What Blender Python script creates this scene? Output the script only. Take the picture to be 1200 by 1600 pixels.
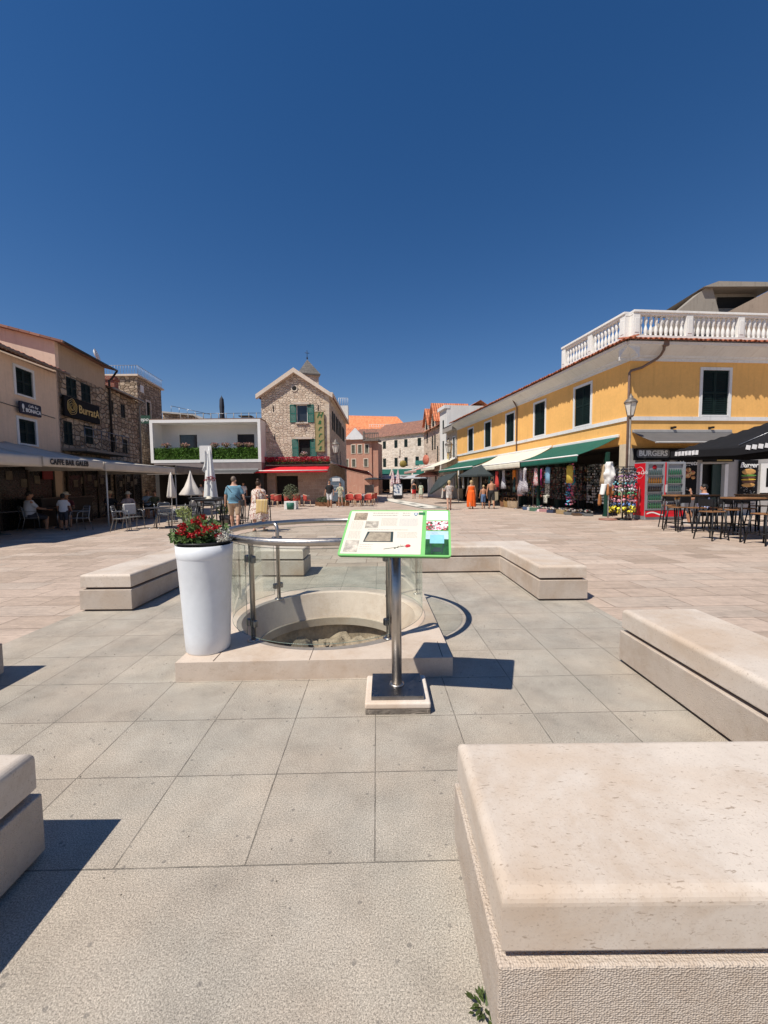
import bpy, bmesh, math, random
from mathutils import Vector, Matrix, Euler, noise as mnoise
R = math.radians
PI = math.pi
rnd = random.Random(7)
scene = bpy.context.scene
col = scene.collection
for o in list(bpy.data.objects): bpy.data.objects.remove(o)

# ------------------------------------------------------------------ camera
cam_d = bpy.data.cameras.new('camera'); cam = bpy.data.objects.new('camera', cam_d); col.objects.link(cam)
cam_d.sensor_fit = 'VERTICAL'; cam_d.sensor_height = 24.0; cam_d.lens = 640.0/1600*24.0
cam_d.clip_start = 0.05; cam_d.clip_end = 3000
_p = math.atan(42/640.0); _r = 0.010
r0 = Vector((1,0,0)); u0 = Vector((0,math.sin(_p),math.cos(_p))); b0 = -Vector((0,math.cos(_p),-math.sin(_p)))
cr = r0*math.cos(_r) - u0*math.sin(_r); cu = r0*math.sin(_r) + u0*math.cos(_r)
cam.matrix_world = Matrix(((cr.x,cu.x,b0.x,0),(cr.y,cu.y,b0.y,0),(cr.z,cu.z,b0.z,1.44),(0,0,0,1)))
scene.camera = cam
# ------------------------------------------------------------------ light
SD = Vector((.49,.44,-1)).normalized()            # direction the light travels
elev = math.asin(-SD.z); az = math.atan2(-SD.x, -SD.y)   # azimuth of the sun from +Y towards +X
w = bpy.data.worlds.new('World'); scene.world = w; w.use_nodes = True
nt = w.node_tree; nt.nodes.clear()
sky = nt.nodes.new('ShaderNodeTexSky'); sky.sky_type = 'NISHITA'; sky.sun_disc = False
sky.sun_elevation = elev; sky.sun_rotation = az % (2*PI); sky.altitude = 300; sky.air_density = 1.15; sky.dust_density = 0.05; sky.ozone_density = 1.6
bg = nt.nodes.new('ShaderNodeBackground'); bg.inputs[1].default_value = 0.067
wo = nt.nodes.new('ShaderNodeOutputWorld'); hs = nt.nodes.new('ShaderNodeHueSaturation'); hs.inputs[1].default_value = 1.35; mx = nt.nodes.new('ShaderNodeMix'); mx.data_type = 'RGBA'; mx.blend_type = 'MULTIPLY'; mx.inputs[0].default_value = 1; mx.inputs[7].default_value = (1.06,.97,1.10,1); nt.links.new(sky.outputs[0], hs.inputs[4]); nt.links.new(hs.outputs[0], mx.inputs[6]); nt.links.new(mx.outputs[2], bg.inputs[0]); nt.links.new(bg.outputs[0], wo.inputs[0])
sd = bpy.data.lights.new('sun','SUN'); sd.energy = 4.8; sd.angle = R(0.53); sd.color = (1,.94,.845)
sun = bpy.data.objects.new('sun', sd); col.objects.link(sun); sun.rotation_euler = SD.to_track_quat('-Z','Y').to_euler()
scene.view_settings.view_transform = 'Standard'; scene.view_settings.look = 'None'
scene.view_settings.exposure = 0.17; scene.view_settings.gamma = 1.0
scene.render.resolution_x = 768; scene.render.resolution_y = 1024
scene.render.engine = 'CYCLES'
try:
    scene.cycles.max_bounces = 8; scene.cycles.transparent_max_bounces = 12; scene.cycles.use_denoising = True
except Exception: pass

# ------------------------------------------------------------------ materials
class NG:
    def __init__(s, m): s.t = m.node_tree; s.N = s.t.nodes; s.L = s.t.links
    def n(s, ty, **kw):
        nd = s.N.new('ShaderNode'+ty)
        for k, v in kw.items():
            if k.startswith('_'): setattr(nd, k[1:], v)
        for k, v in kw.items():
            if k.startswith('_'): continue
            k2 = int(k[1:]) if k[0] == 'i' and k[1:].isdigit() else k.replace('__',' ')
            s.set(nd.inputs[k2], v)
        return nd
    def set(s, inp, v):
        if hasattr(v, 'is_output') or isinstance(v, bpy.types.NodeSocket): s.L.new(v, inp)
        else:
            if isinstance(v, (tuple, list)) and len(v) == 3 and inp.type == 'RGBA': v = (*v, 1)
            inp.default_value = v
    def math(s, op, a, b=0.0, c=None):
        nd = s.n('Math', _operation=op, i0=a, i1=b)
        if c is not None: s.set(nd.inputs[2], c)
        return nd.outputs[0]
    def mix(s, f, a, b, bl='MIX'):
        nd = s.n('Mix', _data_type='RGBA', _blend_type=bl)
        s.set(nd.inputs[0], f); s.set(nd.inputs[6], a); s.set(nd.inputs[7], b)
        return nd.outputs[2]
    def ramp(s, f, stops, interp='LINEAR'):
        nd = s.n('ValToRGB', i0=f); cr_ = nd.color_ramp; cr_.interpolation = interp
        while len(cr_.elements) < len(stops): cr_.elements.new(.5)
        for e, (p, c_) in zip(cr_.elements, stops):
            e.position = p; e.color = (*c_, 1) if len(c_) == 3 else c_
        return nd.outputs[0]
    def noise(s, vec, scale, detail=4, rough=.55, dist=0):
        nd = s.n('TexNoise', Vector=vec, Scale=scale, Detail=detail, Roughness=rough, Distortion=dist); return nd.outputs[0]
def g3(v): return (v, v, v)
def new_mat(name):
    m = bpy.data.materials.new(name); m.use_nodes = True
    g = NG(m); b = g.N['Principled BSDF']; return m, g, b
MATS = {}
def coords(g, uv=True, scale=None, rot=0, loc=(0,0,0)):
    tc = g.n('TexCoord'); v = tc.outputs['UV'] if uv else tc.outputs['Object']
    if scale or rot or any(loc):
        mp = g.n('Mapping', Vector=v); mp.inputs[1].default_value = loc; mp.inputs[2].default_value = (0,0,rot); mp.inputs[3].default_value = scale or (1,1,1)
        v = mp.outputs[0]
    return v
def mat(name, c, rough=.6, metal=0, var=.12, vs=3.0, bump=0.0, bs=40., spec=.4, dirt=0.0, dc=(.1,.08,.06)):
    """plain painted / cloth / metal surface with real wear: two scales of colour variation and a fine bump"""
    if name in MATS: return MATS[name]
    m, g, b = new_mat(name); v = coords(g, False)
    n1 = g.noise(v, vs, 5); n2 = g.noise(v, vs*7, 3)
    f = g.math('ADD', g.math('MULTIPLY', n1, .7), g.math('MULTIPLY', n2, .3))
    lo = tuple(x*(1-var*1.4) for x in c); hi = tuple(min(1, x*(1+var)) for x in c)
    cc = g.ramp(f, [(.3, lo), (.7, hi)])
    if dirt:
        cc = g.mix(g.math('MULTIPLY', g.ramp(g.noise(v, vs*.6, 7, .65), [(.48, g3(0)), (.72, g3(1))]), dirt), cc, dc)
    g.set(b.inputs['Base Color'], cc); b.inputs['Metallic'].default_value = metal
    g.set(b.inputs['Roughness'], g.ramp(n2, [(.3, g3(max(0, rough-.08))), (.7, g3(min(1, rough+.08)))]))
    b.inputs['Specular IOR Level'].default_value = spec
    if bump:
        bm_ = g.n('Bump', Strength=bump, Distance=.01, Height=g.noise(v, bs, 4)); g.set(b.inputs['Normal'], bm_.outputs[0])
    MATS[name] = m; return m
def mat_print(name, c1=None, c2=None, scale=20, c3=None, rough=.85, thr=.52):
    """printed cloth: blotches of two or three colours"""
    if name in MATS: return MATS[name]
    m, g, b = new_mat(name); v = coords(g, False)
    n = g.noise(v, scale, 2, .5, .6)
    cc = g.mix(g.ramp(n, [(thr, g3(0)), (thr+.03, g3(1))]), c1, c2)
    if c3: cc = g.mix(g.ramp(g.noise(v, scale*1.4, 1, .5, .2), [(.60, g3(0)), (.63, g3(1))]), cc, c3)
    g.set(b.inputs['Base Color'], cc); b.inputs['Roughness'].default_value = rough
    MATS[name] = m; return m
def mat_cells(name, cols, scale=30, rough=.6, rand=1.0):
    """voronoi cells of many colours (piled goods, pictures)"""
    if name in MATS: return MATS[name]
    m, g, b = new_mat(name); v = coords(g, False)
    vo = g.n('TexVoronoi', Vector=v, Scale=scale, Randomness=rand)
    sp = g.n('SeparateColor', i0=vo.outputs['Color'])
    st = [(i/len(cols), c) for i, c in enumerate(cols)]
    cc = g.ramp(sp.outputs[0], st, 'CONSTANT')
    g.set(b.inputs['Base Color'], cc); b.inputs['Roughness'].default_value = rough
    bm_ = g.n('Bump', Strength=.6, Distance=.02, Height=vo.outputs['Distance']); g.set(b.inputs['Normal'], bm_.outputs[0])
    MATS[name] = m; return m
def mat_stone(name, cols, bw=.38, bh=.19, mortar=.018, mc=(.45,.38,.31), wob=.05, bump=.8, seed=0, rough=.9, dirt=.25):
    """rubble / coursed masonry in metres on UV"""
    if name in MATS: return MATS[name]
    m, g, b = new_mat(name); v = coords(g, True, loc=(seed*3.1, seed*1.7, 0))
    nz = g.n('TexNoise', Vector=v, Scale=3.2, Detail=3)
    off = g.n('VectorMath', _operation='SUBTRACT', i0=nz.outputs[1], i1=(.5,.5,.5))
    off2 = g.n('VectorMath', _operation='SCALE', i0=off.outputs[0]); off2.inputs[3].default_value = wob*2.4
    vv = g.n('VectorMath', _operation='ADD', i0=v, i1=off2.outputs[0]).outputs[0]
    br = g.n('TexBrick', Vector=vv, Scale=1.0, _offset=.5, _offset_frequency=2, _squash=.7, _squash_frequency=3)
    br.inputs['Brick Width'].default_value = bw; br.inputs['Row Height'].default_value = bh
    br.inputs['Mortar Size'].default_value = mortar; br.inputs['Mortar Smooth'].default_value = .4
    br.inputs['Color1'].default_value = (0,0,0,1); br.inputs['Color2'].default_value = (1,1,1,1); br.inputs['Mortar'].default_value = (.5,.5,.5,1)
    br.inputs['Bias'].default_value = 0
    k = len(cols); cc = g.ramp(br.outputs[0], [(i/max(1, k-1), c) for i, c in enumerate(cols)])
    fine = g.noise(v, 14, 6, .6)
    cc = g.mix(1, cc, g.ramp(fine, [(.25, g3(.62)), (.75, g3(1.25))]), 'MULTIPLY')
    mm = g.mix(br.outputs[1], cc, mc)
    dn = g.ramp(g.noise(v, .7, 6, .65), [(.4, g3(1)), (.75, g3(1-dirt))])
    mm = g.mix(1, mm, dn, 'MULTIPLY')
    g.set(b.inputs['Base Color'], mm); b.inputs['Roughness'].default_value = rough; b.inputs['Specular IOR Level'].default_value = .25
    hgt = g.math('ADD', g.math('MULTIPLY', g.math('SUBTRACT', 1.0, br.outputs[1]), 1.0), g.math('MULTIPLY', fine, .9))
    bm_ = g.n('Bump', Strength=bump, Distance=.03, Height=hgt); g.set(b.inputs['Normal'], bm_.outputs[0])
    MATS[name] = m; return m
def mat_plaster(name, c, dc=(.3,.26,.2), dirt=.35, streak=.3, rough=.9):
    if name in MATS: return MATS[name]
    m, g, b = new_mat(name); v = coords(g, True)
    n1 = g.noise(v, .9, 8, .6); n2 = g.noise(v, 9, 5, .6)
    lo = tuple(x*.86 for x in c); hi = tuple(min(1, x*1.07) for x in c)
    cc = g.ramp(g.math('ADD', g.math('MULTIPLY', n1, .65), g.math('MULTIPLY', n2, .35)), [(.3, lo), (.7, hi)])
    vs_ = coords(g, True, scale=(5, .35, 1))
    st = g.ramp(g.noise(vs_, 1.6, 6, .6), [(.52, g3(0)), (.75, g3(1))])
    cc = g.mix(g.math('MULTIPLY', st, streak), cc, dc)
    sp = g.ramp(g.noise(v, 2.3, 9, .7), [(.6, g3(0)), (.7, g3(1))])
    cc = g.mix(g.math('MULTIPLY', sp, dirt), cc, dc)
    g.set(b.inputs['Base Color'], cc); b.inputs['Roughness'].default_value = rough; b.inputs['Specular IOR Level'].default_value = .25
    bm_ = g.n('Bump', Strength=.35, Distance=.01, Height=g.noise(v, 22, 6, .65)); g.set(b.inputs['Normal'], bm_.outputs[0])
    MATS[name] = m; return m
def mat_roof(name, c1=(.42,.13,.06), c2=(.62,.27,.14), tw=.22, th=.38, dirt=.4):
    """barrel tiles: u across, v up the slope"""
    if name in MATS: return MATS[name]
    m, g, b = new_mat(name); v = coords(g, True)
    br = g.n('TexBrick', Vector=v, Scale=1.0, _offset=0.0)
    br.inputs['Brick Width'].default_value = tw; br.inputs['Row Height'].default_value = th; br.inputs['Mortar Size'].default_value = .012
    br.inputs['Color1'].default_value = (*c1,1); br.inputs['Color2'].default_value = (*c2,1); br.inputs['Mortar'].default_value = (.12,.05,.03,1)
    cc = g.mix(g.math('MULTIPLY', g.ramp(g.noise(v, 1.1, 7, .65), [(.45, g3(0)), (.7, g3(1))]), dirt), br.outputs[0], (.16,.11,.08))
    g.set(b.inputs['Base Color'], cc); b.inputs['Roughness'].default_value = .85
    sx = g.n('SeparateXYZ', i0=v).outputs[0]
    h = g.math('ABSOLUTE', g.math('SINE', g.math('MULTIPLY', sx, PI/tw)))
    bm_ = g.n('Bump', Strength=1, Distance=.06, Height=h); g.set(b.inputs['Normal'], bm_.outputs[0])
    MATS[name] = m; return m
def mat_limestone(name, c=(.60,.50,.42), tooled=False, dark=.35, seed=0):
    if name in MATS: return MATS[name]
    m, g, b = new_mat(name); v = coords(g, False, loc=(seed*2.3, seed, 0))
    n1 = g.noise(v, 2.2, 8, .62); n2 = g.noise(v, 16, 7, .7); n3 = g.noise(v, 70, 3, .6)
    lo = (c[0]*.82, c[1]*.76, c[2]*.70); hi = tuple(min(1, x*1.10) for x in c)
    cc = g.ramp(g.math('ADD', g.math('MULTIPLY', n1, .65), g.math('MULTIPLY', n2, .35)), [(.32, lo), (.5, c), (.68, hi)])
    cc = g.mix(g.math('MULTIPLY', g.ramp(g.noise(v, 1.3, 7, .6, .5), [(.47, g3(0)), (.66, g3(1))]), .6), cc, (c[0]*.80, c[1]*.66, c[2]*.52))
    # veins, scratches and dark pits
    wv = coords(g, False, scale=(1, 3.2, 3), rot=.5, loc=(seed, 0, 0))
    pit = g.ramp(g.noise(wv, 30, 4, .6, .3), [(.625, g3(0)), (.68, g3(1))]); crk = g.ramp(g.noise(coords(g, False, scale=(1,4,4), rot=-.6, loc=(seed,1,0)), 16, 4, .6, 1.5), [(.66, g3(0)), (.70, g3(.8))]); pit = g.math('MAXIMUM', pit, crk)
    cc = g.mix(g.math('MULTIPLY', pit, dark), cc, (c[0]*.45, c[1]*.38, c[2]*.32))
    sp = g.ramp(g.noise(v, 140, 2), [(.60, g3(0)), (.66, g3(1))])
    cc = g.mix(g.math('MULTIPLY', sp, .25), cc, (c[0]*.5, c[1]*.42, c[2]*.36))
    g.set(b.inputs['Base Color'], cc); b.inputs['Specular IOR Level'].default_value = .35
    if tooled:
        vb = g.n('TexVoronoi', Vector=coords(g, False, scale=(1, 1, 1.25)), Scale=150, Randomness=.6)
        h = g.math('ADD', vb.outputs[0], g.math('MULTIPLY', n3, .4)); st, di = .95, .005
        b.inputs['Roughness'].default_value = .9
    else:
        h = g.math('ADD', g.math('MULTIPLY', n2, .6), g.math('MULTIPLY', n3, .5)); st, di = .30, .004
        g.set(b.inputs['Roughness'], g.ramp(n1, [(.3, g3(.5)), (.7, g3(.72))]))
    bm_ = g.n('Bump', Strength=st, Distance=di, Height=h); g.set(b.inputs['Normal'], bm_.outputs[0])
    MATS[name] = m; return m

def mat_rubble(name, cols, sc=3.6, asp=1.55, mc=(.45,.38,.31), gap=.05, bump=1., rough=.92, dirt=.2, seed=0):
    """irregular rubble masonry: every Voronoi cell is a stone with its own tone"""
    if name in MATS: return MATS[name]
    m, g, b = new_mat(name); v0 = coords(g, True, scale=(1,asp,1), loc=(seed*3.1, seed*1.7, 0))
    nz = g.n('TexNoise', Vector=v0, Scale=6, Detail=4)
    of = g.n('VectorMath', _operation='SCALE', i0=g.n('VectorMath', _operation='SUBTRACT', i0=nz.outputs[1], i1=(.5,.5,.5)).outputs[0]); of.inputs[3].default_value = .10
    v = g.n('VectorMath', _operation='ADD', i0=v0, i1=of.outputs[0]).outputs[0]
    v1 = g.n('TexVoronoi', Vector=v, Scale=sc, Randomness=.75, _voronoi_dimensions='2D'); v2 = g.n('TexVoronoi', Vector=v, Scale=sc, Randomness=.75, _feature='DISTANCE_TO_EDGE', _voronoi_dimensions='2D')
    sp_ = g.n('SeparateColor', i0=v1.outputs['Color']).outputs[0]
    k = len(cols); cc = g.ramp(sp_, [(i/max(1, k-1), c) for i, c in enumerate(cols)])
    fine = g.noise(v0, 13, 7, .68)
    cc = g.mix(1, cc, g.ramp(fine, [(.28, g3(.5)), (.5, g3(.95)), (.75, g3(1.3))]), 'MULTIPLY')
    ed = g.ramp(g.math('ADD', v2.outputs['Distance'], g.math('MULTIPLY', g.math('SUBTRACT', fine, .5), .05)), [(gap*.4, g3(1)), (gap*1.3, g3(0))])
    mm = g.mix(ed, cc, mc)
    mm = g.mix(1, mm, g.ramp(g.noise(v0, .6, 6, .65), [(.4, g3(1)), (.75, g3(1-dirt))]), 'MULTIPLY')
    g.set(b.inputs['Base Color'], mm); b.inputs['Roughness'].default_value = rough; b.inputs['Specular IOR Level'].default_value = .2
    hh = g.math('ADD', g.ramp(v2.outputs['Distance'], [(0, g3(0)), (.16, g3(1))]), g.math('MULTIPLY', fine, .9))
    bm_ = g.n('Bump', Strength=bump, Distance=.06, Height=hh); g.set(b.inputs['Normal'], bm_.outputs[0])
    MATS[name] = m; return m

# ------------------------------------------------------------------ mesh builder
class MB:
    def __init__(s): s.v = []; s.f = []; s.mi = []; s.sm = []
    def add(s, vs, fs, mi=0, smooth=False):
        b = len(s.v); s.v += [tuple(p) for p in vs]
        for f in fs: s.f.append([b+i for i in f]); s.mi.append(mi); s.sm.append(smooth)
        return s
    def box(s, x0, x1, y0, y1, z0, z1, mi=0):
        v = [(x,y,z) for z in (z0,z1) for y in (y0,y1) for x in (x0,x1)]
        return s.add(v, [(0,2,3,1),(4,5,7,6),(0,1,5,4),(2,6,7,3),(0,4,6,2),(1,3,7,5)], mi)
    def obox(s, c, d, rot=(0,0,0), mi=0):
        m = Euler(rot).to_matrix(); c = Vector(c)
        v = [c + m @ Vector((sx*d[0]/2, sy*d[1]/2, sz*d[2]/2)) for sz in (-1,1) for sy in (-1,1) for sx in (-1,1)]
        return s.add(v, [(0,2,3,1),(4,5,7,6),(0,1,5,4),(2,6,7,3),(0,4,6,2),(1,3,7,5)], mi)
    def quad(s, a, b, c, d, mi=0): return s.add([a,b,c,d], [(0,1,2,3)], mi)
    def tube(s, pts, r, n=8, mi=0, closed=False, caps=True):
        pts = [Vector(p) for p in pts]; k = len(pts)
        rs = r if isinstance(r, (list, tuple)) else [r]*k
        vs = []; up = None
        for i in range(k):
            if closed: t = pts[(i+1) % k]-pts[i-1]
            else: t = pts[min(k-1,i+1)]-pts[max(0,i-1)]
            if t.length < 1e-9: t = Vector((0,0,1))
            t.normalize()
            if up is None:
                up = Vector((0,0,1)) if abs(t.z) < .9 else Vector((0,1,0))
            a = t.cross(up)
            if a.length < 1e-4: a = t.cross(Vector((1,0,0)))
            a.normalize(); bb = a.cross(t).normalized(); up = bb
            for j in range(n):
                an = 2*PI*j/n; vs.append(pts[i] + (a*math.cos(an) + bb*math.sin(an))*rs[i])
        fs = []
        for i in range(k if closed else k-1):
            i2 = (i+1) % k
            for j in range(n):
                j2 = (j+1) % n; fs.append((i*n+j, i*n+j2, i2*n+j2, i2*n+j))
        s.add(vs, fs, mi, True)
        if caps and not closed:
            b = len(s.v)-len(vs)
            s.f.append([b+j for j in range(n)][::-1]); s.mi.append(mi); s.sm.append(False)
            s.f.append([b+(k-1)*n+j for j in range(n)]); s.mi.append(mi); s.sm.append(False)
        return s
    def lathe(s, prof, n=24, c=(0,0,0), mi=0, smooth=True, a0=0, a1=2*PI, wave=0, wn=0):
        full = abs(a1-a0-2*PI) < 1e-6; m = n if full else n+1; vs = []
        for (r, z) in prof:
            for j in range(m):
                an = a0+(a1-a0)*j/n; rr = r*(1+wave*math.cos(an*wn)) if wn else r
                vs.append((c[0]+rr*math.cos(an), c[1]+rr*math.sin(an), c[2]+z))
        fs = []
        for i in range(len(prof)-1):
            for j in range(n):
                j2 = (j+1) % m; fs.append((i*m+j, i*m+j2, (i+1)*m+j2, (i+1)*m+j))
        s.add(vs, fs, mi, smooth)
        if full:
            b = len(s.v)-len(vs)
            if prof[0][0] > 1e-5: s.f.append([b+j for j in range(m)][::-1]); s.mi.append(mi); s.sm.append(False)
            if prof[-1][0] > 1e-5: s.f.append([b+(len(prof)-1)*m+j for j in range(m)]); s.mi.append(mi); s.sm.append(False)
        return s
    def prism(s, poly, z0, z1, mi=0):
        n = len(poly); v = [(x,y,z0) for x,y in poly]+[(x,y,z1) for x,y in poly]
        fs = [tuple(range(n))[::-1], tuple(range(n,2*n))]+[(i,(i+1)%n,n+(i+1)%n,n+i) for i in range(n)]
        return s.add(v, fs, mi)
    def vprism(s, poly, y0, y1, mi=0):          # polygon in x,z extruded along y
        n = len(poly); v = [(x,y0,z) for x,z in poly]+[(x,y1,z) for x,z in poly]
        fs = [tuple(range(n)), tuple(range(n,2*n))[::-1]]+[((i+1)%n,i,n+i,n+(i+1)%n) for i in range(n)]
        return s.add(v, fs, mi)
    def ell(s, c, r, n=12, m=8, mi=0, rot=None):
        vs = []; M = Euler(rot).to_matrix() if rot else None
        for i in range(m+1):
            th = PI*i/m
            for j in range(n):
                ph = 2*PI*j/n; p = Vector((r[0]*math.sin(th)*math.cos(ph), r[1]*math.sin(th)*math.sin(ph), -r[2]*math.cos(th)))
                if M: p = M @ p
                vs.append((c[0]+p.x, c[1]+p.y, c[2]+p.z))
        fs = [(i*n+j, i*n+(j+1)%n, (i+1)*n+(j+1)%n, (i+1)*n+j) for i in range(m) for j in range(n)]
        return s.add(vs, fs, mi, True)
    def sheet(s, nx, ny, fn, mi=0, smooth=True, thick=0):
        vs = [fn(i/nx, j/ny) for j in range(ny+1) for i in range(nx+1)]
        fs = [(j*(nx+1)+i, j*(nx+1)+i+1, (j+1)*(nx+1)+i+1, (j+1)*(nx+1)+i) for j in range(ny) for i in range(nx)]
        return s.add(vs, fs, mi, smooth)
    def leaves(s, k, fn, size, mi=0, asp=.5, seed=1, flat=0):
        rr = random.Random(seed)
        for _ in range(k):
            p = Vector(fn(rr)); a = Vector((rr.gauss(0,1), rr.gauss(0,1), rr.gauss(0,1)*(1-flat))).normalized()
            b = a.orthogonal().normalized(); b = Matrix.Rotation(rr.random()*6.28, 3, a) @ b
            c_ = a.cross(b); L = size*rr.uniform(.6,1.3); W = L*asp
            s.add([p-b*L/2, p-c_*W/2+a*L*.06, p+b*L/2, p+c_*W/2+a*L*.06], [(0,1,2,3)], mi)
        return s
    def build(s, name, mats, parent=None, loc=None, rot=None, bevel=None, seg=2, smooth=None, remesh=None, uv=True, solid=None, lk=True):
        me = bpy.data.meshes.new(name); me.from_pydata(s.v, [], s.f)
        if not isinstance(mats, (list, tuple)): mats = [mats]
        for m in mats: me.materials.append(m)
        me.polygons.foreach_set('material_index', s.mi)
        me.polygons.foreach_set('use_smooth', [bool(smooth) if smooth is not None else x for x in s.sm])
        me.update()
        if uv:
            ul = me.uv_layers.new(name='UVMap'); data = ul.data
            for p in me.polygons:
                n = p.normal
                if abs(n.z) < .93:
                    t = Vector((-n.y, n.x, 0)); t.normalize(); q = n.cross(t)
                    if q.z < 0: q = -q
                else: t = Vector((1,0,0)); q = Vector((0,1,0))
                for li in p.loop_indices:
                    co = me.vertices[me.loops[li].vertex_index].co
                    data[li].uv = (co.dot(t), co.dot(q))
        o = bpy.data.objects.new(name, me); col.objects.link(o)
        if parent: o.parent = parent
        if loc: o.location = loc
        if rot: o.rotation_euler = rot
        if remesh:
            r_ = o.modifiers.new('r','REMESH'); r_.mode = 'VOXEL'; r_.voxel_size = remesh; r_.use_smooth_shade = True
            sm_ = o.modifiers.new('s','SMOOTH'); sm_.factor = .5; sm_.iterations = 3
        if bevel:
            bv = o.modifiers.new('b','BEVEL'); bv.width = bevel; bv.segments = seg; bv.limit_method = 'ANGLE'; bv.angle_limit = R(40)
        if solid:
            so = o.modifiers.new('t','SOLIDIFY'); so.thickness = solid; so.offset = 0
        return o
def tag(o, label=None, cat=None, group=None, kind=None):
    if label: o['label'] = label
    if cat: o['category'] = cat
    if group: o['group'] = group
    if kind: o['kind'] = kind
    return o
def thing(name, label, cat, loc=(0,0,0), rz=0, group=None):
    o = bpy.data.objects.new(name, None); col.objects.link(o); o.location = loc; o.rotation_euler = (0,0,rz); o.empty_display_size = .2
    return tag(o, label, cat, group)
def copy_tree(o, loc=None, rz=None, label=None, group=None, parent=None):
    c = o.copy(); col.objects.link(c)
    if parent is not None: c.parent = parent
    for ch in list(o.children): copy_tree(ch, parent=c)
    if loc is not None: c.location = loc
    if rz is not None: c.rotation_euler = (c.rotation_euler[0], c.rotation_euler[1], rz)
    if label: c['label'] = label
    if group: c['group'] = group
    return c
def text(s_, size, m, parent, loc, rot=(PI/2,0,0), name='lettering', extrude=.004, shear=0, align='CENTER', sx=1, bold=0, sp=1, vert=False):
    cu_ = bpy.data.curves.new('t','FONT'); cu_.body = s_; cu_.size = size; cu_.extrude = extrude; cu_.shear = shear; cu_.align_x = align; cu_.align_y = 'CENTER'
    cu_.resolution_u = 3; cu_.offset = bold; cu_.space_character = sp
    if vert: cu_.space_line = vert
    to = bpy.data.objects.new('t', cu_); col.objects.link(to)
    bpy.context.view_layer.update()
    me = bpy.data.meshes.new_from_object(to.evaluated_get(bpy.context.evaluated_depsgraph_get()))
    bpy.data.objects.remove(to)
    me.materials.clear(); me.materials.append(m)
    o = bpy.data.objects.new(name, me); col.objects.link(o); o.parent = parent; o.location = loc; o.rotation_euler = rot; o.scale = (sx,1,1)
    return o

STEEL = mat('brushed_steel', (.50,.46,.42), .38, 1, .14, 9, 0)
STEEL_D = mat('dark_steel', (.22,.22,.23), .35, 1, .25, 5, .1, 60)
BLACKM = mat('black_metal', (.018,.018,.02), .45, .3, .2)
BLACKP = mat('black_plastic', (.02,.02,.022), .5)
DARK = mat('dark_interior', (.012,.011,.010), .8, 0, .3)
GLASSD = mat('dark_window_glass', (.03,.035,.045), .08, 0, .2, 1, 0, 40, .6)
WHITE = mat('white_paint', (.78,.77,.74), .6, 0, .06, 2, .1, 60, .3, .12, (.45,.40,.34))
SHUT = mat('dark_green_shutter_paint', (.006,.017,.015), .6, 0, .25, spec=.2)
SHUTG = mat('green_shutter_paint', (.012,.13,.10), .5, 0, .2)
LIME = mat_limestone('limestone_honed', (.60,.52,.44), dark=.7); LIME_T = mat_limestone('limestone_tooled', (.53,.45,.375), True)
CONC = mat_plaster('grey_concrete', (.30,.27,.23), (.14,.12,.1), .5, .4)
WOOD = mat('brown_wood', (.22,.10,.045), .6, 0, .3, 8)
LEAF = mat('green_leaf', (.085,.15,.035), .6, 0, .7, 22)
LEAFL = mat('pale_green_leaf', (.30,.36,.12), .6, 0, .35, 12)

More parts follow.
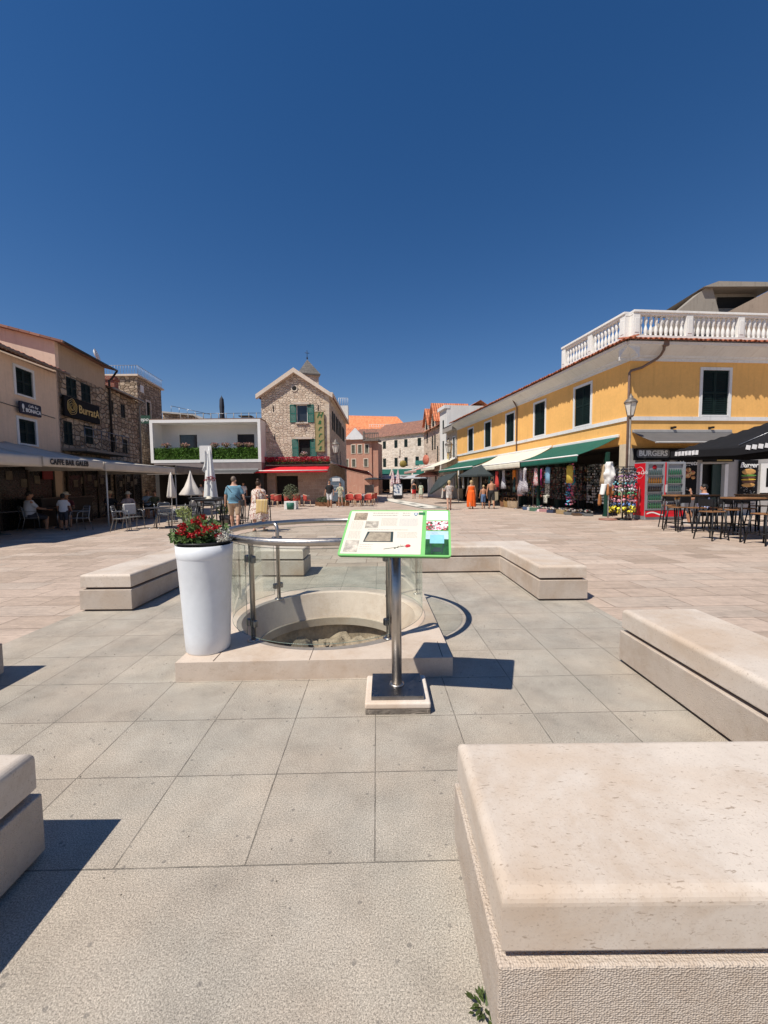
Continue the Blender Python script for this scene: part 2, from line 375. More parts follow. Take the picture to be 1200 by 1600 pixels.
# ------------------------------------------------------------------ ground
def paving_grey():
    m, g, b = new_mat('grey_granite_paving'); v = coords(g, False)
    t = .495
    mp = g.n('Mapping', Vector=v); mp.inputs[2].default_value = (0,0,R(-1.0))
    sx = g.n('SeparateXYZ', i0=mp.outputs[0])
    nzw = g.math('MULTIPLY', g.math('SUBTRACT', g.noise(v, 30, 4), .5), .004)
    x = g.math('ADD', g.math('DIVIDE', g.math('ADD', g.math('ADD', sx.outputs[0], .022), nzw), t), 50.0)
    y = g.math('ADD', g.math('DIVIDE', g.math('ADD', g.math('SUBTRACT', sx.outputs[1], 1.478), nzw), t), 50.0)
    fx = g.math('ABSOLUTE', g.math('SUBTRACT', g.math('FRACT', g.math('ADD', x, .5)), .5))
    fy = g.math('ABSOLUTE', g.math('SUBTRACT', g.math('FRACT', g.math('ADD', y, .5)), .5))
    near = g.math('GREATER_THAN', y, 50.0)
    fx = g.math('ADD', fx, g.math('MULTIPLY', g.math('SUBTRACT', 1.0, near), 1.0))
    d = g.math('MINIMUM', fx, fy)
    joint = g.ramp(d, [(.0035, g3(1)), (.0075, g3(0))]); joint = g.math('MULTIPLY', joint, g.ramp(g.noise(v, 7, 5, .7), [(.35, g3(.45)), (.6, g3(1))]))
    cid = g.n('CombineXYZ', i0=g.math('MULTIPLY', g.math('FLOOR', x), near), i1=g.math('FLOOR', y))
    wn = g.n('TexWhiteNoise', Vector=cid.outputs[0])
    tone = g.ramp(wn.outputs[0], [(0, (.362,.331,.288)), (.5, (.382,.350,.304)), (1, (.408,.373,.322))])
    hue = g.ramp(g.noise(v, 1.1, 6, .6), [(.38, (1.06,.985,.91)), (.6, (1.0,.985,.95))])
    cc = g.mix(1, tone, hue, 'MULTIPLY')
    sp = g.noise(v, 300, 2, .7); sp2 = g.noise(v, 170, 3, .7)
    cc = g.mix(1, cc, g.ramp(g.math('ADD', g.math('MULTIPLY', sp, .5), g.math('MULTIPLY', sp2, .5)), [(.38, g3(.42)), (.5, g3(1.0)), (.62, g3(1.62))]), 'MULTIPLY')
    big = g.ramp(g.noise(v, 2.6, 8, .68), [(.35, g3(1.10)), (.56, g3(.90)), (.68, g3(.74)), (.8, g3(.55))])
    cc = g.mix(1, cc, big, 'MULTIPLY')
    vo = g.n('TexVoronoi', Vector=v, Scale=3.6, Randomness=1.0)
    spot = g.ramp(g.math('ADD', vo.outputs[0], g.math('MULTIPLY', g.noise(v, 16, 5), .22)), [(.07, g3(1)), (.125, g3(0))])
    cc = g.mix(g.math('MULTIPLY', spot, .6), cc, (.12,.105,.09))
    vo2 = g.n('TexVoronoi', Vector=v, Scale=13.0, Randomness=1.0)
    spot2 = g.ramp(g.math('ADD', vo2.outputs[0], g.math('MULTIPLY', g.noise(v, 60, 3), .10)), [(.13, g3(1)), (.17, g3(0))])
    cc = g.mix(g.math('MULTIPLY', spot2, .55), cc, (.12,.11,.10))
    cc = g.mix(g.math('MULTIPLY', joint, .8), cc, (.07,.062,.05))
    g.set(b.inputs['Base Color'], cc); b.inputs['Roughness'].default_value = .75; b.inputs['Specular IOR Level'].default_value = .35
    h = g.math('SUBTRACT', g.math('ADD', g.math('MULTIPLY', sp, .5), sp2), g.math('MULTIPLY', joint, 1.5))
    bm_ = g.n('Bump', Strength=.55, Distance=.004, Height=h); g.set(b.inputs['Normal'], bm_.outputs[0])
    return m
def paving_pink():
    m, g, b = new_mat('pink_limestone_paving'); v = coords(g, False)
    mp = g.n('Mapping', Vector=v); mp.inputs[2].default_value = (0,0,R(-1.0))
    v2 = mp.outputs[0]
    nz = g.n('TexNoise', Vector=v2, Scale=3, Detail=4)
    of = g.n('VectorMath', _operation='SCALE', i0=g.n('VectorMath', _operation='SUBTRACT', i0=nz.outputs[1], i1=(.5,.5,.5)).outputs[0]); of.inputs[3].default_value = .02
    v3 = g.n('VectorMath', _operation='ADD', i0=v2, i1=of.outputs[0]).outputs[0]
    br = g.n('TexBrick', Vector=v3, Scale=1.0, _offset=.37, _offset_frequency=2, _squash=.62, _squash_frequency=3)
    br.inputs['Brick Width'].default_value = .92; br.inputs['Row Height'].default_value = .42; br.inputs['Mortar Size'].default_value = .007; br.inputs['Mortar Smooth'].default_value = .3
    br.inputs['Color1'].default_value = (0,0,0,1); br.inputs['Color2'].default_value = (1,1,1,1); br.inputs['Mortar'].default_value = (.5,.5,.5,1)
    tone = g.ramp(br.outputs[0], [(0, (.39,.30,.232)), (.3, (.47,.365,.288)), (.6, (.52,.405,.322)), (.85, (.455,.37,.30)), (1, (.57,.455,.366))])
    st = coords(g, False, scale=(1,3,1))
    big = g.ramp(g.noise(st, 1.4, 9, .68), [(.3, g3(1.15)), (.55, g3(.98)), (.75, g3(.74))])
    cc = g.mix(1, tone, big, 'MULTIPLY')
    cc = g.mix(1, cc, g.ramp(g.noise(v, 9, 6, .7), [(.3, g3(.86)), (.7, g3(1.12))]), 'MULTIPLY')
    vo = g.n('TexVoronoi', Vector=v, Scale=2.3, Randomness=1.0)
    spot = g.ramp(g.math('ADD', vo.outputs[0], g.math('MULTIPLY', g.noise(v, 25, 3), .12)), [(.10, g3(1)), (.14, g3(0))])
    cc = g.mix(g.math('MULTIPLY', spot, .4), cc, (.16,.11,.09))
    cc = g.mix(g.math('MULTIPLY', br.outputs[1], .75), cc, (.17,.115,.085))
    g.set(b.inputs['Base Color'], cc); b.inputs['Roughness'].default_value = .62; b.inputs['Specular IOR Level'].default_value = .35
    h = g.math('ADD', g.math('MULTIPLY', g.math('SUBTRACT', 1.0, br.outputs[1]), .6), g.noise(v, 12, 7, .7))
    h = g.math('ADD', h, g.math('MULTIPLY', g.noise(coords(g, False, scale=(.8,4,1)), 5, 6, .65), 1.6)); bm_ = g.n('Bump', Strength=.75, Distance=.016, Height=h); g.set(b.inputs['Normal'], bm_.outputs[0])
    return m
CX, CY, HR = -.55, 4.06, .85
GX0, GX1, GY0, GY1 = -3.55, 2.46, -.6, 7.22
mb = MB(); B = 700.
xs = [-B, GX0, GX1, B]; ys = [-B, GY0, GY1, B]
for i in range(3):
    for j in range(3):
        if i == 1 and j == 1: continue
        mb.quad((xs[i],ys[j],0),(xs[i+1],ys[j],0),(xs[i+1],ys[j+1],0),(xs[i],ys[j+1],0))
tag(mb.build('ground', paving_pink()), kind='structure')
mb = MB(); n = 64; ci = [(CX+(HR-.03)*math.cos(2*PI*i/n), CY+(HR-.03)*math.sin(2*PI*i/n), 0) for i in range(n)]
def sq(a):
    c_, s_ = math.cos(a), math.sin(a); k = 1/max(abs(c_), abs(s_)); return (CX+1.02*c_*k, CY+1.02*s_*k, 0)
so_ = [sq(2*PI*i/n) for i in range(n)]
for i in range(n): mb.quad(ci[i], so_[i], so_[(i+1)%n], ci[(i+1)%n])
X = [GX0, CX-1.02, CX+1.02, GX1]; Y = [GY0, CY-1.02, CY+1.02, GY1]
for i in range(3):
    for j in range(3):
        if i == 1 and j == 1: continue
        mb.quad((X[i],Y[j],0),(X[i+1],Y[j],0),(X[i+1],Y[j+1],0),(X[i],Y[j+1],0))
tag(mb.build('pavement', paving_grey()), kind='structure')
# pale inlaid plaque with a dark border, and the darker bands beyond it
pl_ = thing('stone_plaque', 'pale inlaid stone plaque with dark border flat in the square behind the info board', 'plaque', (.85,34.5,0))
def par(x0,x1,y0,y1,z,sh=-.17): return [(x+sh*(y-34.5)-0.0, y-34.5, z) for x,y in ((x0,y0),(x1,y0),(x1,y1),(x0,y1))]
mb = MB(); mb.quad(*par(-.2,1.6,24.5,44,.004)); mb.build('border', mat('dark_green_marble', (.07,.09,.07), .4), pl_)
mb = MB(); mb.quad(*par(-.02,1.42,24.9,43.2,.008)); mb.build('slab', mat('pale_marble', (.66,.62,.54), .9, 0, .08, 1, spec=.1), pl_)
mb = MB()
for (a,b_,c_,d_) in ((.15,.5,26,27.6),(.9,1.3,25.2,26.5),(.5,.95,30,31.4),(.2,.6,33,34.6),(.15,.4,38.5,41),(.8,1.2,36.2,37.2)): mb.quad(*par(a,b_,c_,d_,.012))
mb.build('inlay', mat('dark_green_marble', (.07,.09,.07), .4), pl_)
mb = MB(); mb.quad((-1.3,25,.004),(-.5,25,.004),(-2.9,52,.004),(-3.6,52,.004)); tag(mb.build('path', mat('grey_paving_band', (.42,.35,.29), .9, 0, .2, spec=.1)), kind='structure')

# ------------------------------------------------------------------ benches
BH = .435
def bench(label, poly, loc=(0,0,0)):
    """poly: counter-clockwise footprint in world x,y"""
    b = thing('stone_bench', label, 'bench', loc, 0, 'limestone benches round the cistern')
    def inset(p, d):
        n = len(p); out = []
        for i in range(n):
            a = Vector(p[i-1]); c_ = Vector(p[i]); e = Vector(p[(i+1)%n])
            d1 = (c_-a).normalized(); d2 = (e-c_).normalized(); n1 = Vector((-d1.y,d1.x)); n2 = Vector((-d2.y,d2.x))
            out.append(tuple(c_ + (n1+n2)/(1+n1.dot(n2))*d))
        return out
    q = [(x-loc[0], y-loc[1]) for x,y in poly]
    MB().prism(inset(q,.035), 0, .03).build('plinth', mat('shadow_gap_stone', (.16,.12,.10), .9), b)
    MB().prism(q, .022, .255).build('base', LIME_T, b, bevel=.006)
    MB().prism(inset(q,.05), .24, .30).build('joint', mat('dark_joint_stone', (.10,.065,.05), .8), b)
    sm = MB(); r_ = .034; lv = [(inset(q,.013),.282),(inset(q,.011),.287),(inset(q,.011),BH-r_)]+[(inset(q,.011+r_*(1-math.cos(PI/2*i/6))),BH-r_+r_*math.sin(PI/2*i/6)) for i in range(1,7)]
    n_ = len(q)
    for (p_,z_) in lv: sm.v += [(x,y,z_) for x,y in p_]
    for i in range(len(lv)-1):
        for j in range(n_): sm.f.append([i*n_+j,i*n_+(j+1)%n_,(i+1)*n_+(j+1)%n_,(i+1)*n_+j]); sm.mi.append(0); sm.sm.append(False)
    sm.f += [[(len(lv)-1)*n_+j for j in range(n_)],[j for j in range(n_)][::-1]]; sm.mi += [0,0]; sm.sm += [False,False]
    so_ = sm.build('seat', LIME, b)
    return b
bench('L-shaped bench with its stone end nearest the camera at the right edge', [(.27,.93),(2.5,.93),(2.5,3.23),(1.89,3.23),(1.89,1.56),(.27,1.56)])
bench('L-shaped bench behind and right of the info board, left of the open paving', [(.45,6.60),(1.875,6.61),(1.89,4.95),(2.49,4.95),(2.49,7.22),(.45,7.2)])
bench('L-shaped bench running behind the white planter', [(-3.56,4.70),(-2.95,4.70),(-2.95,6.50),(-1.28,6.42),(-1.28,7.05),(-3.56,7.14)])
bench('L-shaped bench with only its two ends in view at the left edge', [(-3.56,.9),(-1.345,.9),(-1.345,1.525),(-2.95,1.525),(-2.95,3.085),(-3.56,3.085)])
# hairline cracks and a few chips lie in the stone itself; leaves and grit have blown on to the paving
gr = MB()
for _ in range(420):
    x = rnd.uniform(-3.4,2.3); y = rnd.uniform(.8,6.9); s_ = rnd.uniform(.002,.006)
    if (x+.55)**2+(y-4.06)**2 < 1.3: continue
    gr.obox((x,y,.001+s_*.3),(s_,s_*.8,s_*.6),(rnd.random()*3,rnd.random()*3,rnd.random()*3))
tag(gr.build('grit', mat('grit_stone',(.22,.19,.15),.9,0,.4,40)), 'scattered fine grit on the grey paving', 'grit', kind='stuff')
# little weeds at the foot of the near bench
for i, (x,y,r,k) in enumerate(((.262,1.03,.045,46),(.255,.90,.05,50))):
    mb = MB()
    for j in range(k):
        a = rnd.random()*6.28; L = rnd.uniform(.4,1)*r; h = rnd.uniform(.004,.035)
        c_ = Vector((math.cos(a)*L, math.sin(a)*L*.9, h)); d = Vector((math.cos(a), math.sin(a), rnd.uniform(.1,.7)))*.011
        t = Vector((-math.sin(a), math.cos(a), 0))*.005
        mb.add([c_-d, c_-t, c_+d, c_+t+Vector((0,0,.001))], [(0,1,2,3)])
    o = mb.build('weed', mat('weed_leaf', (.06,.09,.02), .6, 0, .5, 30), loc=(x,y,0))
    tag(o, ['small green weed growing at the foot of the near bench, the farther one','small green weed at the bottom edge of the picture beside the near bench'][i], 'weed')

# ------------------------------------------------------------------ cistern
ci_ = thing('cistern', 'round stone cistern opening in a low pale platform with glass and steel railing', 'cistern', (CX,CY,0))
def ringquad(mb, r, z0, n, hx0, hx1, hy0, hy1):
    pass
mb = MB(); n = 96; PXa, PXb, PYa, PYb = -1.03, 1.03, -1.09, .95
rot1 = Matrix.Rotation(R(1.3), 2)
angs = sorted(set([2*PI*i/n for i in range(n)] + [math.atan2(y,x) % (2*PI) for x in (PXa,PXb) for y in (PYa,PYb)]))
def rect(a):
    c_, s_ = math.cos(a), math.sin(a); k = 1e9
    if c_ > 1e-9: k = min(k, PXb/c_)
    if c_ < -1e-9: k = min(k, PXa/c_)
    if s_ > 1e-9: k = min(k, PYb/s_)
    if s_ < -1e-9: k = min(k, PYa/s_)
    p = rot1 @ Vector((c_*k, s_*k)); return p
rin = [rot1 @ Vector((HR*math.cos(a), HR*math.sin(a))) for a in angs]; rout = [rect(a) for a in angs]; k = len(angs)
vs = [(p.x,p.y,.145) for p in rin]+[(p.x,p.y,.145) for p in rout]+[(p.x,p.y,0) for p in rout]+[(p.x*.89,p.y*.89,-.125) for p in rin]
fs = []
for i in range(k):
    j = (i+1) % k; fs += [(i,k+i,k+j,j),(k+i,2*k+i,2*k+j,k+j),(3*k+i,i,j,3*k+j)]
mb.add(vs, fs); mb.build('platform', mat_limestone('limestone_platform', (.58,.48,.39), seed=2), ci_)
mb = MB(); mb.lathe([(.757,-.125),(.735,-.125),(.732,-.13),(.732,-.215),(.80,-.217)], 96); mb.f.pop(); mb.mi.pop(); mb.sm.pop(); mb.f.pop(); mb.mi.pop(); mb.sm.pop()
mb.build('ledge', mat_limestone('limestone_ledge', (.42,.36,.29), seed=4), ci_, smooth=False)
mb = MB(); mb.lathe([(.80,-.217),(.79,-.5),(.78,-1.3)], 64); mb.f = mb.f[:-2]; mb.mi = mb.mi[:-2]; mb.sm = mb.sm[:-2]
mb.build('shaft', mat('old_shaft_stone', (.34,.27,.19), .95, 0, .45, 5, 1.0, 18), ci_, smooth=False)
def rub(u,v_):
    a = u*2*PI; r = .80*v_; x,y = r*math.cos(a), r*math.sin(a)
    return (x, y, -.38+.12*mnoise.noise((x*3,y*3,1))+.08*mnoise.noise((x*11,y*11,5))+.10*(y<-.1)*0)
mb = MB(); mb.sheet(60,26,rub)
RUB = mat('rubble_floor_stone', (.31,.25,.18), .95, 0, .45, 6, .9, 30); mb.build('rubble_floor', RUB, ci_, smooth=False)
mb = MB()
for _ in range(90):
    a = rnd.random()*6.28; r = .72*math.sqrt(rnd.random()); s_ = rnd.uniform(.012,.04)
    mb.obox((r*math.cos(a), r*math.sin(a), -.35+rnd.uniform(-.04,.04)), (s_*1.5,s_,s_*.8), (rnd.random()*3,rnd.random()*3,rnd.random()*3))
tag(mb.build('rubble', RUB, ci_, bevel=.008), kind='stuff')
# a joint across the platform
MB().obox((-.02,-.975,.1455),(.004,.22,.003),(0,0,.02)).obox((1.0-.02,-.9,.1455),(.004,.3,.003)).build('joint', mat('dark_joint_stone',(.1,.07,.05)), ci_)
MB().obox((-.735,-.985,.072),(.007,.21,.149),(0,0,R(1.3))).build('joint', mat('dark_joint_stone',(.1,.07,.05)), ci_)
# handrail: ring, four posts with clamps, glass panels
RR, RZ = .975, 1.012
rail = MB().tube([(RR*math.cos(2*PI*i/72), RR*math.sin(2*PI*i/72), RZ) for i in range(72)], .030, 14, closed=True).build('handrail', STEEL, ci_)
post_a = [R(231), R(139), R(-49), R(47)]
for a in post_a:
    pr = .885; x, y = pr*math.cos(a), pr*math.sin(a); ca, sa = math.cos(a), math.sin(a)
    pts = [(x,y,.145),(x,y,RZ-.07),(x+ca*.01,y+sa*.01,RZ-.035),(x+ca*.035,y+sa*.035,RZ-.008),(x+ca*.075,y+sa*.075,RZ)]
    pb = MB().tube(pts, .0215, 12); pb.lathe([(.0,.145),(.05,.145),(.05,.153),(.034,.160),(.022,.162)], 20, (x,y,0))
    po = pb.build('post', STEEL, ci_)
    for zc in (.30,.84):
        MB().obox((x+ca*.012-sa*.035, y+sa*.012+ca*.035, zc),(.045,.05,.062),(0,0,a)).build('glass_clamp', STEEL_D, po, bevel=.012, seg=3)
        MB().obox((x+ca*.012+sa*.035, y+sa*.012-ca*.035, zc),(.045,.05,.062),(0,0,a)).build('glass_clamp', STEEL_D, po, bevel=.012, seg=3)
gm = bpy.data.materials.new('clear_green_glass'); gm.use_nodes = True; g = NG(gm); g.N.clear()
lw = g.n('LayerWeight'); lw.inputs[0].default_value = .28
tb = g.n('BsdfTransparent'); tb.inputs[0].default_value = (.91,.95,.93,1)
gl = g.n('BsdfGlossy'); gl.inputs[0].default_value = (.9,.95,.93,1); gl.inputs[1].default_value = .03
dn_ = g.noise(coords(g, False), 8, 6); 
df = g.n('BsdfDiffuse'); df.inputs[0].default_value = (.6,.62,.58,1)
m1 = g.n('MixShader', i0=g.math('MULTIPLY', g.ramp(dn_, [(.3,g3(.2)),(.7,g3(1))]), .035), i1=tb.outputs[0], i2=df.outputs[0])
m2 = g.n('MixShader', i0=g.math('MULTIPLY', lw.outputs[0], .55), i1=m1.outputs[0], i2=gl.outputs[0])
ou = g.n('OutputMaterial', i0=m2.outputs[0])
ge = mat('glass_edge_green', (.16,.22,.19), .2, 0, .1)
ps = sorted(x % (2*PI) for x in post_a)
for i in range(4):
    a0 = ps[i]+.03; a1 = ps[(i+1)%4]+(2*PI if i == 3 else 0)-.03; nn = 26
    mb = MB(); mb.lathe([(.925,.20),(.925,.955)], nn, a0=a0, a1=a1, smooth=True)
    go = mb.build('glass_panel', gm, ci_)
    eb = MB()
    for zz in (.20,.955): eb.tube([(.925*math.cos(a0+(a1-a0)*j/nn), .925*math.sin(a0+(a1-a0)*j/nn), zz) for j in range(nn+1)], .0022, 4)
    for aa in (a0,a1): eb.tube([(.925*math.cos(aa), .925*math.sin(aa), .20),(.925*math.cos(aa), .925*math.sin(aa), .955)], .0022, 4)
    eb.build('glass_edge', ge, go)

# ------------------------------------------------------------------ planter
PXc, PYc = -1.425, 3.225
pt = thing('flower_planter', 'tall white tapered planter of red and white flowers on the cistern platform corner', 'planter', (PXc,PYc,.145))
WP = mat('white_plastic', (.74,.76,.78), .42, 0, .06, 2.5, .08, 30, .45, .35, (.50,.47,.43))
MB().lathe([(.0,0),(.160,0),(.166,.012),(.172,.12),(.186,.42),(.204,.74),(.2055,.745),(.209,.752),(.2135,.845),(.208,.846),(.200,.842),(.198,.80),(.0,.80)], 64).build('pot', WP, pt)
MB().lathe([(.0,.78),(.185,.78),(.192,.87),(.198,.872),(.198,.862)], 48).build('inner_pot', BLACKP, pt)
MB().lathe([(.0,.845),(.18,.84)], 24).build('soil', mat('potting_soil',(.03,.02,.015),.9), pt)
def plantpt(cx_, cy_, cz, rx, rz):
    def f(r):
        while 1:
            p = Vector((r.uniform(-1,1), r.uniform(-1,1), r.uniform(-.6,1)))
            if p.length < 1: return (cx_+p.x*rx, cy_+p.y*rx, cz+p.z*rz)
    return f
fo = MB(); fo.leaves(760, plantpt(-.05,0,.90,.20,.08), .036, asp=.65, seed=3); fo.leaves(260, plantpt(-.12,-.02,.91,.14,.09), .034, asp=.6, seed=4); fo.leaves(70, plantpt(-.15,-.03,.91,.13,.11), .03, asp=.6, seed=14); fo.leaves(170, plantpt(.04,-.04,.97,.17,.09), .038, asp=.6, seed=15)
fo.build('foliage', LEAF, pt)
fl = MB()
for j in range(150):
    a = rnd.uniform(0,6.28); h = rnd.uniform(.02,.165); r = rnd.uniform(.0,.10)*(.4+h*3); cx_,cy_ = -.07+rnd.uniform(-.05,.07), rnd.uniform(-.06,.06)
    p = Vector((cx_+r*math.cos(a), cy_+r*math.sin(a), .90+h)); d = Vector((math.cos(a)*.5, math.sin(a)*.5, 1)).normalized()*.028; t = d.orthogonal().normalized()*.006
    fl.add([p-d, p-t, p+d, p+t], [(0,1,2,3)])
fl.build('tall_leaves', LEAFL, pt)
RED = mat('red_geranium', (.42,.008,.012), .6, 0, .35, 30)
for (x,y,z,s_) in ((-.14,-.06,.99,.036),(.0,-.02,1.05,.038),(.09,-.15,.97,.03),(-.105,-.14,.955,.045),(-.015,-.10,1.03,.042),(.035,-.15,.95,.05),(.06,-.13,.99,.035),(.115,-.06,.985,.042),(.155,-.10,.92,.036),(-.02,-.17,.93,.03)):
    fb = MB(); fb.leaves(70, plantpt(x,y,z,s_,s_*.75), .022, asp=.8, seed=int(abs(x)*999)); fb.build('red_flower', RED, pt)
wf = MB()
for (x,y,z,s_) in ((.15,-.02,.915,.085),(.18,-.10,.90,.05),(.11,.07,.92,.06)): wf.leaves(420, plantpt(x,y,z,s_,s_*.75), .011, asp=.9, seed=int(x*1000))
wf.build('white_flowers', mat('tiny_white_flowers', (.62,.60,.52), .8, 0, .5, 60), pt)

# ------------------------------------------------------------------ information board
sg = thing('information_board', 'slanted information board with green border on a steel post in front of the cistern', 'sign', (.075,2.675,0))
MB().box(-.205,.205,-.19,.19,.0,.034).build('foot', mat_stone('foot_stone',[(.20,.17,.14),(.26,.22,.18)],.5,.2,.003), sg, bevel=.004)
MB().box(-.208,.208,-.193,.193,.034,.076).build('stone_slab', mat_limestone('limestone_white',(.74,.66,.58),seed=6), sg, bevel=.013, seg=4)
MB().box(-.168,.168,-.158,.158,.076,.104).build('base_plate', STEEL_D, sg, bevel=.002)
MB().tube([(0,.0,.104),(0,0,1.13)], .0335, 24).lathe([(.0,.104),(.05,.104),(.048,.112),(.034,.114)],24).build('post', STEEL, sg)
yaw = -R(8); tilt = math.atan2(.245,.385)
pn = bpy.data.objects.new('panel', None); 
W2, H2 = .337, .228
GREEN = mat('green_board_edge', (.20,.52,.16), .45, 0, .05)
def rrect(w_, h_, r, k=5, cx_=0, cy_=0):
    out = []
    for (sx_, sy_, a0) in ((1,-1,-PI/2),(1,1,0),(-1,1,PI/2),(-1,-1,PI)):
        for i in range(k+1):
            a = a0+PI/2*i/k; out.append((cx_+sx_*(w_-r)+r*math.cos(a), cy_+sy_*(h_-r)+r*math.sin(a)))
    return out
panel = MB().prism(rrect(W2,H2,.02), -.010, 0).build('panel', GREEN, sg, loc=(.002,-.108,1.148), rot=None)
panel.rotation_euler = Euler((tilt,0,yaw),'XYZ')
MB().prism(rrect(W2-.004,H2-.004,.02), -.019, -.0105).build('backing', BLACKP, panel)
MB().box(-.07,.07,-.06,.06,-.045,-.0195).build('bracket', STEEL, panel, bevel=.003)
PAPER = mat('cream_print', (.72,.66,.55), .35, 0, .03); INK = mat('grey_ink', (.25,.22,.2), .5); INKB = mat('blue_grey_ink', (.32,.33,.4), .5)
MB().prism(rrect((W2*2*.755-.026)/2,H2-.014,.003,cx_=-W2+.014+(W2*2*.755-.026)/2), .0004, .0012).build('main_sheet', PAPER, panel)
ux0 = -W2+.014
# right column: three pictures
rc0, rc1 = -W2+W2*2*.775, W2-.014
MB().box(rc0,rc1,.115,H2-.014,.0004,.0012).build('notice', mat('white_print',(.8,.8,.78),.35,0,.02), panel)
def pic(x0,x1,y0,y1,m,nm='picture'): return MB().box(x0,x1,y0,y1,.0013,.0022).build(nm, m, panel)
pic(rc0,rc1,.012,.105, mat_cells('rose_garden_picture', [(.75,.72,.7),(.6,.05,.1),(.8,.45,.5),(.05,.1,.04),(.85,.83,.8),(.35,.02,.05)], 75))
pb_ = pic(rc0,rc1,-H2+.014,.002, mat('picture_green',(.02,.09,.03),.4,0,.4,20))
MB().box(rc0,rc1,-.075,.002,.0023,.0026).build('picture_sky', mat('picture_sky_blue',(.45,.6,.68),.4,0,.2,10), panel)
MB().box(rc0+.026,rc1-.026,-.115,-.035,.0027,.0033).build('picture_board', mat('picture_light_blue',(.25,.55,.62),.4,0,.1,10), panel)
MB().obox((rc0+.035,-.16,.003),(.006,.09,.001),(0,0,.12)).obox((rc1-.035,-.16,.003),(.006,.09,.001),(0,0,-.12)).box(rc0+.045,rc1-.045,-.19,-.15,.0027,.0032).build('picture_stand', mat('picture_dark',(.03,.05,.05),.4), panel)
SEP = lambda nm: mat(nm, (.36,.28,.20), .5, 0, .65, 24)
pic(ux0+.03,ux0+.115,.115,.195, SEP('brown_photo'))
pic(ux0+.115,ux0+.20,.03,.105, mat('old_town_engraving', (.50,.45,.37), .5, 0, .55, 28))
pic(ux0+.015,ux0+.10,-.20,-.09, mat('old_port_engraving', (.56,.50,.42), .5, 0, .45, 22))
MB().prism([(ux0+.125,-.105),(ux0+.31,-.105),(ux0+.305,-.005),(ux0+.14,-.005)], .0013,.002).build('picture_frame', mat('picture_dark',(.03,.05,.05),.4), panel)
MB().prism([(ux0+.132,-.098),(ux0+.295,-.098),(ux0+.29,-.012),(ux0+.155,-.012)], .0021,.0026).build('stone_picture', mat('stone_photo',(.36,.30,.22),.5,0,.35,25), panel)
ink = MB(); inkb = MB()
def lines(mb_, x0, x1, y0, y1, k, h=.0022):
    for i in range(k):
        y = y1-(y1-y0)*i/max(1,k-1); x = x0
        while x < x1-.004:
            L = rnd.uniform(.006,.018); mb_.box(x, min(x1,x+L), y-h/2, y+h/2, .0013, .0015); x += L+.0035
lines(ink, ux0+.15,ux0+.32,.192,.192,1,.006); lines(ink, ux0+.35,ux0+.40,.192,.192,1,.006); lines(ink, ux0+.15,ux0+.32,.168,.168,1,.006); lines(ink, ux0+.35,ux0+.40,.168,.168,1,.006)
lines(ink, ux0+.20+.015,ux0+.32,.06,.135,9); lines(inkb, ux0+.335,ux0+.455,.055,.13,10); lines(ink, ux0+.02,ux0+.10,.02,.10,9); lines(ink, ux0+.02,ux0+.10,-.07,.0,8)
lines(ink, ux0+.14,ux0+.40,.014,.014,1,.004); lines(ink, ux0+.33,ux0+.455,-.06,-.01,6); lines(ink, ux0+.11,ux0+.19,-.17,-.13,3); lines(ink, rc0+.01,rc1-.015,.13,.20,7)
tag(ink.build('print', INK, panel), kind='stuff'); tag(inkb.build('print', INKB, panel), kind='stuff')
MB().tube([(ux0+.26,-.17,.002),(ux0+.33,-.155,.002),(ux0+.39,-.14,.002)], .0016, 5).leaves(6, lambda r:(ux0+.345+r.uniform(-.03,.03),-.15+r.uniform(-.015,.015),.003), .022, asp=.5, seed=2, flat=.9).build('rose_stem', mat('rose_stem_green',(.04,.07,.04),.6), panel)
MB().ell((ux0+.405,-.138,.002),(.016,.014,.002)).ell((ux0+.398,-.146,.003),(.009,.008,.002)).build('rose', mat('rose_red',(.5,.03,.04),.6,0,.3,60), panel)
MB().prism([(ux0+.425,.195),(ux0+.425,.175),(ux0+.4375,.16),(ux0+.45,.175),(ux0+.45,.195)],.0013,.002).build('crest', mat('crest_blue',(.10,.20,.32),.5), panel)
MB().prism(rrect(.0085,.006,.002,cx_=ux0+.4375,cy_=.181),.0021,.0026).build('crest_field', mat('white_print',(.8,.8,.78)), panel)
MB().box(ux0+.455,rc0-.012,.172,.2,.0013,.002).build('mark', mat('mark_green',(.03,.16,.06),.5), panel)
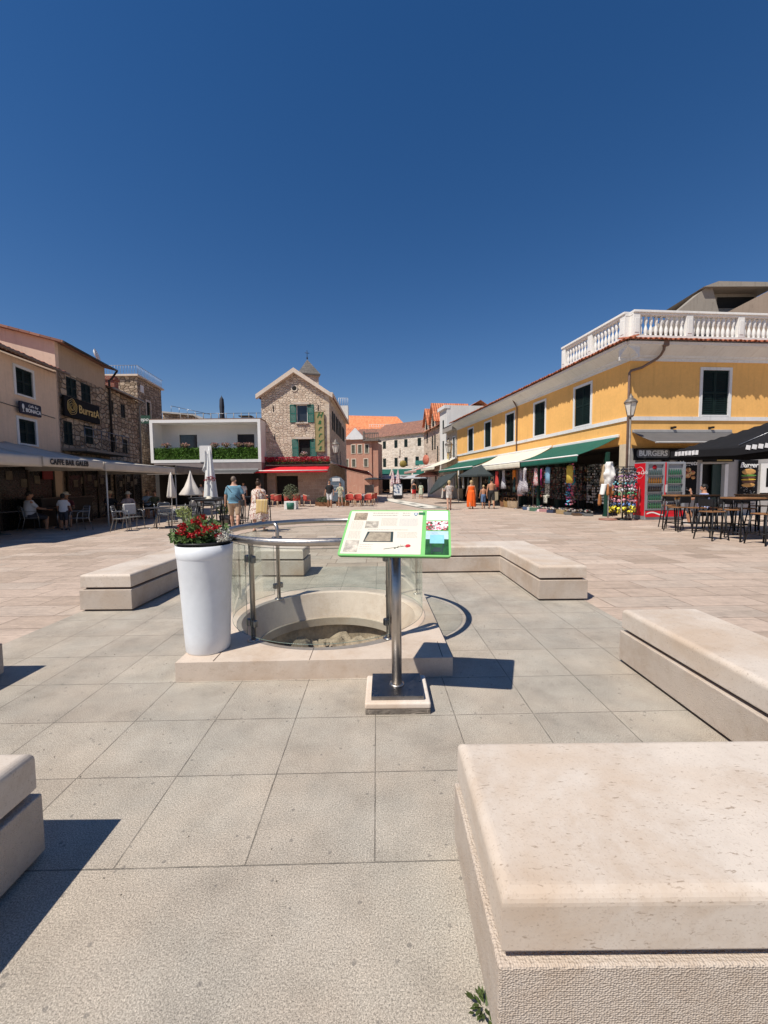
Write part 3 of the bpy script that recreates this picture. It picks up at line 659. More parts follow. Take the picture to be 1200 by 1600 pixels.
# ================================================================== buildings
def frame_loc(o, d):
    """rotation so that local x runs along d and local y points away from the viewer side (90 deg left of d)"""
    return math.atan2(d[1], d[0])
def wall(mb, x0, x1, z0, z1, holes, depth=.18, th=.45, y=0, mi=0, top=None):
    """wall slab whose outer face is at y, with real openings (x0,x1,z0,z1) cut through its face"""
    xs = sorted({x0,x1}|{h[0] for h in holes}|{h[1] for h in holes}); zs = sorted({z0,z1}|{h[2] for h in holes}|{h[3] for h in holes})
    inside = lambda a,b,c,d: any(h[0]<=a+1e-6 and b<=h[1]+1e-6 and h[2]<=c+1e-6 and d<=h[3]+1e-6 for h in holes)
    for i in range(len(xs)-1):
        for j in range(len(zs)-1):
            a,b,c,d = xs[i],xs[i+1],zs[j],zs[j+1]
            if inside(a,b,c,d): continue
            mb.quad((a,y,c),(b,y,c),(b,y,d),(a,y,d), mi)
    for (a,b,c,d) in holes:
        Y = y+depth
        mb.quad((a,y,c),(a,y,d),(a,Y,d),(a,Y,c),mi); mb.quad((b,y,c),(b,Y,c),(b,Y,d),(b,y,d),mi)
        mb.quad((a,y,d),(b,y,d),(b,Y,d),(a,Y,d),mi); mb.quad((a,y,c),(a,Y,c),(b,Y,c),(b,y,c),mi)
    mb.quad((x0,y+th,z0),(x0,y+th,z1),(x1,y+th,z1),(x1,y+th,z0),mi)
    mb.quad((x0,y,z0),(x0,y,z1),(x0,y+th,z1),(x0,y+th,z0),mi); mb.quad((x1,y,z0),(x1,y+th,z0),(x1,y+th,z1),(x1,y,z1),mi)
    mb.quad((x0,y,z1),(x1,y,z1),(x1,y+th,z1),(x0,y+th,z1),mi)
def shutters(parent, x0, x1, z0, z1, m, y=.05, frame=None, fw=.13, fp=.04, louv=True, glass=False):
    """closed pair of louvred shutters in a proud frame; the window is a part, frame and shutters its sub-parts"""
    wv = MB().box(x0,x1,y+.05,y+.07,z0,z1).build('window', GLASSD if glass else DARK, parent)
    if frame:
        f = MB().box(x0-fw,x0,-fp,y+.06,z0-fw*.6,z1+fw).box(x1,x1+fw,-fp,y+.06,z0-fw*.6,z1+fw).box(x0,x1,-fp,y+.06,z1,z1+fw).box(x0,x1,-fp-.02,y+.06,z0-fw*.6,z0)
        f.build('frame', frame, wv)
    xm = (x0+x1)/2
    for a,b in ((x0+.01,xm-.006),(xm+.006,x1-.01)):
        s_ = MB(); r = .05
        s_.box(a,a+r,y,y+.035,z0+.01,z1-.01).box(b-r,b,y,y+.035,z0+.01,z1-.01)
        for zz in (z0+.01,(z0+z1)/2-.03,z1-.07): s_.box(a+r,b-r,y+.001,y+.034,zz,zz+.06)
        if louv:
            k = int((z1-z0-.1)/.075)
            for i in range(k):
                zz = z0+.09+i*.075
                s_.add([(a+r,y+.004,zz-.03),(b-r,y+.004,zz-.03),(b-r,y+.03,zz+.03),(a+r,y+.03,zz+.03)], [(0,1,2,3)])
        else: s_.box(a+r,b-r,y+.01,y+.025,z0+.07,z1-.07)
        s_.build('shutter', m, wv)
    return wv
def open_shutters(parent, x0, x1, z0, z1, m, y=-.02, sw=None, inside='glass'):
    sw = sw or (x1-x0)*.55
    wv = MB().box(x0,x1,.16,.18,z0,z1).build('window', GLASSD if inside == 'glass' else DARK, parent)
    if inside == 'glass':
        MB().box(x0,x0+.05,.12,.165,z0,z1).box(x1-.05,x1,.12,.165,z0,z1).box(x0+.05,x1-.05,.12,.165,z1-.05,z1).box(x0+.05,x1-.05,.12,.165,z0,z0+.05).build('frame', WHITE, wv)
    for a,b in ((x0-sw,x0-.01),(x1+.01,x1+sw)):
        s_ = MB(); r = .06
        s_.box(a,a+r,y-.03,y,z0,z1).box(b-r,b,y-.03,y,z0,z1)
        for zz in (z0,(z0+z1)/2-.03,z1-.06): s_.box(a+r,b-r,y-.028,y-.002,zz,zz+.06)
        k = int((z1-z0-.1)/.09)
        for i in range(k):
            zz = z0+.1+i*.09; s_.add([(a+r,y-.028,zz-.035),(b-r,y-.028,zz-.035),(b-r,y-.004,zz+.035),(a+r,y-.004,zz+.035)], [(0,1,2,3)])
        s_.build('shutter', m, wv)
    return wv
def eave_tiles(mb, x0, x1, y0, z, L=.5, pitch=.3, w_=.21):
    """row of barrel tiles sticking out over an eave along x; y0 = outer lip, rising inwards"""
    k = max(1, int((x1-x0)/w_)); dx = (x1-x0)/k
    for i in range(k):
        cx_ = x0+dx*(i+.5); n = 6; vs = []
        jt = rnd.uniform(-.04,.03)
        for (yy, zz) in ((y0+jt, z), (y0+L, z+L*pitch)):
            for j in range(n+1):
                a = PI*j/n; vs.append((cx_-math.cos(a)*dx*.51, yy, zz+math.sin(a)*dx*.36))
            for j in range(n+1):
                a = PI*(n-j)/n; vs.append((cx_-math.cos(a)*dx*.32, yy, zz+math.sin(a)*dx*.30))
        m_ = 2*(n+1); fs = [tuple(range(m_))]+[(j,(j+1)%m_,m_+(j+1)%m_,m_+j) for j in range(m_)]
        mb.add(vs, fs, 0, False)
TILE = mat_roof('terracotta_tiles'); TILE2 = mat_roof('orange_tiles', (.60,.17,.07), (.80,.30,.14), .25, .4, .25); TILE3 = mat_roof('old_tiles', (.24,.11,.08),(.38,.18,.12),.22,.38,.6)
TILEE = mat('terracotta_eave', (.38,.12,.06), .85, 0, .4, 8, .3, 40)
OCH = mat_plaster('ochre_plaster', (.85,.475,.15), (.50,.26,.08), .3, .28)
CORN = mat_plaster('white_cornice_plaster', (.72,.72,.71), (.33,.29,.24), .3, .25)

# ---------- yellow corner house. street frame: origin at the corner, local x = towards the viewer, y = into the house
yc = (10.12,17.1)
yh = thing('yellow_house', 'yellow plastered corner house with white cornice and closed dark green shutters', 'house', (*yc,0), math.atan2(-.988,.155))
SL = 21.3
win = [(-3.62,-2.42),(-7.5,-6.36),(-11.2,-10.06),(-14.85,-13.75),(-18.4,-17.3)]
wz = (4.24,6.08)
mb = MB(); wall(mb, -SL, 0, 3.05, 6.42, [(a,b,*wz) for a,b in win], .14)
wy = mb.build('wall', OCH, yh)
for a,b in win: shutters(yh, a, b, *wz, SHUT, .02, CORN, .12, .035)
MB().box(-SL,.06,-.055,.0,4.0,4.16).build('string_course', CORN, yh)
def cornice(x0, x1, nm='cornice', par=None):
    prof = [(0,6.40),(-.05,6.40),(-.06,6.50),(-.12,6.53),(-.16,6.60),(-.56,6.86),(-.62,6.88),(-.64,6.99),(0,6.99)]
    m_ = MB(); n = len(prof)
    m_.add([(x,y,z) for x in (x0,x1) for y,z in prof], [tuple(range(n))]+[tuple(range(n,2*n))[::-1]]+[((i+1)%n,i,n+i,n+(i+1)%n) for i in range(n)])
    return m_.build(nm, CORN, par)
cornice(-SL, .5, par=yh)
mb = MB(); eave_tiles(mb, -SL, .7, -.80, 7.0, .6); mb.build('eave_tiles', TILEE, yh)
mb = MB(); mb.quad((-SL,-.5,7.04),(-4.6,-.5,7.04),(-4.6,5.0,8.6),(-SL,5.0,8.6)).quad((-4.6,-.5,7.04),(-4.6,5,8.6),(-4.6,5,7.0),(-4.6,-.5,7.0)).quad((-SL,5,8.6),(-4.6,5,8.6),(-4.6,10,7.0),(-SL,10,7.0)); mb.build('roof', TILE, yh)
MB().tube([(-10.0+.6,-.5,6.95),(-9.6,-.3,6.7),(-9.6,-.07,6.3),(-9.6,-.07,3.3)], .045, 8).build('downpipe', mat('brown_pipe',(.20,.13,.10),.5,.2,.2), yh)
# second face (towards the viewer): child empty frame cannot be deeper, so its geometry is rotated into this frame
a2 = math.atan2(.09,1) - math.atan2(-.988,.155)
M2 = Matrix.Rotation(a2, 3, 'Z')
def onface(o):
    o.rotation_euler = (o.rotation_euler[0], o.rotation_euler[1], o.rotation_euler[2]+a2); o.location = M2 @ Vector(o.location); return o
RL = 9.0
w2h = [(3.22,4.42)]
mb = MB(); wall(mb, 0, RL, 2.86, 6.42, [(a,b,*wz) for a,b in w2h], .14); onface(mb.build('wall', OCH, yh))
for a,b in w2h: onface(shutters(yh, a, b, *wz, SHUT, .02, CORN, .12, .035))
onface(MB().box(-.055,RL,-.055,.0,4.0,4.16).build('string_course', CORN, yh))
onface(cornice(-.50, RL, par=yh))
mb = MB(); eave_tiles(mb, -.70, RL, -.80, 7.0, .6); onface(mb.build('eave_tiles', TILEE, yh))
# terrace balustrade: rails, piers and balusters
def baluster_mesh():
    return MB().lathe([(.055,0),(.055,.04),(.03,.06),(.055,.13),(.072,.24),(.06,.34),(.034,.44),(.034,.47),(.06,.54),(.072,.64),(.055,.74),(.03,.80),(.055,.83),(.055,.87)], 10)
PIER = mat_plaster('white_balustrade', (.78,.76,.72), (.4,.36,.3), .2, .2)
bal0 = None
def balustrade(x0, x1, face):
    global bal0
    F_ = onface if face else (lambda o: o)
    y0 = -.38
    F_(MB().box(x0,x1,y0-.13,y0+.13,7.08,7.26).build('terrace_curb', PIER, yh))
    F_(MB().box(x0,x1,y0-.17,y0+.17,8.13,8.22).box(x0,x1,y0-.11,y0+.11,8.05,8.13).build('balustrade_rail', PIER, yh, bevel=.01))
    piers = []
    L = x1-x0; k = max(1, round(L/2.1)); 
    for i in range(k+1):
        px_ = x0+.15+(L-.3)*i/k; piers.append(px_)
        F_(MB().box(px_-.14,px_+.14,y0-.135,y0+.135,7.26,8.05).box(px_-.085,px_+.085,y0-.15,y0-.13,7.36,7.92).build('pier', PIER, yh, bevel=.008))
    for i in range(k):
        a,b = piers[i]+.14, piers[i+1]-.14; m_ = max(1, int((b-a)/.215))
        for j in range(m_):
            xx = a+(b-a)*(j+.5)/m_
            if bal0 is None: bal0 = baluster_mesh().build('baluster', PIER, yh); o = bal0
            else: o = bal0.copy(); col.objects.link(o); o.parent = yh; o.rotation_euler = (0,0,0)
            o.location = (xx, y0, 7.22)
            if face: o.location = M2 @ Vector(o.location)
balustrade(-4.05, .28, False); balustrade(-.28, RL, True)
MB().prism([(-4.5,-.4),(.4,-.4),(.4,9),(-4.5,9)], 6.9, 7.06).build('terrace', CONC, yh)
# drain hopper and slanted pipe on the corner
onface(MB().tube([(1.05,-.55,6.95),(1.05,-.5,6.7),(1.05,-.35,6.55),(1.0,-.22,6.45),(.45,-.10,6.12),(-.02,-.1,5.98),(-.07,-.08,5.9),(-.07,-.08,.1)], .05, 8).obox((1.05,-.55,6.93),(.22,.2,.2)).build('downpipe', mat('brown_pipe',(.2,.13,.1)), yh))
# ground floor: white corner pier, street piers and dark shop interior
for x in (-.275,-5.1,-9.3,-13.5,-17.4,-SL+.3): MB().box(x-.2,x+.2 if x<-1 else 0,0,.4,0,3.05).build('shop_pier', mat_plaster('dark_green_shop_pier',(.05,.08,.06)) if x < -1 and x > -13 else mat_plaster('cream_pier_plaster',(.62,.52,.38)), yh)
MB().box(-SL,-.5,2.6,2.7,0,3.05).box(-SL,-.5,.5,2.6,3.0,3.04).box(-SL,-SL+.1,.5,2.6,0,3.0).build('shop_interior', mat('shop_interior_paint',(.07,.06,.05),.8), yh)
shelfs = MB()
for i in range(14):
    x = -1.2-i*1.4
    for z in (.5,1.0,1.5,2.0): shelfs.box(x-.6,x+.6,1.9,2.3,z,z+.03)
    shelfs.box(x-.64,x-.6,1.9,2.3,0,2.5)
shelfs.build('shop_shelf', mat('shop_shelf_grey',(.18,.17,.16)), yh)
goods = MB()
for i in range(14):
    x = -1.2-i*1.4
    for z in (.53,1.03,1.53,2.03):
        for j in range(7):
            h = rnd.uniform(.12,.34); goods.obox((x-.5+j*.165,2.05,z+h/2),(.12,.16,h),(0,0,rnd.uniform(-.3,.3)))
tag(goods.build('shelf_goods', mat_cells('shop_goods',[(.4,.3,.22),(.1,.12,.2),(.5,.45,.4),(.35,.08,.07),(.08,.2,.18),(.05,.05,.05),(.5,.35,.1)],9), yh), kind='stuff')
# right face ground floor: white/grey shop wall with door and side panels
gf2 = MB(); wall(gf2, .0, RL, 0, 2.86, [(1.5,1.9,1.9,2.5),(3.35,4.55,0,2.2),(6.1,6.9,.9,2.1)], .3)
onface(gf2.build('ground_floor_wall', mat_plaster('shop_front_white',(.42,.40,.38),(.2,.18,.15)), yh))
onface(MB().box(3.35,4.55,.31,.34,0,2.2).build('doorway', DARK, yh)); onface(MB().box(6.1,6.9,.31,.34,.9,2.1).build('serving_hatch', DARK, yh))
onface(MB().box(3.95,4.35,.1,.16,.02,2.18).build('door', mat('dark_green_door',(.02,.045,.04),.5), yh))
onface(MB().box(4.37,4.53,-.06,.12,.02,2.18).box(3.25,3.34,-.05,.1,0,2.2).build('door_jamb', WHITE, yh))

# ---------- concrete roof structures behind the terrace
cb = thing('concrete_rooftop', 'rough concrete rooftop structures rising behind the white balustrade', 'building', (24,30,0), 0)
mb = MB()
mb.vprism([(-5.2,12.0),(-.9,14.75),(2.6,14.75),(2.6,12.0)], 0, 4); mb.vprism([(-5.2,11.9),(-1.6,14.85),(-1.2,14.85),(-.6,13.0),(-.6,11.9)], -.8, 0)
mb.build('stair_block', CONC, cb)
MB().vprism([(-2.0,14.75),(-1.0,15.1),(3.0,15.0),(3.0,14.72)], -1.1, 4.2).build('slab', CONC, cb)
MB().box(-.2,2.4,-.03,.02,13.75,14.5).build('opening', DARK, cb)
MB().vprism([(-1.4,12.5),(3.3,14.85),(6.5,16.3),(12,16.3),(12,0),(-1.4,0)], -1.5, -1.2).build('gable_wall', mat_plaster('brown_render',(.34,.27,.21),(.2,.15,.11),.5,.4), cb)
MB().box(-6,12,.0,6,0,11.5).build('wall', CONC, cb)

# ---------- buildings further down the right side. frame like the street face
def street(X0Y0, nm, lab, d=(.155,-.988)):
    return thing(nm, lab, 'house', (*X0Y0,0), math.atan2(d[1],d[0]))
def sp(Y): return (12.81-.157*Y, Y)
# B: narrow low stone house, white cornice
b = street(sp(41.2), 'stone_shop_house', 'low pale stone house squeezed between the yellow house and the tall white one')
L = 3.1
mb = MB(); wall(mb, 0, L, 2.9, 6.5, [(.25,.75,4.0,6.0),(1.9,2.5,3.9,5.9)], .12); mb.build('wall', mat_stone('pale_rubble',[(.50,.42,.33),(.62,.54,.44),(.42,.34,.26)],.36,.18,.02,(.6,.53,.44)), b)
for a,c_ in ((1.9,2.5),): shutters(b, a, c_, 3.9, 5.9, SHUT, .03, CORN, .1)
shutters(b, .25, .75, 4.0, 6.0, SHUT, .03, None)
MB().vprism([(0,6.5),(L,6.5),(L,6.95),(0,6.95)], -.45, .4).build('cornice', mat_plaster('grey_cornice',(.33,.30,.27)), b)
mb = MB(); mb.quad((-.0,-.5,6.98),(L,-.5,6.98),(L,4,8.2),(0,4,8.2)); mb.build('roof', mat('grey_roof_sheet',(.25,.24,.24),.6), b)
MB().box(1.15,1.55,-.35,-.31,3.9,5.7).build('sign_board', mat('yellow_sign',(.62,.50,.22)), b)
text('RESTORAN', .24, mat('sign_red',(.4,.03,.02)), b, (1.35,-.36,4.8), (PI/2,-PI/2,0), 'sign_lettering', .004)
# C: tall white plastered house
b = street(sp(43.6), 'white_house', 'tall white plastered house with flat top behind the end of the yellow roof')
L = 2.4; WPL = mat_plaster('white_plaster_wall',(.70,.69,.65),(.45,.42,.38),.25,.3)
mb = MB(); wall(mb, 0, L, 2.9, 9.0, [(.9,1.45,3.9,5.9),(.9,1.45,6.6,8.0)], .12, th=.3); mb.build('wall', WPL, b)
MB().vprism([(0,2.9),(L,2.9),(L,9.3),(0,9.3)], .31, 11).build('side_wall', WPL, b)
for z0,z1 in ((3.9,5.9),(6.6,8.0)): shutters(b, .9, 1.45, z0, z1, SHUT, .03, None)
MB().box(-.05,L+.05,-.25,.3,9.0,9.32).build('cornice', CORN, b)
MB().lathe([(.0,0),(.25,.05),(.36,.16)], 14, (0,0,0)).build('satellite_dish', mat('dish_white',(.7,.7,.7)), b, loc=(L-.6,9.5,9.75), rot=(1.2,0,.5))
MB().tube([(L-.6,9.6,9.3),(L-.6,9.6,9.9)],.03,6).tube([(L-1.0,9.9,9.3),(L-1.0,9.9,10.5)],.02,5).tube([(L-1.3,9.9,10.4),(L-.7,9.9,10.4)],.012,4).build('aerial', STEEL_D, b)
# D: stone house with two dormers
b = street(sp(50.2), 'stone_dormer_house', 'stone house with two pointed roof gables behind the tall white house')
L = 6.6; DS = mat_rubble('warm_rubble',[(.62,.50,.38),(.80,.67,.54),(.56,.45,.35)], 2.8, 1.6, (.60,.50,.40))
mb = MB(); H_ = [(1.0,1.6,3.6,5.2),(1.9+1.6,2.5+1.6,5.3,6.9),(4.5,5.1,5.3,6.9),(5.6,6.1,3.9,5.6),(1.2,1.8,6.3,7.6)]
wall(mb, 0, L, 2.9, 7.6, H_, .12); mb.build('wall', DS, b)
for h in H_: shutters(b, *h, SHUT, .03, None)
for (x,zt) in ((1.5,10.3),(4.3,10.4)):
    gb = MB().vprism([(x-1.0,7.6),(x+1.0,7.6),(x+1.0,8.5),(x,zt-.1),(x-1.0,8.5)], -.02, 3.0).build('gable', DS, b)
    r_ = MB(); r_.quad((x-1.15,-.3,8.3),(x,-.3,zt),(x,4.0,zt),(x-1.15,4.0,8.3)).quad((x+1.15,-.3,8.3),(x+1.15,4.0,8.3),(x,4.0,zt),(x,-.3,zt)); r_.build('roof', TILE2, b, solid=.1)
    shutters(b, x-.3, x+.3, 7.9, 9.1, SHUT, -.07, None)
mb = MB(); mb.quad((-.2,-.4,7.6),(L+.1,-.4,7.6),(L+.1,4.5,10.4),(-.2,4.5,10.4)).quad((-.2,4.5,10.4),(L+.1,4.5,10.4),(L+.1,9,7.6),(-.2,9,7.6)); mb.build('roof', TILE2, b)
MB().box(0,L,.46,9,0,7.5).build('side_wall', WPL, b)
o = MB().lathe([(0,-.04),(.55,-.04),(.55,.04),(0,.04)], 24).build('round_sign', mat('faded_red_sign',(.50,.16,.10),.6,0,.3,5), rot=(PI/2,0,R(-60)))
tag(o, 'round faded red shop sign hanging over the far street', 'sign'); o.location = (4.7,45.7,4.2)

# ---------- E: long pale stone house closing the street
b = thing('long_stone_house', 'long pale stone house with dark shutters closing the far end of the street', 'house', (-2.4,84,0), math.atan2(-8.5,10.2))
ES = mat_rubble('pale_coursed_stone',[(.66,.56,.45),(.86,.76,.64),(.78,.68,.56),(.60,.50,.40)], 2.0, 1.7, (.74,.66,.56), .05, .8)
L = 14.0
def ex(px): return px
H_ = []
for x in (1.0,3.0,5.9,8.3,10.9,13.0):
    H_.append((x,x+.8,5.0,6.7))
for x in (3.0,5.9,8.3,11.4): H_.append((x,x+.8,8.6,10.1))
mb = MB(); wall(mb, 0, L, 0, 11.0, H_, .15, th=.4); mb.build('wall', ES, b)
for h in H_: shutters(b, *h, SHUT, .04, None, louv=False)
mb = MB(); mb.quad((-.4,-.5,10.95),(L+.4,-.5,10.95),(L+.4,5,14.2),(-.4,5,14.2)).quad((-.4,5,14.2),(L+.4,5,14.2),(L+.4,10.5,11),(-.4,10.5,11)); mb.build('roof', TILE3, b)
MB().box(0,L,.42,10,0,10.9).build('side_wall', ES, b)
MB().box(6.95,7.35,-.25,-.18,7.0,8.4).build('niche', mat('pale_niche',(.66,.58,.48)), b)
o = MB().lathe([(0,-.05),(.62,-.05),(.66,0),(.62,.05),(0,.05)], 20, wave=.08, wn=12).build('round_sign', mat('gold_sign',(.30,.22,.05),.5,.2,.3,6), rot=(PI/2,0,0))
tag(o, 'round golden sign hanging on the pale house at the far end of the street', 'sign'); o.location = (3.6,75.8,5.3)
o = MB().box(-.9,.9,-.04,.04,-.35,.35).build('green_sign_board', mat('teal_sign',(.05,.25,.20)), loc=(6.3,70,5.2)); tag(o, 'small teal sign board on the pale house at the far end of the street', 'sign')
o = MB().box(-1.2,1.2,-.05,.05,-.28,.28).build('wall_sign', mat('bronze_letters',(.28,.22,.13),.5,.2,.4,9), loc=(3.9,73.5,3.95)); tag(o, 'brown wall sign under the golden disc above the green awnings', 'sign')

# ---------- F: brick-red house with balcony terrace
b = thing('red_house', 'faded red plastered house with pale window surrounds beyond the stone restaurant', 'house', (-8.0,62,0), math.atan2(-1.2,6.3))
FR = mat_plaster('faded_red_plaster',(.46,.24,.17),(.56,.44,.34),.8,.5)
L = 6.4; H_ = []
for x in (1.0,3.35,4.35,5.4): H_.append((x,x+.5,6.2,7.4))
for x in (2.3,3.4,5.25): H_.append((x,x+.5,4.2,5.3))
mb = MB(); wall(mb, 0, L, 0, 8.2, H_, .12, th=.4); mb.build('wall', FR, b)
for h in H_: shutters(b, *h, mat('olive_shutter',(.10,.10,.07)), .03, mat('pale_stone_surround',(.6,.52,.42)), .12)
mb = MB(); mb.quad((-.3,-.4,8.2),(L*.5,-.4,8.2),(L*.62,4,10.6),(-.3,4,10.6)); mb.build('roof', TILE2, b)
MB().vprism([(L*.35,8.2),(L-.9,8.2),(L*.62,9.9)], -.3, .2).build('gable', CORN, b)
MB().box(0,L,.42,8,0,8.1).build('side_wall', FR, b)
bl = MB().box(L-1.2,L+1.1,-.5,2,7.9,8.15)
for i in range(9): bl.box(L-1.15+i*.27,L-1.05+i*.27,-.45,-.37,8.15,8.95)
bl.box(L-1.2,L+1.1,-.5,-.32,8.95,9.1); bl.box(L-1.2,L-.95,-.55,-.3,8.15,9.3); bl.build('balcony', mat('dark_old_stone',(.16,.13,.11)), b)
MB().vprism([(L,0),(L+.9,0),(L+.9,7.9),(L,7.9)], .2,.5).build('side_bay', FR, b)

# ---------- big orange roof behind
b = thing('orange_roof_church', 'big building with a long bright orange roof behind the street houses', 'building', (-12,118,0), 0)
MB().box(0,18,0,14,0,16.8).build('wall', mat_plaster('grey_old_wall',(.30,.27,.25)), b)
mb = MB(); mb.add([(-2,-.6,17.2),(19.6,-.6,17.2),(16.2,7,22.0),(-2,7,22.6),(19.6,14.6,17.2),(-2,14.6,17.2)], [(0,1,2,3),(1,4,2),(3,2,4,5)]); mb.build('roof', mat_roof('bright_orange_tiles',(.68,.21,.08),(.80,.30,.13),.4,.6,.12), b)
tr = thing('rooftop_terrace', 'white railed rooftop terrace in front of the orange roof', 'terrace', (-.5,92,0))
MB().box(-2.6,4.2,0,5,9,13.9).build('wall', WPL, tr)
mb = MB()
for i in range(14): mb.tube([(-2.6+i*.52,0,13.9),(-2.6+i*.52,0,14.9)], .03, 4)
mb.tube([(-2.6,0,14.9),(4.2,0,14.9)], .035, 4).tube([(-2.6,0,14.4),(4.2,0,14.4)], .02, 4); mb.build('railing', WHITE, tr)
o = thing('red_roof_house', 'house with a low red tiled roof between the church and the pale stone house', 'house', (-5.5,88,0))
MB().box(0,7,0,6,0,11.6).build('wall', ES, o); mb = MB(); mb.add([(-.4,-.4,11.6),(7.4,-.4,11.6),(7.4,3,13.8),(-.4,3,13.8),(7.4,6.4,11.6),(-.4,6.4,11.6)],[(0,1,2,3),(3,2,4,5)]); mb.build('roof', TILE3, o)
o = thing('far_red_roof_house', 'farther house whose old tiled roof shows above the pale stone house', 'house', (5.0,96,0))
MB().box(0,9,0,6,0,13.6).build('wall', ES, o); mb = MB(); mb.add([(-.4,-.4,13.6),(9.4,-.4,13.6),(9.4,3,15.8),(-.4,3,15.8),(9.4,6.4,13.6),(-.4,6.4,13.6)],[(0,1,2,3),(3,2,4,5)]); mb.build('roof', TILE3, o)
MB().box(4,4.6,1,1.6,14.5,16.6).build('chimney', ES, o)

# ---------- stone restaurant with green shutters
hx, hy = -9.55, 32.6; HW = 5.32
b = thing('stone_restaurant', 'gabled stone house with green shutters and a red awning in the middle of the square', 'house', (hx,hy,0), 0)
HS = mat_rubble('golden_rubble',[(.58,.43,.32),(.76,.60,.46),(.86,.71,.56),(.64,.49,.37),(.82,.66,.51)], 3.4, 1.6, (.80,.65,.51), .045, 1.1, dirt=.1)
HSC = mat_stone('squared_block_stone',[(.42,.31,.24),(.50,.39,.30),(.36,.27,.21)],.52,.27,.02,(.46,.38,.31),.02,.6, seed=2)
ez = 8.75; az_ = 10.55; wx = HW/2
u1 = (wx+.12-.48, wx+.12+.48, 6.0, 7.75-.0); l1 = (wx+.16-.48, wx+.16+.48, 3.9, 5.62)
u1 = (wx-.02, wx+.86, 6.75, 8.1); u1 = (2.75,3.62,6.42,7.80); l1 = (2.86,3.78,3.75,5.12)
mb = MB(); wall(mb, 0, HW, 2.9, 8.3, [u1,l1], .22, th=.4)
mb.vprism([(0,8.3),(HW,8.3),(HW,ez),(wx,az_),(0,ez)], 0, .4)
mb.build('wall', HS, b)
mb = MB(); wall(mb, 0, HW, 0, 2.9, [(.95,2.75,.0,2.25)], .5, th=.55, y=0); mb.build('ground_floor_wall', HSC, b)
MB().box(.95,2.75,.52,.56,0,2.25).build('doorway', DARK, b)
side = MB(); sm_ = MB()
# right side wall: faces the street (+x)
SWL = 14.5
sideholes = [(2.2,3.0,6.1,7.6),(4.9,5.7,6.1,7.6),(7.6,8.4,6.1,7.6),(1.9,2.5,3.9,4.9),(4.6,5.4,3.4,4.9),(7.6,8.4,3.4,4.8),(10.5,11.2,6.1,7.5)]
wall(side, .42, SWL, 0, ez, sideholes, .2, th=.4)
so2 = side.build('side_wall', HS, b, loc=(HW,0,0), rot=(0,0,PI/2))
for h in sideholes[:3]+sideholes[6:]:
    wv = MB().box(h[0],h[1],.17,.19,h[2],h[3]).build('window', DARK, b, loc=(HW,0,0), rot=(0,0,PI/2))
    for a,c_ in ((h[0]-.45,h[0]),(h[1],h[1]+.45)): MB().box(a,c_,-.07,-.03,h[2],h[3]).build('shutter', SHUT, wv)
for h in sideholes[3:6]: MB().box(h[0],h[1],.17,.19,h[2],h[3]).build('window', DARK, b, loc=(HW,0,0), rot=(0,0,PI/2))
MB().box(0,.4,.42,SWL,0,ez).build('side_wall', HS, b)
rm = MB(); sl = (az_-ez)/wx; ov = .42
mbr = MB()
mbr.add([(-.3,-ov,ez-.3*sl),(wx,-ov,az_),(wx,SWL,az_),(-.3,SWL,ez-.3*sl)],[(0,1,2,3)]); mbr.add([(HW+.3,-ov,ez-.3*sl),(HW+.3,SWL,ez-.3*sl),(wx,SWL,az_),(wx,-ov,az_)],[(0,1,2,3)])
mbr.build('roof', TILE3, b, solid=.1, loc=(0,.45,-.12))
vg = MB()
for sgn in (0,1):
    e = (-.32 if not sgn else HW+.32); z_e = ez-.32*sl
    p0 = (e, z_e+.02); p1 = (wx, az_+.02); h_ = .34
    vg.vprism([p0,p1,(wx,az_-h_),(e,z_e-h_+.05)] if not sgn else [p1,p0,(e,z_e-h_+.05),(wx,az_-h_)], -.36, .02)
vg.build('verge', mat_plaster('stone_verge',(.68,.57,.47),(.3,.24,.18)), b)
MB().box(HW-.02,HW+.35,-.3,SWL,ez-.32,ez-.08).build('cornice', mat_plaster('stone_verge',()), b)
MB().lathe([(.0,0),(.17,0),(.17,.02)], 20).build('oculus', DARK, b, loc=(wx-.02,-.02,9.05), rot=(PI/2,0,0))
MB().lathe([(.18,0),(.27,0),(.27,.05),(.18,.05),(.18,0)], 24).build('oculus_surround', LIME, b, loc=(wx-.02,.01,9.05), rot=(PI/2,0,0))
open_shutters(b, *u1, SHUTG, inside='glass', sw=.50); open_shutters(b, *l1, SHUTG, inside='dark', sw=.50)
MB().box(u1[0]-.2,u1[1]+.2,-.14,.05,u1[3],u1[3]+.17).build('lintel', LIME, b); MB().box(l1[0]-.2,l1[1]+.2,-.14,.05,l1[3],l1[3]+.17).build('lintel', LIME, b)
MB().box(u1[0]-.05,u1[1]+.05,-.12,.05,u1[2]-.1,u1[2]).build('sill', LIME, b); MB().box(l1[0]-.05,l1[1]+.05,-.12,.05,l1[2]-.1,l1[2]).build('sill', LIME, b)
for (x,z) in ((.95,7.5),(HW-.85,7.55),(1.0,5.3)): MB().box(x-.03,x+.03,-.03,.0,z-.22,z+.22).build('wall_anchor', BLACKM, b)
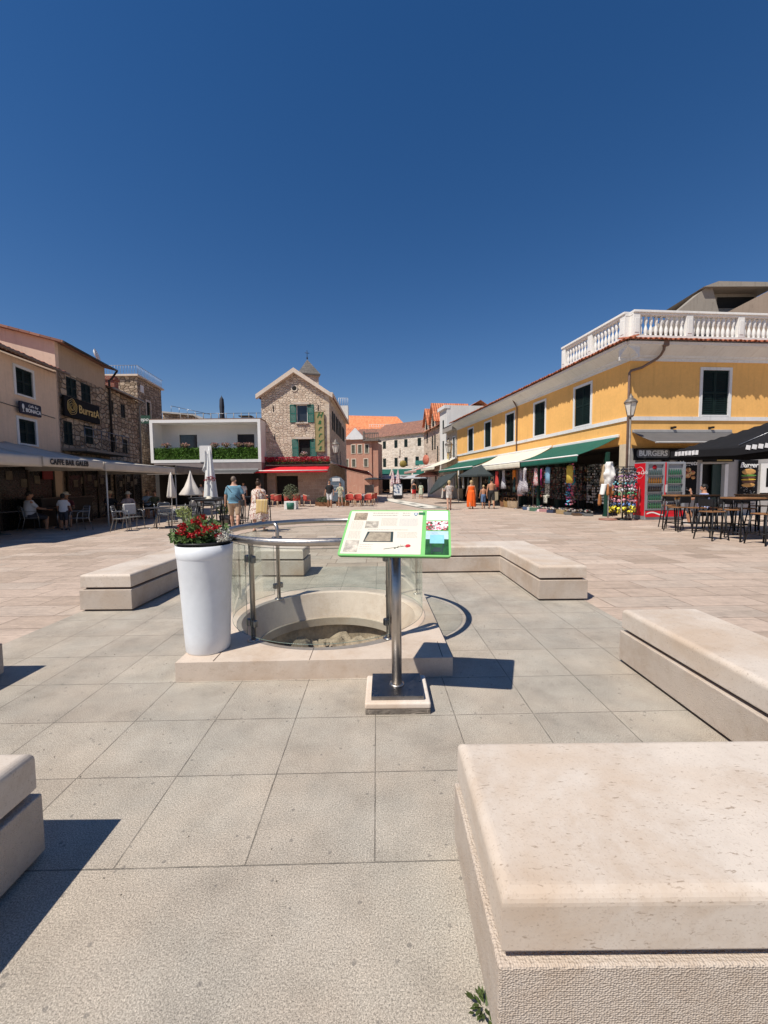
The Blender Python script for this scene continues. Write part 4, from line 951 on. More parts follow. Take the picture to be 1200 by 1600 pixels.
# corner stones
cs = MB(); z = 2.95; k = 0
while z < ez-.3:
    wq = .30 if k % 2 else .46; cs.box(HW-wq,HW+.015,-.015,.03,z,z+.30).box(HW-.1,HW+.016,.03,.46-wq+.3,z,z+.30); z += .31; k += 1
cs.build('corner_stones', mat_limestone('corner_stone',(.60,.50,.39),seed=9), b, bevel=.01)
for zz in (u1[2]-.06,): tag(None or MB().leaves(60, plantpt(0,0,0,.22,.09), .09, seed=8).build('flower_box', mat('dry_brown_plants',(.12,.09,.05),.8,0,.5,9), loc=(hx+(u1[0]+u1[1])/2,hy-.16,u1[2]+.03)), 'dry little plant box under the upper green-shuttered window', 'flower box')
o = thing('flower_box', 'flower box of white and pink flowers on the sill of the lower green-shuttered window', 'flower box', (hx+3.3,hy-.25,l1[2]+.02))
MB().box(-.3,.3,-.1,.1,-.1,.08).build('trough', mat('terracotta_trough',(.12,.07,.05)), o)
MB().leaves(160, plantpt(0,0,.13,.33,.16), .08, seed=9).build('foliage', LEAF, o); MB().leaves(90, plantpt(.03,-.08,.2,.30,.17), .07, asp=.8, seed=10).build('blossoms', mat_print('pink_white_blossom',(.7,.6,.6),(.6,.1,.15),9), o)
# long red flower trough above the awning
o = thing('flower_trough', 'long trough of dense red flowers above the red awning', 'flower box', (hx,hy-.28,0))
MB().box(.15,HW+.0,-.14,.14,3.12,3.30).build('trough', BLACKM, o)
def longpt(r): return (r.uniform(.1,HW+.02), r.uniform(-.26,.22), 3.42+abs(r.gauss(0,.12))+.0)
mb = MB(); mb.leaves(2600, lambda r:(r.uniform(.1,HW+.02), r.uniform(-.25,.2), r.uniform(3.18,3.5)), .09, seed=11); mb.build('foliage', LEAF, o)
mb = MB(); mb.leaves(2600, lambda r:(r.uniform(.1,HW+.02), r.uniform(-.32,.2), r.uniform(3.34,3.72)), .085, asp=.8, seed=12); mb.build('blossoms', mat('bright_red_blossom',(.42,.012,.035),.6,0,.9,30), o)
# vertical board reading Harry's
o = thing('vertical_sign', "tall narrow gilt board with green letters on the stone restaurant", 'sign', (hx+4.57,hy-.14,0))
MB().box(-.33,.33,-.03,.03,4.15,7.18).build('board', mat('gilt_board',(.36,.29,.13),.5,.1,.15), o)
MB().box(-.36,-.33,-.05,.05,4.12,7.21).box(.33,.36,-.05,.05,4.12,7.21).box(-.33,.33,-.05,.05,7.18,7.21).box(-.33,.33,-.05,.05,4.12,4.15).build('frame', mat('gilt_frame',(.30,.24,.10),.5,.2), o)
for i, chh in enumerate("Harry's".replace("y'","y")): 
    text(chh, .56, mat('sign_green',(.02,.13,.04)), o, (-.0,-.04,6.93-i*.50), (PI/2,0,0), 'letter', .008, .35, bold=.012)
text("'", .5, mat('sign_green',()), o, (.22,-.04,4.92), (PI/2,0,0), 'letter', .008, .35, bold=.012)
# red awning on the front
def awning(nm, lab, loc, rz, W, z0, z1, proj, m, valance=.18, mv=None, bar=WHITE, wavy=0, group=None, arms=True, text_=None, box=True, ribs=0, fold=.04):
    """local x along the wall 0..W, y negative outwards"""
    a = thing(nm, lab, 'awning', loc, rz, group)
    def f(u,v): return (u*W, -proj*v, z0+(z1-z0)*v - fold*math.sin(v*PI) - .012*abs(math.sin(u*W*2.2))*math.sin(v*PI))
    mb = MB(); mb.sheet(max(4,int(W*5)), 8, f); mb.build('canopy', m, a, solid=.008)
    if valance:
        mb = MB(); mb.sheet(max(4,int(W*8)), 3, lambda u,v: (u*W, -proj-.01-.015*math.sin(u*W*9)*v, z1-.03-valance*v-(.025*abs(math.sin(u*W*PI/.25))*v if wavy else 0))); mb.build('valance', mv or m, a, solid=.006)
    MB().tube([(0,-proj,z1-.01),(W,-proj,z1-.01)], .035, 8).build('front_bar', bar, a)
    if box: MB().box(0,W,-.12,-.005,z0-.06,z0+.07).build('cassette', bar, a, bevel=.02)
    if arms:
        for x in (W*.12, W*.88):
            MB().tube([(x,-.05,z0-.12),(x+ (.25 if x<W/2 else -.25),-proj*.55,(z0+z1)/2-.22),(x,-proj+.03,z1-.03)], .022, 6).build('arm', STEEL_D, a)
    return a
REDC = mat('red_awning_cloth',(.62,.012,.022),.8,0,.08,2); GRNC = mat('green_awning_cloth',(.006,.095,.065),.8,0,.10,1.5); CRM = mat('cream_awning_cloth',(.68,.64,.52),.85,0,.07,1.5,0,40,.3,.2,(.4,.34,.26)); GRYC = mat('grey_awning_cloth',(.105,.10,.10),.85,0,.08)
aw = awning('front_awning', 'bright red awning on the front of the stone restaurant', (hx-.2,hy-.02,0), 0, HW+.2, 3.08, 2.62, 1.5, REDC, .14)
aw = awning('side_awning', 'dark red awning over the tables along the side of the stone restaurant', (hx+HW+.02,hy-.1,0), PI/2, 13.5, 3.25, 2.55, 3.0, mat('dark_red_cloth',(.22,.01,.015),.85,0,.15), .18)
# church spire behind
o = thing('bell_tower', 'stone bell tower with a pointed grey pyramid roof and small cross behind the stone restaurant', 'tower', (-8.45,47,0), R(20))
MB().box(-1.05,1.05,-1.05,1.05,0,13.6).build('wall', HS, o)
MB().box(-1.2,1.2,-1.2,1.2,13.6,13.75).build('cornice', CONC, o)
MB().add([(-1.25,-1.25,13.75),(1.25,-1.25,13.75),(1.25,1.25,13.75),(-1.25,1.25,13.75),(0,0,15.6)],[(0,1,4),(1,2,4),(2,3,4),(3,0,4)]).build('spire', mat_stone('grey_roof_slabs',[(.16,.15,.14),(.22,.2,.18)],.5,.3,.01,(.1,.1,.1)), o)
MB().tube([(0,0,15.5),(0,0,16.6)],.03,5).tube([(-.25,0,16.3),(.25,0,16.3)],.03,5).ell((0,0,15.75),(.1,.1,.1)).build('cross', BLACKM, o)
o = MB().box(-.5,.5,-.4,.4,8.6,10.1); 
for i in range(6): o.tube([(-.5+i*.2,-.4,10.1),(-.5+i*.2,-.4,10.9)],.02,4)
o.tube([(-.5,-.4,10.9),(.5,-.4,10.9)],.02,4)
tag(o.build('chimney_terrace', WPL, loc=(-4.3,45.5,0)), 'small white railed roof block behind the right slope of the stone restaurant', 'terrace')

# ---------- modern white framed café building
wx0, wy0 = -17.6, 31.2; WW = 8.35
b = thing('white_cafe_building', 'modern white box-framed building with a green hedge on its balcony', 'building', (wx0,wy0,0), 0)
FRZ0, FRZ1 = 3.28, 6.5
WB = mat('white_box_paint',(.74,.73,.71),.6,0,.05,1,0,40,.3,.12,(.5,.46,.42))
mb = MB(); t = .22
mb.box(0,WW,0,8,FRZ1-t,FRZ1).box(0,WW,0,1.6,FRZ0,FRZ0+t).box(0,t,0,8,FRZ0+t,FRZ1-t).box(WW-t,WW,0,8,FRZ0+t,FRZ1-t)
mb.build('box_frame', WB, b)
mb = MB(); wall(mb, t, WW-t, FRZ0+t, FRZ1-t, [(1.55,2.95,FRZ0+.9,FRZ1-.95),(6.1,7.45,FRZ0+.9,FRZ1-.95)], .15, .3, 1.35); mb.build('wall', WB, b)
for a,c_ in ((1.55,2.95),(6.1,7.45)): MB().box(a,c_,1.48,1.52,FRZ0+.9,FRZ1-.95).build('window', GLASSD, b)
MB().box(-.05,WW+.02,.1,9,FRZ1+.003,FRZ1+.09).build('roof_edge', mat('brown_roof_edge',(.20,.13,.09)), b)
hd = MB(); hd.box(t+.02,WW-t-.02,.16,.36,FRZ0+t,4.35)
hd.leaves(7000, lambda r:(r.uniform(t,WW-t), r.uniform(.03,.2), r.uniform(FRZ0+t,4.42)), .11, seed=21)
tag(hd.build('hedge', mat('hedge_leaf',(.09,.20,.02),.7,0,.6,7)), 'bright green hedge panel along the balcony of the white box building', 'hedge').location = (wx0,wy0,0)
MB().box(3.72,4.62,-.05,.45,FRZ0+.05,4.55).build('white_pier', WB, b)
MB().box(t,WW,.02,8,2.6,3.27).build('fascia', mat('taupe_fascia',(.24,.20,.19)), b)
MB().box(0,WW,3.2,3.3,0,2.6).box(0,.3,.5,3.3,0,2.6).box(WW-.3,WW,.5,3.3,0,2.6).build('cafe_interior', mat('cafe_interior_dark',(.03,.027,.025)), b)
for i,x in enumerate((1.15,2.6,4.85,5.7,6.6,7.4)):
    o = thing('balcony_flower_pot', 'pink flowering pot on the white box balcony, number %s from its left' % ('one two three four five six'.split()[i]), 'flower pot', (wx0+x,wy0+.12,4.42), 0, 'flower pots on the balcony')
    o['label'] = ['leftmost pink flower pot on the balcony hedge, left of the first window','pink flower pot on the balcony hedge at the right of the first window','small flower pot just right of the white pier on the balcony','flower pot in the gap left of the second balcony window','flower pot below the left half of the second balcony window','pink flower pot at the right end of the balcony hedge'][i]
    MB().lathe([(.0,0),(.1,0),(.14,.16)],10).build('pot', mat('terracotta_trough',()), o)
    MB().leaves(120, plantpt(0,0,.18,.36,.16), .10, seed=30+i).build('foliage', mat('dry_leaf',(.14,.12,.05),.8,0,.5,9), o)
    MB().leaves(70, plantpt(0,-.05,.25,.36,.12), .09, asp=.8, seed=50+i).build('blossoms', mat('dusty_pink_blossom',(.50,.26,.22),.7,0,.4,9), o)
aw = awning('cafe_awning', 'dark grey awning under the white box balcony', (wx0+.4,wy0+.0,0), 0, WW-.6, 2.72, 2.42, 1.3, mat('black_awning_cloth',(.07,.07,.07),.8), .0, bar=mat('grey_bar',(.35,.34,.33)))
# roof terrace things on the white box
for i,(x,y,h) in enumerate(((4.3,3.0,2.3),)):
    o = thing('closed_parasol', 'dark closed parasol standing on the flat roof above the white box', 'parasol', (wx0+x+.05,wy0+y,FRZ1))
    MB().tube([(0,0,0),(0,0,h+.1)], .03, 6).build('pole', BLACKM, o)
    MB().lathe([(.05,h),(.14,h-.2),(.17,h-.8),(.15,h-1.3),(.19,h-1.9),(.16,h-1.95)], 12, wave=.2, wn=5).build('canopy', mat('navy_cloth',(.03,.035,.05),.8), o)
o = thing('roof_railing', 'low metal and post railing along the roof of the white box building', 'railing', (wx0,wy0,FRZ1))
mb = MB()
for i in range(12): MB().tube([(1.6+i*.6,1.6,.08),(1.6+i*.6,1.6,.75)], .03, 5).build('post', mat('old_posts',(.3,.27,.24)), o)
MB().tube([(1.6,1.6,.72),(8.2,1.6,.72)],.02,5).build('rail', STEEL_D, o)
o = MB().box(-.5,.5,-.4,.4,-.03,.03).tube([(-.4,0,-.4),(-.4,0,0)],.02,4).tube([(.4,0,-.4),(.4,0,0)],.02,4)
tag(o.build('roof_table', BLACKM, loc=(wx0+6.6,wy0+2.2,FRZ1+.55)), 'small dark table on the roof of the white box building', 'table')

# ---------- left row. frame: local x towards far end, y = into the houses (-X)... face looks to +X
ldir = Vector((-.133,1,0)).normalized()
def lrow(Y, nm, lab): return thing(nm, lab, 'house', (-11.2-.133*Y, Y, 0), math.atan2(ldir.y, ldir.x))
k_ = ldir.y
BEI = mat_plaster('beige_plaster',(.74,.55,.40),(.30,.23,.16),.2,.3)
# beige house Y 8..17.2
b = lrow(8.0, 'beige_house', 'beige plastered house with two dark windows and white surrounds at the left edge')
def lx(Y): return (Y-8.0)/k_
L = lx(17.25); H_ = [(lx(15.0),lx(15.85),4.88,5.82),(lx(15.0),lx(15.85),3.1,3.98),(lx(11.5),lx(12.4),4.88,5.82),(lx(11.5),lx(12.4),3.1,3.98)]
mb = MB(); wall(mb, 0, L, 0, 6.15, [(h[0],h[1],h[2],h[3]) for h in H_]+[(.5,4.2,0,2.3),(5.5,8.8,0,2.3)], .14, th=5.0); mb.build('wall', BEI, b)
for h in H_: shutters(b, h[0], h[1], h[2], h[3], SHUT, .02, CORN, .10, .03)
MB().box(.4,9,.9,1.0,0,2.4).build('interior_shade_panel', DARK, b)  # near-black panel standing in for the unlit shop interior
mb = MB(); eave_tiles(mb, 0, L+.0, -.42, 6.18, .55); mb.build('eave_tiles', TILEE, b)
MB().tube([(0,-.5,6.14),(L,-.5,6.14)],.055,8).build('gutter', mat('old_gutter',(.22,.16,.12),.5,.3), b)
mb = MB(); mb.quad((0,-.1,6.25),(L,-.1,6.25),(L,5,8.2),(0,5,8.2)).quad((0,5,8.2),(L,5,8.2),(L,5,6.0),(0,5,6.0)); mb.build('roof', TILE, b)
MB().tube([(-1,-.06,4.62),(L-.3,-.06,4.30)],.012,4).build('cable', BLACKM, b)
# taller stone house Y 17.3..21.2, with a rendered gable side facing the viewer
b = lrow(17.3, 'tall_stone_house', 'tall brown stone house with dark shutters, rendered side wall and a gilt lettered sign')
def lx(Y): return (Y-17.3)/k_
BS = mat_rubble('brown_rubble',[(.36,.26,.19),(.52,.40,.29),(.64,.51,.38),(.31,.23,.16),(.56,.44,.32)], 2.6, 1.7, (.17,.125,.09), .06, 1.1, seed=5)
L = lx(21.1); H_ = [(lx(17.9),lx(18.62),5.42,6.25),(lx(18.95),lx(19.7),5.42,6.25),(lx(17.55),lx(18.15),3.3,4.32),(lx(19.0),lx(19.7),3.5,4.35)]
mb = MB(); wall(mb, 0, L, 0, 6.4, [(a,c,d-.0,e) for a,c,d,e in H_]+[(.5,3.0,0,2.4)], .15, th=.4); mb.build('wall', BS, b)
MB().box(0,L,.02,.42,6.4,7.5).build('upper_wall', mat_plaster('brown_render_wall',(.44,.33,.24),(.2,.15,.1),.5,.3), b)
PINKR = mat_plaster('pinkish_render',(.72,.55,.43),(.36,.27,.2),.3,.25)
MB().vprism([(0,0),(.25,0),(.25,1),(0,1)],0,.1)
sdw = MB(); n_ = 4
sdw.add([(-.02,.0,0),(-.02,.0,7.5),(-.02,9,9.6),(-.02,9,0),(.2,.0,0),(.2,.0,7.5),(.2,9,9.6),(.2,9,0)],[(0,3,2,1),(4,5,6,7),(0,1,5,4),(1,2,6,5)])
sdw.build('side_wall', PINKR, b)
mb = MB(); mb.quad((-.25,-.45,7.42),(L+.15,-.45,7.42),(L+.15,9,9.75),(-.25,9,9.75)); mb.build('roof', TILE3, b, solid=.09)
MB().tube([(-.25,-.48,7.40),(L+.2,-.48,7.40),(L+.2,-.2,7.0),(L+.2,-.07,6.9),(L+.2,-.07,3.2)],.05,8).build('gutter', mat('dark_gutter',(.04,.035,.035),.5,.3), b)
for h in H_: shutters(b, *h, SHUT, .0, None)
MB().box(.0,L,-1.0,.0,3.02,3.12).build('balcony', mat('balcony_concrete',(.20,.17,.14)), b)
rl = MB()
for i in range(7): rl.tube([(i*L/6,-.95,3.3),(i*L/6,-.95,4.0)],.018,5)
rl.tube([(0,-.95,4.0),(L,-.95,4.0)],.022,5).tube([(0,-.95,3.65),(L,-.95,3.65)],.012,5); rl.build('railing', STEEL_D, b)
MB().lathe([(.0,0),(.2,.04),(.3,.13)], 14).build('satellite_dish', mat('dish_white',()), b, loc=(L-.3,.3,8.0), rot=(1.2,.5,0))
# stone house Y 21.1..24.6
b = lrow(21.12, 'low_stone_house', 'lower brown stone house with four dark windows and a red brick chimney')
def lx(Y): return (Y-21.12)/k_
L = lx(24.6); H_ = [(lx(21.3),lx(21.75),5.25,6.0),(lx(22.5),lx(23.0),5.25,6.0),(lx(21.3),lx(21.75),3.4,4.1),(lx(22.5),lx(23.05),3.3,4.1)]
mb = MB(); wall(mb, 0, L, 0, 6.5, H_, .15, th=4); mb.build('wall', BS, b)
for h in H_: shutters(b, *h, mat('near_black_shutter',(.012,.014,.014)), .03, None)
mb = MB(); mb.quad((0,-.3,6.5),(L,-.3,6.5),(L,4,7.8),(0,4,7.8)); mb.build('roof', TILE3, b, solid=.08)
MB().tube([(0,-.34,6.5),(L-.1,-.34,6.5),(L-.1,-.1,6.2),(L-.1,-.07,2.5)],.05,8).build('gutter', mat('grey_gutter',(.28,.27,.26),.5,.3), b)
MB().box(L-.55,L-.05,1.0,1.5,6.6,7.85).box(L-.61,L+.01,.94,1.56,7.62,7.74).build('chimney', mat_stone('red_brick',[(.35,.09,.05),(.45,.13,.08)],.22,.07,.01,(.4,.33,.28)), b)
# terrace house, standing farther back across a lane
b = thing('terrace_house', 'tall stone house with a railed roof terrace behind the left end of the white box', 'house', (-18.85,32,0), 0)
TS = BS
mb = MB(); wall(mb, -5, 0, 0, 9.95, [(-.95,-.5,6.95,8.35),(-.75,-.35,4.3,5.6)], .15, th=.4)
mb.build('wall', TS, b)
shutters(b, -.95,-.5,6.95,8.35, SHUT, .03, None); shutters(b, -.75,-.35,4.3,5.6, SHUT, .03, mat('pale_stone_surround',(.6,.52,.42)), .08)
ra = R(97.6); mb = MB(); wall(mb, 0, 4.6, 0, 9.95, [(1.5,2.2,6.9,8.35)], .15, th=.4); mb.build('side_wall', TS, b, rot=(0,0,ra), loc=(.003,.0,0))
wv = MB().box(1.5,2.2,.10,.13,6.9,8.35).box(1.82,1.88,.05,.1,6.9,8.35).build('window', SHUT, b, rot=(0,0,ra)); MB().box(1.35,1.5,-.03,.1,6.8,8.5).box(2.2,2.35,-.03,.1,6.8,8.5).box(1.5,2.2,-.03,.1,8.35,8.5).build('frame', mat('pale_stone_surround',()), wv)
MB().prism([(-5,-.2),(.2,-.2),(-.42,4.75),(-5,4.75)], 9.95, 10.08).build('terrace_slab', mat_plaster('stone_verge',()), b)
rl = MB()
for i in range(24): rl.tube([(-4.8+i*.215,-.1,10.08),(-4.8+i*.215,-.1,10.75)],.014,4)
for i in range(20): rl.tube([(.14-.031*i,-.1+i*.235,10.08),(.14-.031*i,-.1+i*.235,10.75)],.014,4)
rl.tube([(-5,-.1,10.75),(.14,-.1,10.75),(-.46,4.6,10.75)],.02,4); rl.build('railing', mat('grey_iron',(.3,.3,.32),.5,.4), b)
MB().box(.5,1.1,-.03,-.005,8.9,9.45).build('plaque', WHITE, b, rot=(0,0,ra))
o = thing('wall_sign', 'small dark green sign board lettered in white on the corner of the terrace house', 'sign', (-18.7,31.9,0))
MB().box(-.35,.85,-.06,-.01,6.35,6.95).build('board', mat('sign_dark_green',(.01,.05,.03)), o); text('Bepo', .42, mat('sign_white',(.8,.8,.76)), o, (.25,-.065,6.65), extrude=.006, shear=.3)
# small gables behind, left of the box
b = thing('back_houses', 'low grey stone gables and sheds beyond the terrace house', 'house', (-22.3,42,0))
MB().vprism([(0,0),(6,0),(6,7.0),(3.2,8.6),(0,8.9)],0,.4).build('wall', TS, b)
mb = MB(); mb.quad((0,-.3,9.0),(3.2,-.3,8.7),(3.2,5,8.7),(0,5,9.0)).quad((3.2,-.3,8.7),(6.2,-.3,7.1),(6.2,5,7.1),(3.2,5,8.7)); mb.build('roof', mat('pale_grey_roof',(.42,.40,.37)), b, solid=.15)
rl = MB().tube([(1,-.2,9.6),(5,-.2,8.7)],.025,4)
for i in range(6): rl.tube([(1+i*.8,-.2,8.6-.15*i),(1+i*.8,-.2,9.6-.18*i)],.02,4)
rl.build('railing', STEEL_D, b)
# ================================================================== furniture builders
ALU = mat('dull_aluminium',(.30,.30,.30),.4,.9,.15); ALUS = mat('grey_slat',(.20,.20,.20),.5,.4,.2)
def metal_chair(label, loc, rz, group):
    t = thing('metal_armchair', label, 'chair', loc, rz, group)      # faces +y
    for s_ in (-1,1):
        MB().tube([(s_*.27,.22,0),(s_*.25,.20,.42),(s_*.25,.16,.62),(s_*.25,.08,.66),(s_*.25,-.16,.66),(s_*.235,-.22,.70)], .012, 6).build('arm_frame', ALU, t)
        MB().tube([(s_*.26,-.27,0),(s_*.22,-.17,.42),(s_*.21,-.22,.80),(s_*.17,-.24,.84),(0,-.245,.85)], .012, 6).build('leg', ALU, t)
    s1 = MB()
    for i in range(7): s1.box(-.22,.22,-.19+i*.06,-.145+i*.06,.425,.44)
    s1.tube([(-.23,-.2,.425),(-.23,.22,.425),(.23,.22,.425),(.23,-.2,.425)],.011,6); s1.build('seat', ALUS, t)
    s2 = MB()
    for i in range(5): s2.obox((0,-.195-.012*i,.52+i*.07),(.42,.012,.05),(.15,0,0))
    s2.build('backrest', ALUS, t); return t
def small_table(label, loc, r, h, mtop, group, square=True, mleg=None):
    t = thing('cafe_table', label, 'table', loc, 0, group)
    if square: MB().box(-r,r,-r,r,h-.025,h).build('tabletop', mtop, t, bevel=.006)
    else: MB().lathe([(0,h-.025),(r,h-.025),(r,h),(0,h)],28).build('tabletop', mtop, t)
    MB().tube([(0,0,.02),(0,0,h-.025)],.025,8).build('column', mleg or STEEL_D, t)
    for k in range(4):
        a = PI/4+k*PI/2; MB().tube([(0,0,.05),(.28*math.cos(a),.28*math.sin(a),.015)],.016,6).build('foot', mleg or STEEL_D, t)
    return t
RED_R = mat('red_rattan',(.46,.07,.05),.7,0,.3,20,.4,60); CRE_R = mat('cream_cane',(.62,.45,.30),.6,0,.2,10)
def rattan_chair(label, loc, rz, group):
    t = thing('rattan_chair', label, 'chair', loc, rz, group)
    for (x,y) in ((-.22,.2),(.22,.2),(-.2,-.2),(.2,-.2)): MB().tube([(x*1.12,y*1.15,0),(x,y,.42)],.017,6).build('leg', CRE_R, t)
    MB().lathe([(0,.40),(.25,.41),(.265,.435),(.25,.455),(0,.46)],18).build('seat', RED_R, t)
    MB().sheet(14,5,lambda u,v:(.27*math.sin((u-.5)*2.9)*(1+.06*v), -.27*math.cos((u-.5)*2.9)*(1+.1*v)+.02, .46+.40*v*(.62+.38*math.cos((u-.5)*2.6)))).build('backrest', RED_R, t, solid=.02)
    MB().tube([(.27*math.sin((i/12-.5)*3.4)*1.08, -.27*math.cos((i/12-.5)*3.4)*1.12+.02, .46+.41*(.60+.40*math.cos((i/12-.5)*2.7))) for i in range(13)],.017,6).build('arm_rim', CRE_R, t)
    return t
def bar_stool(label, loc, rz, group, h=.76, wood=None, back=False, m=BLACKM):
    t = thing('bar_stool', label, 'stool', loc, rz, group); a = .15 if not back else .19
    MB().box(-a,a,-a,a,h-.03,h).build('seat', wood or m, t, bevel=.012)
    for (x,y) in ((-1,-1),(1,-1),(1,1),(-1,1)): MB().tube([(x*(a-.02),y*(a-.02),h-.03),(x*(a+.055),y*(a+.055),0)],[.022,.016],6).build('leg', m, t)
    z = .26; q = a+.035; MB().tube([(-q,-q,z),(q,-q,z),(q,q,z),(-q,q,z)],.011,5,closed=True).build('footrest', m, t)
    if back:
        for x in (-1,1): MB().tube([(x*(a-.02),-a+.02,h),(x*(a-.02),-a-.02,h+.30)],.013,5).build('back_post', m, t)
        MB().box(-a+.01,a-.01,-a-.035,-a-.015,h+.12,h+.30).build('backrest', m, t, bevel=.008)
    return t
def high_table(label, loc, rz, w_, d, h, mtop, group):
    t = thing('high_table', label, 'table', loc, rz, group)
    MB().box(-w_/2,w_/2,-d/2,d/2,h-.04,h).build('tabletop', mtop, t, bevel=.006)
    MB().box(-w_/2+.02,w_/2-.02,-d/2+.02,d/2-.02,h-.075,h-.041).build('apron', BLACKM, t)
    for x in (-1,1):
        for y in (-1,1): MB().tube([(x*(w_/2-.06),y*(d/2-.06),h-.05),(x*(w_/2-.03),y*(d/2-.03),0)],.02,6).build('leg', BLACKM, t)
        MB().tube([(x*(w_/2-.04),-d/2+.04,.22),(x*(w_/2-.04),d/2-.04,.22)],.012,5).build('rail', BLACKM, t)
    return t
def closed_parasol(label, loc, zt, zb, r, m, pole=.02, nf=6, base=True, mb_=None):
    t = thing('closed_parasol', label, 'parasol', loc)
    MB().tube([(0,0,0),(0,0,zt+.05)],pole,8).build('pole', mb_ or mat('pale_pole',(.6,.6,.58)), t)
    L = zt-zb; prof = [(.02,zt),(.05,zt-.06*L),(r*.45,zt-.25*L),(r*.75,zt-.6*L),(r,zt-.93*L),(r*.9,zb)]
    if nf == 4: prof = [(.02,zt),(.04,zt-.06*L),(r*.22,zt-.28*L),(r*.5,zt-.62*L),(r*.95,zt-.95*L),(r*.9,zb)]
    MB().lathe(prof, 36, wave=.22, wn=nf).build('canopy', m, t)
    if base: MB().lathe([(0,0),(.24,0),(.24,.05),(.05,.08),(0,.08)],20).build('base', CONC, t)
    return t
# ================================================================== people
def cap(mb, p0, p1, r0, r1, n=12):
    p0, p1 = Vector(p0), Vector(p1); d = (p1-p0).normalized()
    pts, rs = [], []
    for a in (-.98,-.8,-.5,0): pts.append(p0+d*r0*a); rs.append(r0*math.sqrt(1-a*a))
    for a in (0,.5,.8,.98): pts.append(p1+d*r1*a); rs.append(r1*math.sqrt(1-a*a))
    mb.tube(pts, rs, n)
def loft(mb, rings, n=20):
    """rings: (x,y,z,rx,ry)"""
    vs = [(x+rx*math.cos(2*PI*j/n), y+ry*math.sin(2*PI*j/n), z) for (x,y,z,rx,ry) in rings for j in range(n)]
    fs = [(i*n+j,i*n+(j+1)%n,(i+1)*n+(j+1)%n,(i+1)*n+j) for i in range(len(rings)-1) for j in range(n)]
    fs += [tuple(range(n))[::-1], tuple((len(rings)-1)*n+j for j in range(n))]
    mb.add(vs, fs, 0, True)
SKIN = mat('tanned_skin',(.44,.22,.13),.55,0,.08,6); SKIN2 = mat('light_skin',(.56,.32,.22),.55,0,.08,6)
